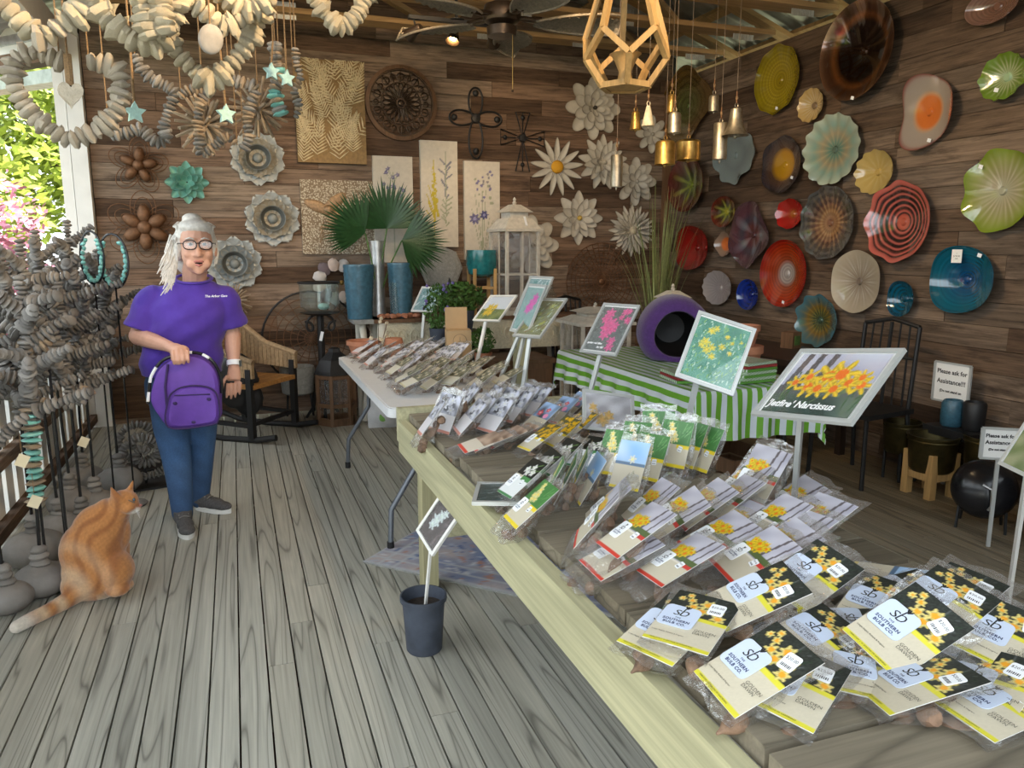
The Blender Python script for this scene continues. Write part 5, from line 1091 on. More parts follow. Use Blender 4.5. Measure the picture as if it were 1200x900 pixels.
# hair: swept back cap, top knot, loose locks
hr=MB(); hr.ell(HP(0,-.035,.048),(.098,.108,.102),16,12); hr.ell(HP(0,.02,.098),(.082,.070,.038),14,8); hr.ell(HP(-.01,-.02,.14),(.05,.05,.03),12,8); hr.ell(HP(-.085,-.03,.0),(.032,.06,.075),12,8); hr.ell(HP(.082,-.035,.0),(.026,.055,.07),12,8); hr.ell(HP(-.04,-.09,-.06),(.07,.05,.09),12,8)
ho=wpart('hair',remesh(hr,'hair','hair',.007,2)); rr=random.Random(5); lk=MB()
for k in range(46):
    s=rr.uniform(-1,1); a0=HP(s*.08,.062-.05*abs(s),.088-.045*abs(s)+rr.uniform(-.005,.01)); b0=HP(s*.099,-.015,.085); c1=HP(s*.075,-.1,.075); lk.tube([a0,a0.lerp(b0,.5)+Vector((0,0,.032)),b0+Vector((0,0,.045-.03*abs(s))),c1+Vector((0,0,.05))],[.003,.006,.006,.004],5)
for k in range(40):
    x=-.088-rr.uniform(0,.03); z0=rr.uniform(-.03,.06); L=rr.uniform(.14,.24); w=rr.uniform(-.012,.012); lk.tube([HP(x,.0+rr.uniform(-.03,.03),z0),HP(x-.018+w,.0,z0-L*.4),HP(x-.022-rr.uniform(0,.03)-w,.01,z0-L*.75),HP(x-.03-rr.uniform(0,.05),.01,z0-L)],[.005,.007,.006,.002],5)
for k in range(10): x=.088+rr.uniform(0,.012); lk.tube([HP(x,-.02,.03),HP(x+.004,-.02,-.04),HP(x-.005,-.02,-.09)],[.005,.006,.002],5)
lk.build('loose_locks','hair',ho)
# watch
wv=(WL-EL).normalized(); wc=WL-wv*.012; q=wv.to_track_quat('Z','Y').to_matrix(); mb=MB(); mb.m=T(wc,q); mb.lathe([(.034,-.014),(.037,-.014),(.037,.014),(.034,.014)],20,cap0=False,cap1=False); wt=mb.build('watch_strap','paperwhite',wm); MB().box(wc+Vector((.034,-.012,0)),(.014,.03,.032)).build('watch_case','blackgloss',wt,False)
# ---------------------------------------------------------------- the purple bag in her hand
def Bp(u,v,dy=-.27): return J(u,v,dy)
B0=Bp(219,462); bg=thing('carry_bag','purple soft carry bag with a wire hoop handle held by the woman','bag',B0,R(-6)); bg.rotation_euler=(0,R(6),R(-8)); k_=.00445
mb=MB(); pts=[]
out=[(-37,-8),(-34,16),(-28,30),(-14,42),(2,47),(18,44),(30,34),(36,18),(38,-8),(38,-22),(30,-30),(0,-36),(-16,-38),(-26,-28)]
po_=[(x*k_,z*k_) for x,z in out]
def puff(mb,po,y0,y1,n=4):
    N=len(po); cx=sum(p[0] for p in po)/N; cz=sum(p[1] for p in po)/N; vs=[];fs=[]; lv=[(0.,y0,.80),(.3,y0-.0,.93),(1,(y0+y1)/2,1.),(0,y1,.93),(0,y1,.8)]
    yy=[y0,y0+.012,(y0+y1)/2,y1-.012,y1]; sc=[.86,.95,1,.95,.86]
    for y,s in zip(yy,sc):
        for p in po: vs.append((cx+(p[0]-cx)*s,y,cz+(p[1]-cz)*s))
    for i in range(4):
        for j in range(N): fs.append((i*N+j,i*N+(j+1)%N,(i+1)*N+(j+1)%N,(i+1)*N+j))
    fs.append(tuple(range(N-1,-1,-1))); fs.append(tuple(4*N+j for j in range(N))); mb.add(vs,fs)
def smoothpoly(po,n=6):
    r=[];N=len(po)
    for i in range(N):
        p0,p1,p2,p3=[Vector(po[(i+d)%N]) for d in (-1,0,1,2)]
        for k in range(n): t=k/n; v=.5*((2*p1)+(p2-p0)*t+(2*p0-5*p1+4*p2-p3)*t*t+(3*p1-p0-3*p2+p3)*t**3); r.append((v.x,v.y))
    return r
puff(mb,smoothpoly(po_),-.06,.06); mb.build('bag_body','bagpurple',bg)
pk=[(x*k_,z*k_) for x,z in [(-14,-35),(-16,-6),(-8,8),(10,14),(28,12),(36,2),(38,-22),(28,-30)]]; mb=MB(); puff(mb,smoothpoly(pk),-.088,-.05); fp=mb.build('front_pocket','bagpurple',bg)
MB().tube([(x,-.084,z) for x,z in smoothpoly(pk)],.0042,6,closed=True).build('piping','bagdark',fp); MB().tube([(-9*k_,-.094,2*k_),(28*k_,-.094,6*k_)],.003,5).build('zip','bagdark',fp)
for x,z in ((-8,-7),(27,0),(12,-27)): MB().ell((x*k_,-.092,z*k_),(.011,.004,.008),12,6).build('stud','bagdark',fp)
hp=[(x*k_,-.03,z*k_) for x,z in [(-39,-12),(-38,6),(-36,20),(-27,36),(-14,44),(2,49),(18,47),(30,37),(37,20),(38,4)]]; hps=resample(hp,.012); hd_=MB().tube(hps,.008,8).build('hoop_handle','blackgloss',bg)
for a,b in ((1,6),(9,17),(27,33),(36,40)):
    if b<len(hps): MB().tube([p+Vector((0,-.003,0)) for p in hps[a:b]],.0075,8).build('reflective_wrap','paperwhite',hd_)
mb=MB(); mb.tube([(-18*k_,-.066,44*k_*.8),(-20*k_,-.068,10*k_),(-15*k_,-.064,-34*k_)],.006,6); mb.build('seam','bagdark',bg)
# ---------------------------------------------------------------- the cat
def Q(u,v,dy=0.): return ony(u,v,3.5+dy)
ct=MB()
def E_(p,r,rot=None): ct.ell(p,r,16,12,rot)
E_(Q(113,668,.02),(.135,.125,.135)); E_(Q(108,645,.03),(.128,.115,.14)); E_(Q(116,622,.04),(.108,.095,.12),Ry(.35)); E_(Q(128,606,.05),(.080,.075,.085),Ry(.4)); E_(Q(137,622,.06),(.055,.06,.10)); E_(Q(136,668,-.02),(.075,.10,.085)); E_(Q(97,684,.0),(.085,.10,.07))
E_(Q(138,596,.03),(.056,.055,.058)); E_(Q(145,588,.02),(.060,.055,.052)); E_(Q(153,593,.01),(.038,.036,.030)); E_(Q(159,595,.005),(.024,.022,.017)); E_(Q(154,598,.01),(.026,.026,.018)); E_(Q(150,595,-.02),(.03,.02,.025))
for pts,rs in (([Q(138,640,.10),Q(143,665,.10),Q(147,683,.06)],[.05,.034,.028]),([Q(132,640,.16),Q(139,662,.16),Q(143,678,.14)],[.045,.033,.028])): caps(ct,pts,rs)
E_(Q(147,686,.03),(.036,.05,.022)); E_(Q(138,690,-.08),(.05,.06,.026))
tl2=[Q(94,696,-.03),Q(82,703,-.10),Q(66,711,-.16),Q(48,719,-.22),Q(32,727,-.29),Q(20,734,-.34)]
tl2=[Vector((p.x,p.y,max(p.z,.03))) for p in tl2]; tl2=[onz(u,v,.028) for u,v in ((94,694),(80,703),(64,712),(48,720),(32,728),(19,735))]; caps(ct,tl2,[.042,.036,.031,.029,.028,.025])
for (u,v,dy),tip in (((136,582,-.01),(131,573,-.02)),((151,577,.05),(155,566,.05))):
    a=Q(u,v,dy); b=Q(*tip[:2],tip[2]); b=a+(b-a)*1.35; ct.tube([a-(b-a)*.35,a,b],[.042,.034,.004],10,flat=.5)
cm=remesh(ct,'cat','fur',.007,3)
P=np.zeros(len(cm.vertices)*3); cm.vertices.foreach_get('co',P); P=P.reshape(-1,3); dz=.022-min(P[:,2].min(),.022)
P[:,2]=np.maximum(P[:,2],.002); cm.vertices.foreach_set('co',P.ravel()); cm.update()
tip=np.array(tl2[-1]); mz=np.array(Q(157,598)); sn=np.array(Q(160,594)); ct0=np.array(Q(110,650)); hd0=np.array(Q(147,588))
def furc(P):
    base=np.array([.50,.205,.058]); dark=np.array([.27,.085,.02]); pale=np.array([.78,.60,.40]); c=np.tile(base,(len(P),1))
    rel=P-ct0; w=.5+.5*np.sin((rel[:,0]*1.0-rel[:,2]*.35)*85+2.6*np.sin(rel[:,2]*22)+1.5*np.sin(rel[:,0]*31+rel[:,2]*17)); s=np.clip((w-.45)*2,0,1)*.7; w2=np.sin(rel[:,2]*260+rel[:,0]*90)*np.sin(rel[:,0]*300-rel[:,2]*70); c*=(1+.10*w2)[:,None]
    c=c+(dark-c)*s[:,None]
    dt=np.linalg.norm(P-tip,axis=1); wt=.5+.5*np.sin(dt*75); k=np.clip((.42-dt)/.2,0,1)*wt*.7; c=c+(pale-c)*k[:,None]; k=np.clip((.10-dt)/.06,0,1); c=c+(np.array([.78,.70,.60])-c)*k[:,None]
    k=np.clip((.036-np.linalg.norm((P-mz)*np.array([1,.8,1.5]),axis=1))/.02,0,1); c=c+(np.array([.82,.76,.68])-c)*k[:,None]
    k=np.clip((.05-P[:,2])/.05,0,1)*(P[:,0]>-.62); c=c+(pale-c)*k[:,None]*.8; return c
paint(cm,furc); cat=put('cat',cm); tag(cat,'orange tabby cat sitting on the deck looking aside','cat')
MB().ell(Q(157,585.5,-.025),(.006,.006,.008),10,6).build('eye','iris',cat); MB().ell(Q(165,592,.0),(.006,.008,.005),8,6).build('nose','lip',cat)
mb=MB(); mb.tube([Q(150.5,586,-.036),Q(155,588,-.038),Q(158,589,-.03)],.0025,5); mb.build('eye_stripe','bark',cat)
wk=MB()
for k in range(5): a=Q(159,595+k*.7,-.012); wk.tube([a,a+Vector((.02,-.05,.012-.008*k))],.0006,4)
wk.build('whiskers','paperwhite',cat)
# ---------------------------------------------------------------- things along the back wall
def A(u,v,Y): return ony(u,v,Y)
CY=6.62; ct=A(500,373,CY-.22).z    # console top height
cn=thing('console_table','long cream console with a carved frieze against the board wall','table',(2.0,CY+.02,0))
MB().box((0,0,ct-.015),(1.85,.5,.03)).build('top','brown_wood',cn,False)
MB().box((0,-.2,ct-.16),(1.75,.05,.26)).build('frieze','frieze',cn,False); MB().box((0,.2,ct-.16),(1.75,.05,.26)).build('back_apron','cream_paint',cn,False)
for x in (-.85,.85):
    for y in (-.19,.19): MB().lathe([(.035,0),(.04,.05),(.028,.1),(.032,.3),(.045,ct-.32),(.045,ct-.03)],12).build('leg','cream_paint',cn,True,(x,y,0))
r=random.Random(5)
for k in range(16):
    x=-.8+k*.106; mb=MB(); mb.tube([(x+.045*cos(t)*(1-.1*t),-.228,ct-.16+.08*sin(t)*(1-.1*t)) for t in [j*.45 for j in range(16)]],.008,5); mb.build('scroll_relief','frieze',cn)
LT=MB(); o=thing('pedestal_stand','narrow stone topped stand under the blue pots','stand',(1.12,6.62,0)); MB().box((0,0,ct-.018),(.42,.40,.036)).build('top','concrete',o,False)
for x in (-.13,.13): MB().tube([(x,-.1,0),(x*.7,-.1,ct*.5),(x,-.1,ct-.03)],[.03,.022,.03],10).build('leg','cream_paint',o)
for x in (-.13,.13): MB().tube([(x,.12,0),(x,.12,ct-.03)],.025,10).build('leg','cream_paint',o)
def bluepot(label,u0,u1,v0,Y,dz=0.):
    w=(A(u1,v0,Y).x-A(u0,v0,Y).x)/2; x=A((u0+u1)/2,v0,Y).x; h=A(0,v0,Y).z-ct; h=A((u0+u1)/2,v0,Y).z-ct-dz; pf=[(w*.80,0)]
    n=26
    for k in range(n+1): t=k/n; pf.append((w*(.80+.20*t)+.0035*(k%2),h*t))
    pf+=[(w*.95,h),(w*.92,h-.02),(w*.75,.03)]; o=thing('ribbed_pot',label,'pot',(x,Y,ct+dz),0,'blue ribbed pots'); MB().lathe(pf,32,cap1=True).build('pot','blueglaze',o); return o
bluepot('tall blue ribbed pot left of the fan palm vase',402,438,310,6.57); bluepot('tall blue ribbed pot right of the fan palm vase',454,484,308,6.60)
# vase and fan palm
V=Vector((A(443,330,6.72).x,6.72,ct)); hv=A(443,282,6.72).z-ct; o=thing('mosaic_vase','tall silvery mosaic vase holding fan palm leaves','vase',V); MB().lathe([(.05,0),(.062,.01),(.055,hv*.4),(.06,hv*.8),(.07,hv),(.064,hv),(.05,hv*.5),(.02,.03)],24).build('vase','galv',o)
MB().lathe([(.05,0),(.052,.3),(.047,.3),(.045,.01)],20,c=(.12,-.16,0)).build('glass_cylinder','vaseglass',o)
fp=thing('fan_palm','three dark green pleated fan palm leaves in the mosaic vase','plant',V+Vector((0,0,hv*.2)))
def fan(cx,cz,R0,a0,a1,n,dy,tilt):
    o=MB().tube([(0,0,0),(cx*.5,dy*.5,cz*.6),(cx,dy,cz)],.006,6).build('stalk','leaf',fp)
    for k in range(n):
        t=a0+(a1-a0)*k/(n-1); L=R0*(.92+.08*sin(k*1.7))*(1-.18*abs(2*k/(n-1)-1)); d=Vector((cos(t),-.15-.1*(k%2),sin(t))); p=Vector((-sin(t),0,cos(t))); b=Vector((cx,dy,cz))
        w=.0125; vs=[b,b+d*L*.45+p*w,b+d*L*.45-p*w+Vector((0,-.008,0)),b+d*L*.75+p*w*.7,b+d*L*.75-p*w*.7+Vector((0,-.006,0)),b+d*L]
        MB().add(vs,[(0,2,1),(1,2,4,3),(3,4,5)]).build('leaflet','leafdark',o,False)
sc=6.9/901
fan(.07,hv*.80+.10,.44,R(5),R(178),44,-.10,0); fan(-.12,hv*.80+.06,.42,R(85),R(215),30,-.14,0); fan(.18,hv*.80+.0,.42,R(-75),R(60),36,-.18,0)
# wood chips by vase
o=thing('bark_pieces','reddish chunks of bark around the glass cylinder','ornament',V+Vector((.1,-.24,0)))
for k in range(7): MB().ell((0,0,0),(.035,.025,.022),7,5,None,.25,random.Random(k)).build('chunk','terracotta',o,False,(-.12+.05*k,.03*(k%2),.02))
# teal pot on stand
x=A(563,330,6.7).x; o=thing('teal_planter','glossy teal dimpled bowl planter on a three legged wooden stand','planter',(x,6.66,ct)); zb=A(563,325,6.66).z-ct; zt=A(563,293,6.66).z-ct; w=(A(581,310,6.66).x-A(546,310,6.66).x)/2
MB().lathe([(w*.55,zb),(w*.85,zb+.03),(w,zb+(zt-zb)*.5),(w*.97,zt),(w*.9,zt),(w*.9,zt-.05),(w*.4,zb+.02)],28).build('bowl','tealglaze',o)
for k in range(4): t=PI/4+k*PI/2; MB().box((w*.95*cos(t),w*.95*sin(t),zb*.62),(.026,.026,zb*1.24)).build('leg','light_wood',o,False)
for t in (PI/4,-PI/4): MB().box((0,0,zb*.72),(w*1.9,.02,.025),Rz(t)).build('crossbar','light_wood',o,False)
def lantern(label,c,w,h,mat='whitewood',roofh=.25,yaw=0.,tag_=False,grp=None):
    o=thing('house_lantern',label,'lantern',c,yaw,grp); s=w/2
    MB().box((0,0,.02),(w*1.05,w*1.05,.04)).build('base','whitewood' if mat=='whitewood' else mat,o,False); hb=h*(1-roofh)
    for a in (-1,1):
        for b in (-1,1): MB().box((a*s*.93,b*s*.93,hb/2+.02),(.025,.025,hb)).build('post',mat,o,False)
    for a,b,q in ((0,-1,0),(0,1,0),(1,0,1),(-1,0,1)):
        g=MB(); 
        if q==0: g.box((0,b*s*.9,hb/2+.02),(w*.86,.003,hb*.96)); m=MB().box((0,b*s*.92,hb/2+.02),(.012,.01,hb)); m.box((0,b*s*.92,hb*.5),(w*.86,.01,.012))
        else: g.box((a*s*.9,0,hb/2+.02),(.003,w*.86,hb*.96)); m=MB().box((a*s*.92,0,hb/2+.02),(.01,.012,hb)); m.box((a*s*.92,0,hb*.5),(.01,w*.86,.012))
        pn=g.build('glass_pane','pane',o,False); m.build('glazing_bar',mat,o,False)
    rh=h*roofh; z=hb+.02; MB().box((0,0,z+.012),(w*1.12,w*1.12,.024)).build('eave',mat,o,False)
    MB().lathe([(s*1.5,z+.024),(s*.95,z+rh*.38)],4,fr=lambda a,i:1.).build('roof',mat,o,False,None,(0,0,PI/4)); MB().box((0,0,z+rh*.46),(s*1.05,s*1.05,rh*.2)).build('cupola',mat,o,False)
    MB().lathe([(s*1.05,z+rh*.56),(s*.35,z+rh*.78)],4).build('cupola_roof',mat,o,False,None,(0,0,PI/4)); MB().lathe([(.012,z+rh*.76),(.02,z+rh*.84),(.010,z+rh*.88),(.016,z+rh*.93),(.003,z+rh)],12).build('finial',mat,o)
    if tag_: MB().box((.02,-s*1.0,z+rh*.3),(.022,.003,.09),Rx(-.5)).build('price_tag','paperwhite',o,False)
    return o
xl=A(606,300,6.55).x; hl=A(602,233,6.55).z-ct; lantern('tall distressed white lantern with a tiered roof on the console',(xl,6.62,ct),.34,hl,'whitewood',.30,R(8),True)
# leafy pots near the box
def bush(label,c,r,h,n,seed,potr,poth,potmat='potblack',name='potted_plant',leafm='leaf',ls=.03,flow=None):
    q=random.Random(seed); o=thing(name,label,'plant',c); MB().lathe([(potr*.8,0),(potr,poth),(potr*.92,poth),(potr*.85,poth-.02)],18).build('pot',potmat,o); mb=MB()
    for k in range(n):
        d=Vector((q.gauss(0,1),q.gauss(0,1),q.gauss(0,1))).normalized(); p=Vector((d.x*r,d.y*r,poth+h*.45+d.z*h*.5))*1.0; p.x*=q.uniform(.4,1); p.y*=q.uniform(.4,1); a=Vector((q.uniform(-1,1),q.uniform(-1,1),q.uniform(-.3,1))).normalized(); b=a.orthogonal().normalized(); s=ls*q.uniform(.6,1.2)
        mb.add([p-a*s,p+b*s*.45,p+a*s,p-b*s*.45],[(0,1,2,3)])
    fo=mb.build('foliage',leafm,o,False); fo['kind']='stuff'
    for k in range(6): t=k; MB().tube([(0,0,poth-.02),(r*.4*cos(t),r*.4*sin(t),poth+h*.5)],.004,5).build('stem',leafm,o)
    if flow:
        mb=MB()
        for k in range(14): p=(q.uniform(-r,r),q.uniform(-r,r)*.8-.02,poth+h*q.uniform(.4,1)); mb.ell(p,.012,6,4)
        f_=mb.build('blossom',flow,o); f_['kind']='stuff'
    return o
plain('violetfl',(.16,.12,.34),.7)
bush('bushy green seedling in a black nursery pot behind the box',(A(540,372,5.75).x,5.75,A(540,372,5.75).z-.10),.20,.22,900,1,.11,.16,ls=.026)
s_=thing('plant_stand','slim black plant stand behind the cardboard box','stand',(A(540,380,5.75).x,5.75,0)); zz=A(540,372,5.75).z-.10
MB().box((0,0,zz-.01),(.30,.24,.02)).build('shelf','black',s_,False)
for a in (-.13,.13):
    for b in (-.1,.1): MB().box((a,b,zz/2),(.02,.02,zz-.02)).build('leg','black',s_,False)
x_=A(514,390,5.55); bush('trailing purple flowered plant in a dark pot beside the box',(x_.x,5.55,.741),.11,.34,420,2,.07,.14,ls=.022,flow='violetfl')
x_=A(566,410,5.5); o=bush('small bright green herb in a clay pot beside the folding table',(x_.x,5.5,.60),.10,.2,420,3,.07,.09,'terracotta',ls=.02)
s_=thing('side_stool','low dark stool carrying the herb pot','stool',(x_.x,5.5,0)); MB().box((0,0,.585),(.30,.26,.03)).build('seat','dark_wood',s_,False)
for a in (-.12,.12):
    for b in (-.1,.1): MB().box((a,b,.285),(.03,.03,.57)).build('leg','dark_wood',s_,False)
# cardboard box on the folding table
bx_=A(536,408,5.02); o=thing('cardboard_box','open kraft cardboard box with a round stamp on the folding table','box',(bx_.x,5.0,.741),R(-10)); hb=A(536,388,4.9).z-.741
MB().box((0,0,hb/2),(.165,.14,hb)).build('box','cardboard',o,False); MB().box((-.005,.07,hb+.07),(.15,.006,.15),Rx(-.12)).build('flap','cardboard',o,False)
MB().tube([(.035+.045*cos(2*PI*k/28)-.03,-.0712,hb*.62+.045*sin(2*PI*k/28)) for k in range(28)],.0012,4,closed=True).build('stamp_ring','bark',o); MB().tube([(.005,-.0712,hb*.62-.02),(.005,-.0712,hb*.62+.025)],.0016,4).build('stamp_mark','bark',o)
# terracotta pots by the stand
def tpot(label,c,r,h,tip=None,grp='terracotta pots'):
    o=thing('terracotta_pot',label,'pot',c,tip or (0,0,0),grp); MB().lathe([(r*.68,0),(r*.9,h*.72),(r,h*.72),(r,h),(r*.9,h),(r*.85,h*.7),(r*.5,.02)],22).build('pot','terracotta',o); return o
a_=A(425,398,5.35); tpot('wide terracotta bowl at the folding table corner',(a_.x,5.3,.741),.12,.10); a_=A(440,392,5.5); tpot('terracotta pot turned upside down behind the wide bowl',(1.0,5.19,.861),.085,.12,(PI,0,0))
mb=MB(); o=thing('blossom_twigs','small cluster of dried pink blossoms by the upturned pot','plant',(.90,5.22,.741)); r=random.Random(4)
for k in range(26): p=(r.uniform(-.08,.08),r.uniform(-.05,.05),r.uniform(.04,.26)); MB().ell(p,(.014,.012,.014),6,4).build('blossom','shellstone',o) if k%2 else MB().tube([(0,0,0),p],.002,4).build('twig','bark',o)
MB().box((0,0,-.0),(.01,.01,.01)).build('root','bark',o)
# soil sack, lantern, candle stand
c=onz(452,499); o=thing('soil_sack','white plastic potting soil sack with green leaf prints leaning under the table','sack',(c.x+.03,c.y-.02,0),R(4)); mb=MB()
def sack(u,v):
    x=(u-.5)*.36; z=v*.52; th=.10*math.sin(PI*min(1,max(.02,v*.93+.05)))**.5*math.sqrt(max(0,1-(2*u-1)**2)); return x,z,th
for s in (-1,1): mb.grid(lambda u,v,s=s:(sack(u,v)[0],s*sack(u,v)[2]+.015*sin(9*u+7*v)+.02*v,sack(u,v)[1]+.012*sin(u*8)*v),14,14)
mb.build('sack','soilbag',o)
for x,z,sx in ((-.06,.30,.05),(-.07,.10,.035),(.1,.12,.03)): MB().ell((x,-.088 if z>.2 else -.075,z),(sx,.006,sx*1.2),10,6,Ry(.4)).build('leaf_print','leafprint',o)
c=onz(396,497); o=thing('hexagon_lantern','brown wooden hexagonal floor lantern with a black metal roof','lantern',(c.x,c.y+.05,0),R(10)); zt=A(396,437,c.y+.05).z; rr=.155
for k in range(6):
    t=2*PI*k/6; MB().box((rr*cos(t),rr*sin(t),zt/2),(.028,.028,zt),Rz(t)).build('post','brown_wood',o,False)
    t2=t+PI/6; m_=rr*cos(PI/6)
    for z in (.03,.17,zt-.02): MB().box((m_*cos(t2),m_*sin(t2),z),(.022,rr*.95,.03 if z>.1 else .06),Rz(t2)).build('rail','brown_wood',o,False)
    MB().box((m_*.97*cos(t2),m_*.97*sin(t2),zt/2+.05),(.003,rr*.9,zt*.75),Rz(t2)).build('glass_pane','pane',o,False)
MB().lathe([(rr*1.15,zt),(rr*1.1,zt+.03),(rr*.8,zt+.12),(rr*.35,zt+.18),(rr*.3,zt+.21),(.02,zt+.22)],6).build('roof','iron',o,False)
c=onz(378,484); cy=6.72; X=A(374,345,cy).x; o=thing('hurricane_candle_stand','tall black iron stand with scrolls carrying a glass hurricane','candle holder',(X,cy,0)); zt=A(374,366,cy).z; zg=A(374,329,cy).z
for k in range(3): t=k*2.094+.5; MB().tube([(.03*cos(t),.03*sin(t),.35),(.10*cos(t),.10*sin(t),.1),(.17*cos(t),.17*sin(t),.0)],.013,8).build('foot','iron',o)
MB().tube([(0,0,.3),(0,0,zt-.02)],.03,8).build('column','iron',o)
for s in (-1,1): MB().tube([(s*(.03+.10*t/6.3+ (.075-.009*t)*sin(t)),-.02,zt-.10+(.085-.010*t)*cos(t)) for t in [k*.35 for k in range(19)]],.011,8).build('scroll','iron',o)
MB().lathe([(.10,zt-.02),(.17,zt),(.03,zt+.005)],20).build('saucer','iron',o); MB().lathe([(.10,zt+.005),(.155,zt+.05),(.165,zg-.02),(.168,zg-.02),(.158,zt+.045)],28,cap0=False,cap1=False).build('hurricane_glass','vaseglass',o); MB().tube([(.168*cos(2*PI*k/32),.168*sin(2*PI*k/32),zg-.015) for k in range(32)],.009,6,closed=True).build('rim','iron',o)
MB().ell((.19,0,zg-.02),.022,10,8).build('knob','brass',o); MB().ell((.03,-.02,zt+.05),(.05,.05,.03),10,6).build('glass_stones','starglaze',o); MB().box((.0,-.045,zt-.2),(.025,.003,.08),Ry(.25)).build('price_tag','paperwhite',o,False)
c=A(366,398,6.95); o=thing('wire_screen','round rusty wire screen leaning behind the candle stand','ornament',(c.x,7.02,c.z)); Rr=.42
for k in range(1,8): MB().tube([(Rr*k/7*cos(2*PI*j/36),.02*k/7,Rr*k/7*sin(2*PI*j/36)) for j in range(36)],.004 if k<7 else .01,5,closed=True).build('wire_ring','rust' if k<7 else 'iron',o)
for k in range(18): t=2*PI*k/18; MB().tube([(0,0,0),(Rr*cos(t),.02,Rr*sin(t))],.004,5).build('wire_spoke','rust',o)
MB().tube([(0,.03,-Rr),(0,.06,-c.z)],.012,6).build('prop','iron',o)
c=onz(352,492); o=thing('concrete_planter','rough grey concrete pot on thin iron legs beside the rocking chair','planter',(c.x,c.y+.1,0)); z0=A(352,464,c.y).z; z1=A(352,431,c.y).z
MB().lathe([(.10,z0),(.135,z0+.02),(.15,z1-.03),(.145,z1),(.12,z1),(.10,z0+.05)],20).build('bowl','concrete',o)
for k in range(3): t=k*2.094+.3; MB().tube([(.11*cos(t),.11*sin(t),z0+.02),(.13*cos(t),.13*sin(t),0)],.010,6).build('leg','iron',o)
# rocking chair
c=onz(292,512); o=thing('rocking_chair','black framed rocking chair with woven wicker back and orange wicker seat','chair',(c.x,c.y+.15,0),R(52))
sh_=.42
for s in (-1,1):
    x=s*.28; MB().tube([(x,-.46,.06),(x,-.3,.03),(x,0,.018),(x,.3,.035),(x,.5,.09)],.02,8,flat=1.2).build('rocker','black',o)
    MB().box((x,-.25,.30),(.045,.045,.54)).build('front_leg','black',o,False); MB().bar((x,.24,.03),(x,.27,.50),.04,.04).build('rear_leg','black',o,False); MB().bar((x,.26,.45),(x,.44,1.06),.04,.04).build('back_post','black',o,False)
    MB().bar((x,-.26,.13),(x,.26,.15),.03,.03).build('side_stretcher','black',o,False)
    mb=MB(); 
    for k in range(18):
        t=k/17; y=-.27+.66*t; zt_=.62+.10*t+.30*t*t; zb=.50+.05*t
        w=MB().box((x,y,(zt_+zb)/2),(.03,.034,zt_-zb)).build('wicker_strip','wicker',o,False)
    MB().tube([(x,-.29,.62),(x,0,.70),(x,.30,.90),(x,.42,1.03)],.024,8).build('arm_rail','wicker',o)
MB().bar((-.28,-.24,.14),(.28,-.24,.14),.03,.03).build('stretcher','black',o,False)
for k in range(16):
    y=-.26+k*.034; MB().box((0,y,.43),(.54,.031,.035)).build('seat_strip','seatwicker',o,False)
for k in range(20):
    t=k/19; MB().bar((-.28,.27+.17*t,.48+.56*t),(.28,.27+.17*t,.48+.56*t),.03,.026).build('back_strip','wicker',o,False)
MB().tube([(-.28,.45,1.07),(0,.47,1.10),(.28,.45,1.07)],.026,8).build('top_rail','wicker',o)
jk=MB(); jk.ell((0,0,0),(.16,.05,.22),12,8,None,.1,random.Random(2)); jk.ell((.08,.03,-.15),(.12,.05,.14),10,6); j_=put('draped_jacket',remesh(jk,'draped_jacket','black',.012,2),None,(c.x-.07,c.y-.10,.47)); tag(j_,'black jacket draped over the front of the rocking chair','jacket')
# nursery pot with rod
o=thing('nursery_pot','scuffed blue black plastic nursery pot with soil standing on the deck','pot',(.585,2.60,0)); MB().lathe([(.062,0),(.066,.006),(.078,.195),(.086,.197),(.086,.215),(.080,.215),(.074,.19),(.06,.02)],32,cap1=True).build('pot','potblack',o); MB().lathe([(.02,.165),(.0735,.165),(.0735,.172),(.01,.176)],24).build('soil','soil',o)
# rug
def rugmesh():
    cv=Cv(90,90,(.30,.35,.46),1.); cv.wash(0,1,(.22,.28,.46),(.56,.48,.46),6,6,2).strokes(900,[(.68,.68,.70),(.14,.19,.36),(.52,.28,.22),(.44,.48,.58)],0,1,.03,.006,.8,4,sp=2.)
    for a in (0,.06,.12): cv.band(a,a+.012,(.55,.56,.58)).band(1-a-.012,1-a,(.55,.56,.58)); cv.a[:, :1+int(a*90)][:, -1:]=(.55,.56,.58)
    return cv.mesh('weave',1.5,1.25,'matte')
p=onz(425,660); q=onz(625,704); an=math.atan2(q.y-p.y,q.x-p.x); o=thing('area_rug','faded blue and rust patterned rug partly under the display table','rug',(0,0,0)); o.rotation_euler=(0,0,an); L=Vector((cos(an),sin(an),0)); N=Vector((-sin(an),cos(an),0)); o.location=p+L*.75+N*.625+Vector((0,0,.004))
put('weave',rugmesh(),o,(0,0,.005)); MB().box((0,0,.001),(1.5,1.25,.007)).build('backing','concrete',o,False)
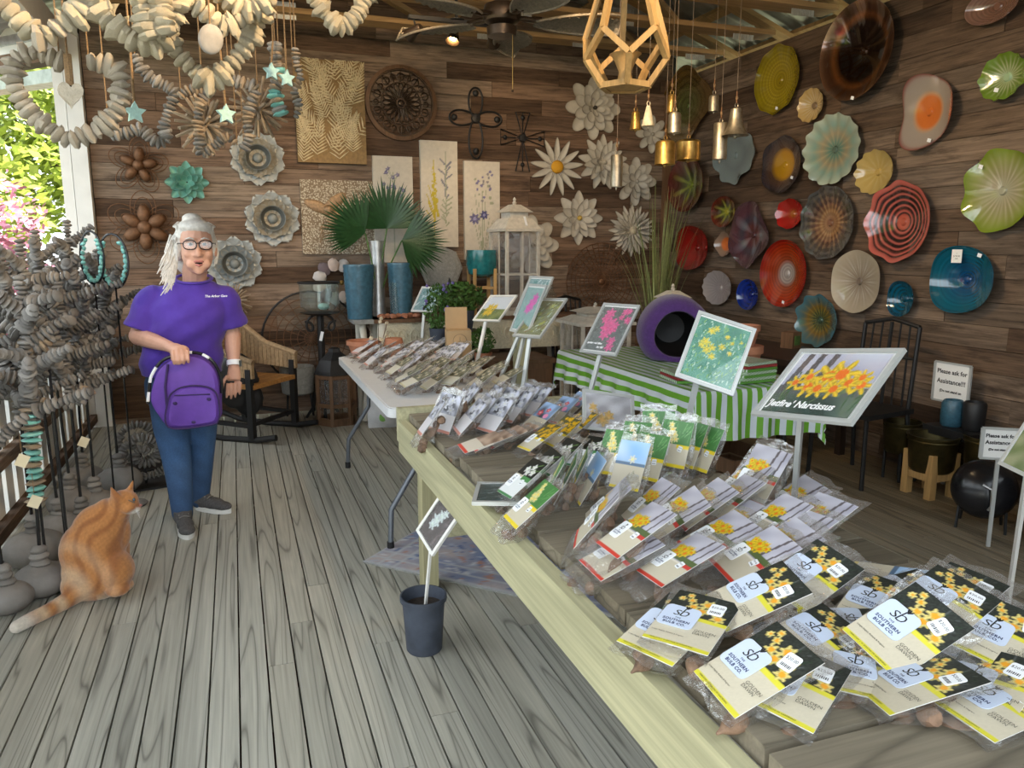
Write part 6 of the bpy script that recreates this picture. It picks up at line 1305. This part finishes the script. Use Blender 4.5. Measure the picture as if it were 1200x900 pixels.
# ---------------------------------------------------------------- striped table load, right wall floor things
zt=.748
D0=A(800,412,4.0); o=thing('cat_cave','round purple felt cat cave with a dark opening on the striped table','pet bed',(2.72,4.42,zt),R(-24)); mb=MB(); n=28
Rr=.24
vs=[];fs=[]; K_=14
prof=[(.145,.01),(.152,-.005),(.18,.0),(.215,.03),(.235,.09),(.24,.20),(.235,.34),(.20,.42),(.12,.46),(.0005,.47)]
mb.m=T((0,-.22,.175),Rx(-PI/2)); mb.lathe(prof,36,cap0=False,cap1=False,fr=lambda a,i:1+.02*sin(3*a)); mb.v=[(x,y,max(z,.002)) for x,y,z in mb.v]; mb.build('felt_shell','purplefelt',o)
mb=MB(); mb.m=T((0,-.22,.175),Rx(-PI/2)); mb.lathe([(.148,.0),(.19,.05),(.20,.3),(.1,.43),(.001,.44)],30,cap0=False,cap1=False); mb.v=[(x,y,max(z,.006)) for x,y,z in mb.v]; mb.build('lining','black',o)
lantern('distressed white lantern behind the purple cat cave',(A(795,380,5.35).x,5.45,.0),.30,A(800,335,5.45).z,'whitewood',.22,R(5)); 
lantern('smaller white lantern standing behind the pink placard',(A(700,400,5.9).x,5.95,0),.46,A(700,357,5.95).z,'whitewood',.18,0)
tpot('stacked terracotta pot, top one, on the striped table',(2.80,3.78,zt+.155),.095,.12); tpot('stacked terracotta pot, lower one, on the striped table',(2.81,3.78,zt+.0),.11,.155)
stripes('napkin',0,.02,(.10,.30,.05),(.70,.74,.72)); stripes('napkincheck',1,.02,(.13,.34,.06),(.72,.75,.74))
def napkin(label,c,w,d,h,rz,mat,seed):
    o=thing('folded_napkin',label,'napkin',c,rz,'folded striped napkins'); mb=MB(); 
    def f(t): return [(w/2-(.006)*t,d/2-.006*t)]
    vs=[(-w/2,-d/2,0),(w/2,-d/2,0),(w/2,d/2,0),(-w/2,d/2,0)]; mb.add(vs+[(x*.98,y*.98,h) for x,y,z in vs],[(3,2,1,0),(4,5,6,7),(0,1,5,4),(1,2,6,5),(2,3,7,6),(3,0,4,7)]); me=mb.mesh('fold',mat,False); uvmesh(me,[(v[0]+v[2]*3,v[1]) for v in mb.v]); put('fold',me,o); return o
for k in range(5): napkin('green and white striped napkin folded in the tall stack',(2.62+.004*k,3.50,zt+.002+k*.016),.24,.2,.014,R(6+2*k),'napkin' if k%2 else 'napkincheck',k)
MBn=thing('folded_napkin','dark red napkin folded in the tall stack','napkin',(2.63,3.5,zt+.083),R(10)); MB().box((0,0,.007),(.24,.2,.014)).build('fold','redcloth',MBn,False)
napkin('green striped napkin topping the tall stack',(2.63,3.5,zt+.099),.24,.2,.014,R(14),'napkin',9)
for k,(lab,m) in enumerate((('green checked napkin folded in the low stack','napkincheck'),('red lined napkin between the checked ones','redcloth'),('green checked napkin topping the low stack','napkincheck'))):
    if m=='redcloth': q=thing('folded_napkin',lab,'napkin',(2.35,3.62,zt+.02),R(-8)); MB().box((0,0,.006),(.27,.24,.012)).build('fold','redcloth',q,False)
    else: napkin(lab,(2.35,3.62,zt+.002+k*.017),.27,.24,.014,R(-8),m,k)
# tall grasses in the corner
def grass(label,c,n,h,sp,seed):
    q=random.Random(seed); o=thing('ornamental_grass',label,'plant',c); MB().lathe([(.12,0),(.16,.28),(.15,.28),(.13,.25)],18).build('pot','potblack',o)
    for k in range(n):
        t=q.uniform(0,2*PI); r0=q.uniform(0,.09); L=h*q.uniform(.6,1.05); ln=sp*q.uniform(.1,1); b=Vector((r0*cos(t),r0*sin(t),.25)); d=Vector((cos(t),sin(t),0)); s=Vector((-sin(t),cos(t),0)); w=.011; vs=[];fs=[]
        for j in range(6):
            u=j/5; p=b+d*ln*u*u+Vector((0,0,L*u*(1-.12*u*ln/.3))); ww=w*(1-u)**.6+.001; vs+=[p-s*ww,p+s*ww]
        for j in range(5): fs.append((2*j,2*j+1,2*j+3,2*j+2))
        MB().add(vs,fs).build('blade','grassblade',o,False)
grass('tall arching ornamental grass in the wall corner',(A(770,370,6.3).x,6.3,0),70,1.85,.42,1)
# dark furniture along the right wall
plain('dimwood',(.035,.022,.016),.5,var=.3)
o=thing('dark_bench_table','long dark table against the right wall behind the striped cloth','table',(3.78,4.85,0)); MB().box((0,0,.70),(.62,1.3,.04)).build('top','dimwood',o,False)
for a in (-.26,.26):
    for b in (-.58,.58): MB().box((a,b,.34),(.05,.05,.68)).build('leg','dimwood',o,False)
MB().box((0,0,.58),(.5,1.2,.18)).build('apron','dimwood',o,False)
o=thing('carved_wood_block','small carved tan block on the dark table','ornament',(3.95,4.75,.72),R(20)); MB().box((0,0,.06),(.12,.10,.12)).build('block','brown_wood',o,False); MB().box((0,-.052,.06),(.07,.006,.07)).build('carving','leaf',o,False)
def chair(label,c,rz):
    o=thing('iron_chair',label,'chair',c,rz)
    MB().box((0,0,.455),(.44,.44,.03)).build('seat','iron',o,False)
    for a in (-.19,.19):
        MB().tube([(a,-.2,.45),(a*1.05,-.21,0)],.014,8).build('leg','iron',o); MB().tube([(a*1.05,.24,0),(a,.2,.45),(a,.25,.98)],.014,8).build('leg','iron',o)
    MB().tube([(-.19,.25,.98),(0,.255,1.02),(.19,.25,.98)],.014,8).build('top_rail','iron',o); MB().tube([(-.19,.23,.78),(.19,.23,.78)],.010,8).build('back_rail','iron',o)
    for k in range(5): x=-.14+.07*k; MB().tube([(x,.205,.47),(x*.9,.25,1.0)],.007 if k!=2 else .013,6).build('spindle','iron',o)
    return o
chair('black iron spindle chair against the right wall',(3.72,3.78,0),R(-80))
def cauldron(label,c,r,h,z0,stand,mat='brass_dark'):
    o=thing('brass_planter',label,'planter',c,0,'aged brass planters'); MB().lathe([(r*.78,z0),(r*.9,z0+.02),(r*.98,z0+h*.9),(r*1.04,z0+h*.96),(r*1.04,z0+h),(r*.95,z0+h),(r*.93,z0+h*.9),(r*.7,z0+.03)],32).build('pot',mat,o); MB().tube([(r*.985*cos(2*PI*k/36),r*.985*sin(2*PI*k/36),z0+h*.86) for k in range(36)],.006,6,closed=True).build('band',mat,o)
    if stand=='wood':
        for k in range(4): t=PI/4+k*PI/2; MB().box((r*.86*cos(t),r*.86*sin(t),(z0+.12)/2),(.045,.045,z0+.12)).build('stand_leg','light_wood',o,False)
        for k in range(4): t=k*PI/2; MB().box((r*.6*cos(t),r*.6*sin(t),.12),(.03,r*1.2,.03),Rz(t)).build('stand_rail','light_wood',o,False); MB().box((r*.62*cos(t),r*.62*sin(t),z0-.02),(.03,r*1.2,.04),Rz(t)).build('stand_rail','light_wood',o,False)
    elif stand: 
        for k in range(4): t=PI/4+k*PI/2; MB().tube([(r*.8*cos(t),r*.8*sin(t),0),(r*.8*cos(t),r*.8*sin(t),z0+.05)],.010,6).build('stand_leg','iron',o)
    return o
cauldron('aged brass bucket planter on a pale wooden stand',(3.88,3.36,0),.14,.22,.15,'wood'); cauldron('darker brass planter behind the one on the wooden stand',(4.04,3.13,0),.125,.20,.20,'iron'); cauldron('small dim brass planter beside the iron chair',(3.96,3.66,0),.115,.20,.18,'iron')
o=thing('fire_bowl','round black kettle bowl tipped on legs with a steel handle','bowl',(3.66,2.83,0),R(-51)); o.scale=(.8,.8,.8); mb=MB(); mb.m=T((0,0,.27),Rx(R(72))); mb.lathe([(.03,.10),(.12,.085),(.175,.04),(.19,-.01),(.196,-.012),(.196,.0),(.18,.05),(.12,.10),(.01,.115)],36); mb.build('bowl','blackgloss',o)
MB().tube([(-.01,-.13,.33),(.04,-.15,.31),(.045,-.15,.20),(.03,-.14,.17)],.008,8).build('handle','galv',o)
for s in (-1,1): MB().tube([(s*.13,-.04,.20),(s*.14,-.07,0)],.010,6).build('leg','black',o); MB().tube([(s*.10,.05,.22),(s*.12,.14,0)],.010,6).build('leg','black',o)
o=thing('glazed_tall_vase','tall blue black glazed vase before the notice','vase',(4.06,3.40,.40)); o.scale=(.85,.85,.62); MB().lathe([(.06,0),(.075,.02),(.075,.22),(.06,.26),(.055,.26),(.05,.02)],22).build('vase','blueglaze',o)
o=thing('dark_tall_vase','tall plain black vase beside the blue one','vase',(4.08,3.27,.40)); o.scale=(.85,.85,.66); MB().lathe([(.06,0),(.07,.02),(.075,.24),(.065,.26),(.06,.26),(.05,.02)],22).build('vase','black',o)
s_=thing('plant_pedestal','small black pedestal shelf holding the tall vases','stand',(4.085,3.34,0)); MB().box((0,0,.375),(.26,.34,.05)).build('shelf','black',s_,False)
for a in (-.1,.1):
    for b in (-.14,.14): MB().box((a,b,.175),(.03,.03,.35)).build('leg','black',s_,False)
def notice(label,c,rz,w,h,lines,stake=None,tilt=0.):
    o=thing('notice_sign',label,'sign',c,(tilt,0,rz),'assistance notices'); MB().box((0,0,0),(w,.006,h)).build('board','paper',o,False)
    for sx,sz,a,b in ((0,1,w,.012),(0,-1,w,.012),(1,0,.012,h),(-1,0,.012,h)): MB().box((sx*w/2,-.001,sz*h/2),(a+.006,.010,b)).build('frame','acrylic_frame',o,False)
    for tx,z,s in lines: put('lettering',text_mesh(tx,s,'ink',0,'CENTER',.0009),o,(0,-.0042,z),(PI/2,0,0))
    if stake: MB().box((0,.006,-h/2-stake/2),(.018,.01,stake)).build('stake','acrylic_frame',o,False)
    return o
c=onx(1115,449,4.12); notice('framed notice asking for assistance beside the iron chair',c,-PI/2,.25,.24,[('Please ask for',.065,.038),('Assistance!!!',.005,.040),('(Do not stand on',-.055,.022)],None); 
MB().box((0,.01,-.12-c.z/2+.06),(.02,.012,c.z-.12)).build('stake','acrylic_frame',bpy.data.objects['notice_sign'],False)
c=A(1172,520,2.62); notice('framed notice asking for assistance beside the black bowl',c,R(-34),.16,.15,[('Please ask for',.038,.024),('Assistance!!!',.005,.026),('(Do not stand on',-.03,.014)],c.z-.075)
o=thing('wicker_basket','dark woven basket on the floor by the right wall','basket',(3.78,2.45,0)); 
for k in range(14): MB().tube([((.17+.002*k)*cos(2*PI*j/24),(.17+.002*k)*sin(2*PI*j/24),.02+k*.028) for j in range(24)],.013,6,closed=True).build('weave_coil','dimwood',o)
MB().lathe([(.01,.004),(.17,.004),(.17,.012)],24).build('bottom','dimwood',o)
o=thing('wooden_crate','plain wooden crate under the striped table','crate',(2.72,3.72,0),R(8)); 
for z in (.05,.15,.25): 
    for y in (-.2,.2): MB().box((0,y,z),(.36,.016,.085)).build('slat','brown_wood',o,False)
    for x in (-.172,.172): MB().box((x,0,z),(.016,.38,.085)).build('slat','brown_wood',o,False)
MB().box((0,0,.006),(.36,.4,.012)).build('bottom','brown_wood',o,False)
# dim things behind: cabinet, bin, posts
c=onz(640,470); o=thing('wooden_cabinet','dim reddish brown cabinet between the two tables','cabinet',(1.95,5.35,0)); MB().box((0,0,.33),(.42,.40,.62)).build('body','brown_wood',o,False); MB().box((0,-.205,.35),(.36,.012,.5)).build('door','brown_wood',o,False); MB().box((0,0,.655),(.46,.44,.03)).build('top','brown_wood',o,False); MB().ell((.14,-.22,.38),.014,8,6).build('knob','iron',o)
o=thing('metal_tub','grey galvanised tub standing behind the folding table','tub',(1.72,4.95,0)); MB().lathe([(.13,0),(.16,.5),(.17,.5),(.17,.515),(.15,.515),(.12,.03)],26).build('tub','galv',o)
o=thing('timber_post','pale square timber post behind the olive placard','post',(1.86,5.02,0)); MB().box((0,0,.43),(.08,.08,.86)).build('shaft','treated_z',o,False); MB().box((0,0,.87),(.1,.1,.02)).build('cap','treated_z',o,False); MB().box((0,0,.01),(.2,.2,.02)).build('foot','treated_z',o,False)
chair('black iron spindle chair in the dim back corner',(3.0,6.42,0),R(20))
o=thing('glass_jar_lamp','clear glass jar lamp with a metal knob in the dim corner','jar',(A(645,340,6.6).x,6.6,ct)); MB().lathe([(.06,0),(.065,.02),(.06,.16),(.03,.2),(.025,.24),(.03,.25)],20).build('jar','vaseglass',o); MB().ell((0,0,.27),.02,10,6).build('knob','galv',o)
# trellis ornaments on console near leafy plants
o=thing('iron_finial','dark iron spire ornament on the console beside the plaque','ornament',(A(524,330,6.7).x,6.62,ct)); MB().lathe([(.05,0),(.055,.02),(.015,.05),(.015,.14),(.04,.17),(.015,.2),(.008,.28),(.014,.30),(.002,.33)],14).build('spire','iron',o)
for s in (-1,1): MB().tube([(s*.02,0,.2),(s*.1,0,.12),(s*.16,0,.02)],.006,6).build('brace','iron',o)
# ---------------------------------------------------------------- hung from the roof: fan, pendant, track lights, bells
fc=Vector(A(588,30,4.55)); o=thing('ceiling_fan','dark ceiling fan with woven palm leaf shaped blades','fan',fc)
MB().tube([(0,0,0),(0,0,ZC+.05-fc.z)],.016,8).build('downrod','bronze',o); MB().lathe([(.05,.0),(.10,.02),(.115,.06),(.10,.11),(.05,.13),(.03,.15)],28).build('motor','bronze',o); MB().lathe([(.02,-.065),(.085,-.06),(.09,-.01),(.06,.0)],28).build('switch_housing','bronze',o)
def blade(t):
    m=T((0,0,.02),Rz(t)); mb=MB(); mb.m=m
    L,w=.52,.24
    def f(u,v): 
        x=.20+L*v; ww=w*(sin(PI*min(1,v*.9+.06)))**.6; return (x,(u-.5)*ww,.015*sin(PI*u)+.006*sin(v*60+abs(u-.5)*30)-.06*v*(u-.5))
    mb.grid(f,10,40); b=mb.build('blade','fanblade',o); r=MB(); r.m=m; r.tube([(.20+L*v,(s)*w*(sin(PI*min(1,v*.9+.06)))**.6/2,-.03*v*s*2) for s in (-.98,) for v in [k/16 for k in range(17)]]+[(.20+L*v,.98*w*(sin(PI*min(1,v*.9+.06)))**.6/2,-.03*v) for v in [1-k/16 for k in range(17)]],.007,6); r.build('blade_rim','fanblade',b)
    a=MB(); a.m=m; a.tube([(.09,0,.03),(.14,.03,.02),(.22,.02,.015)],.010,6); a.tube([(.09,0,.03),(.14,-.03,.02),(.22,-.02,.015)],.010,6); a.build('blade_iron','bronze',b)
for k in range(5): blade(R(-10+72*k))
MB().tube([(.05,-.05,-.06),(.05,-.05,-.36)],.002,4).build('pull_chain','brass',o); MB().ell((.05,-.05,-.37),.008,8,6).build('pull_knob','bronze',o)
# pendant: open dodecahedral timber cage
pc=Vector(A(733,62,2.62)); k_=2.62*1.06/901; o=thing('timber_pendant','open geometric timber pendant lamp with a turned wooden holder','pendant lamp',pc,R(14))
rb,rm,rt_=.088,.150,.10; zb,z1,z2,zt_=-.115,.0,.055,.34
lo=[Vector((rb*cos(2*PI*k/5+.3),rb*sin(2*PI*k/5+.3),zb)) for k in range(5)]; mi=[Vector((rm*cos(2*PI*k/5+.3),rm*sin(2*PI*k/5+.3),z1-.03)) for k in range(5)]; mu=[Vector((rm*cos(2*PI*(k+.5)/5+.3),rm*sin(2*PI*(k+.5)/5+.3),z2)) for k in range(5)]; up_=[Vector((.055*cos(2*PI*(k+.5)/5+.3),.055*sin(2*PI*(k+.5)/5+.3),zt_)) for k in range(5)]
ed=[(lo[k],lo[(k+1)%5]) for k in range(5)]+[(lo[k],mi[k]) for k in range(5)]+[(mi[k],mu[k]) for k in range(5)]+[(mi[(k+1)%5],mu[k]) for k in range(5)]+[(mu[k],up_[k]) for k in range(5)]+[(up_[k],up_[(k+1)%5]) for k in range(5)]
for a,b in ed: MB().bar(a,b,.02,.02).build('cage_bar','light_wood',o,False)
MB().lathe([(.001,zb-.006),(rb*1.02,zb-.006),(rb*1.02,zb+.006),(.001,zb+.006)],5).build('bottom_panel','light_wood',o,False,None,(0,0,.3)); MB().lathe([(.03,zb+.006),(.022,zb+.05),(.04,zb+.09),(.05,zb+.105),(.058,zb+.11),(.02,zb+.112)],22).build('turned_holder','light_wood',o)
MB().tube([(0,0,zt_),(0,0,ZC+.01-pc.z)],.005,6).build('cord','black',o); MB().lathe([(.06,zt_-.01),(.06,zt_+.02),(.02,zt_+.05)],20).build('cap','light_wood',o)
# track lights
def spot_head(o,p,d,lit,e,size=R(70),col=(1,.72,.42),blend=.8):
    d=Vector(d).normalized(); q=d.to_track_quat('Z','Y').to_matrix(); mb=MB(); mb.m=T(p,q); mb.lathe([(.018,-.07),(.026,-.06),(.028,-.02),(.042,.03),(.046,.04),(.043,.04),(.024,-.01)],20,cap0=True,cap1=False); h=mb.build('lamp_head','bronze',o); MB().tube([Vector(p)-d*.03,Vector((p[0],p[1],0))],.006,6).build('arm','iron',o)
    if lit:
        g=MB(); g.m=T(p,q); g.ell((0,0,.012),(.024,.024,.014),14,8); g.build('lamp_bulb','bulbglow',h)
        L=bpy.data.lights.new('spot_lamp','SPOT'); L.energy=e; L.color=col; L.spot_size=size; L.spot_blend=blend; L.shadow_soft_size=.03; ob=bpy.data.objects.new('spot_lamp',L); C.objects.link(ob); ob.parent=o; ob.location=Vector(p)+d*.05; ob.rotation_euler=d.to_track_quat('-Z','Y').to_euler()
def track(label,c,rz,heads,L=1.0):
    o=thing('track_light',label,'light',c,rz,'ceiling track lights'); MB().box((0,0,-.012),(L,.035,.024)).build('track_bar','iron',o,False); MB().lathe([(.05,-.005),(.05,.0),(.02,.01)],16,c=(0,0,0)).build('canopy','iron',o); MB().tube([(0,0,0),(0,0,ZC-c[2])],.01,6).build('stem','iron',o)
    for x,d,e in heads: spot_head(o,(x,0,-.10),Rz(-rz)@Vector(d),e>0,e)
    return o
tc=A(535,27,5.0)
track('black ceiling track of three spot heads near the fan',(tc.x,5.0,tc.z+.02),0,[(-.28,(-.5,.8,-.35),32),(-.02,(-.25,-.25,-.75),35),(.24,(.45,.85,-.35),55)],.62)
track('black ceiling track over the display table facing the glass plates',(1.5,3.5,3.05),R(70),[(-.35,(.95,-.2,-.35),50),(0,(.92,.25,-.42),50),(.35,(.8,.6,-.38),48)],.9)
track('black ceiling track over the aisle facing the garlands',(.55,3.9,3.05),R(20),[(-.3,(-.75,-.62,-.32),110),(.05,(-.75,.5,-.4),40),(.3,(.1,1.,-.2),45)],.8)
track('added unseen ceiling track over the near end lighting the garlands',(1.0,1.5,3.05),R(-40),[(-.3,(-1.35,.9,-.45),150),(.0,(-.8,1.1,-.35),120),(.3,(.5,2.2,-.45),90)],.8)  # extra track added out of view to warm the garlands' camera side
# bells
def bell(label,u,v0,v1,hw,kind,Y=4.62,mat='brass',strap='terracotta'):
    t=A(u,v0,Y); b=A(u,v1,Y); s=Y*1.02/901*1.06; w=hw*s; h=t.z-b.z; o=thing('hanging_bell',label,'bell',t,0,'metal bells hung from the roof truss')
    pf={'cup':[(w*.55,0),(w*.7,-h*.06),(w*.78,-h*.5),(w,-h*.95),(w*1.04,-h),(w*.95,-h),(w*.7,-h*.5)],'cone':[(w*.3,0),(w*.45,-h*.2),(w*.98,-h*.96),(w,-h),(w*.92,-h),(w*.4,-h*.2)],'cyl':[(w*.9,0),(w,-h*.03),(w,-h),(w*.93,-h),(w*.9,-h*.05)],'drum':[(w*.3,.0),(w*.85,-h*.06),(w,-h*.16),(w,-h*.96),(w*1.03,-h),(w*.95,-h),(w*.9,-h*.2)],'bell':[(w*.2,0),(w*.42,-h*.06),(w*.5,-h*.3),(w*.62,-h*.65),(w*.95,-h*.94),(w*1.05,-h),(w*.97,-h),(w*.5,-h*.6)]}[kind]
    MB().lathe(pf,26,cap1=False).build('bell',mat,o); MB().ell((0,0,-h*1.03),(w*.16,w*.16,h*.09),8,6).build('clapper',mat,o); MB().tube([(.012*cos(2*PI*k/14),0,.014+.014*sin(2*PI*k/14)) for k in range(14)],.003,5,closed=True).build('ring',mat,o)
    MB().tube([(0,0,.024),(0,0,.10)],.005,6).build('leather_strap','rust',o); MB().ell((0,0,.06),(.009,.009,.014),8,6).build('knot','jute',o); MB().tube([(0,0,.1),(0,0,ZC+.01-t.z)],.0018,5).build('cord','bark',o)
for a in (('small golden cup bell under the timber pendant',745,131,152,6.5,'cup'),('cream cone bell beside the small golden one',760,124,148,7.5,'cone',4.55,'shellstone'),('slim grey tube chime before the pointed wooden bloom',723,182,219,7,'cyl',4.4,'silverbell'),('small golden cup bell hung above the silver one',787.5,111,132,6.5,'cup',4.65),('silver capsule bell hung between the golden ones',791,131,156,7.5,'drum',4.5,'silverbell'),('golden bucket bell with a broad mouth',780,164,193,12,'drum',4.6),('wide golden drum bell beside the bucket bell',807,163,188,14.5,'drum',4.7),('small silver capsule bell near the wall corner',837,111,131,6,'drum',4.75,'silverbell'),('long grey tube chime beside the flared bell',845,144,187,8.5,'cyl',4.6,'silverbell'),('large flared bronze bell hung against the glass plates',863,126,159,15.5,'bell',4.5,'silverbell')): bell(*a)
# ---------------------------------------------------------------- garden beyond the open side
def tree(label,base,h,r,n,leafm,seed,ls=.10,name='garden_tree',cat='tree',grp='garden trees'):
    q=random.Random(seed); o=thing(name,label,cat,base,0,grp); MB().tube([(0,0,0),(q.uniform(-.1,.1),0,h*.4),(q.uniform(-.2,.2),0,h*.75)],[.09*h/4,.07*h/4,.03*h/4],8).build('trunk','bark',o)
    for k in range(5): t=k*1.3; MB().tube([(0,0,h*.35+.08*h*k*.5),(r*.6*cos(t),r*.6*sin(t),h*.6+.06*h*k)],[.04*h/4,.015*h/4],6).build('bough','bark',o)
    mb=MB(); cl=[(q.uniform(-.6,.6)*r,q.uniform(-.6,.6)*r,h*.62+q.uniform(-.28,.38)*h*.8) for _ in range(14)]
    for k in range(n):
        c=q.choice(cl); d=Vector((q.gauss(0,1),q.gauss(0,1),q.gauss(0,1))).normalized()*r*.5*q.uniform(.5,1.05)**.5; p=Vector(c)+d; a=Vector((q.uniform(-1,1),q.uniform(-1,1),q.uniform(-.6,.6))).normalized(); b=a.orthogonal().normalized(); s=ls*q.uniform(.6,1.3); mb.add([p-a*s,p+b*s*.5,p+a*s,p-b*s*.5],[(0,1,2,3)])
    f=mb.build('foliage',leafm,o,False); f['kind']='stuff'; return o
GZ=-.4
for k,(x,y,h,r,m,lab) in enumerate(((-4.6,13.5,6.2,2.2,'leafyellow','tall yellow green tree beyond the outbuilding'),(-6.8,15.5,6.8,2.4,'leafyellow','broad yellow green tree at the garden edge'),(-2.6,16.5,6.0,2.2,'leafyellow','yellow green tree behind the white post'),(-9.5,13.,6.5,2.6,'leaf','deeper green tree farther along the garden'),(-11.,8.,6.,2.6,'leaf','deep green tree across the lawn from the railing'),(-8.2,10.4,4.6,1.8,'leafyellow','young yellow green tree beside the outbuilding'))): tree(lab,(x,y,GZ),h,r,6500,m,k,.12)
for k,(x,y,h,r,lab) in enumerate(((-2.35,8.9,2.6,.85,'pink flowered shrub just beyond the white post'),(-3.5,9.2,2.7,.95,'pink flowered shrub in front of the outbuilding'),(-3.1,7.0,2.1,.7,'pink flowered shrub beside the railing'))): tree(lab,(x,y,GZ),h,r,2600,'pinkfol',k+20,.05,'flowering_shrub','shrub','pink shrubs by the railing')
for k,(x,y) in enumerate(((-2.0,5.4),(-2.4,4.2),(-2.1,6.4))): tree('low green shrub growing outside the picket railing',(x,y,GZ),1.3,.6,1800,'leaf',k+40,.05,'garden_shrub','shrub','low shrubs outside the railing')
# outbuilding with a shingled roof and white edge board
ob=thing('outbuilding','small shingle roofed outbuilding with white edge boards in the garden','building',(-5.0,10.6,GZ),R(18))
MB().box((0,0,1.2),(3.2,2.6,2.4)).build('wall','cream_paint',ob,False)
sl=.72
me_=MB().box((0,0,0),(.19,.26,.012)).mesh('shingle','shingle',False)
for s in (-1,1):
    MB().bar((0,0,0),(1,0,0),.01,.01) if 0 else None
    an=math.atan(sl); Lr=1.85/cos(an); MB().box((0,0,0),(Lr,3.0,.03),Ry(s*an)).build('roof_deck','bark',ob,False,(s*.92,0,3.05-.92*sl+.67))
    if s>0 or 1:
        for i in range(10):
            for j in range(15):
                d=.09+i*.195; put('shingle',me_,ob,(s*d*cos(an)*.99,-1.4+j*.2+(.1 if i%2 else 0),3.735-d*sin(an)+.03*1),(0,s*(an-.04),0))
    for y in (-1.52,1.52): MB().bar((0,y,3.76),(s*1.9,y,3.76-1.9*sl),.05,.16).build('edge_board','white_paint',ob,False)
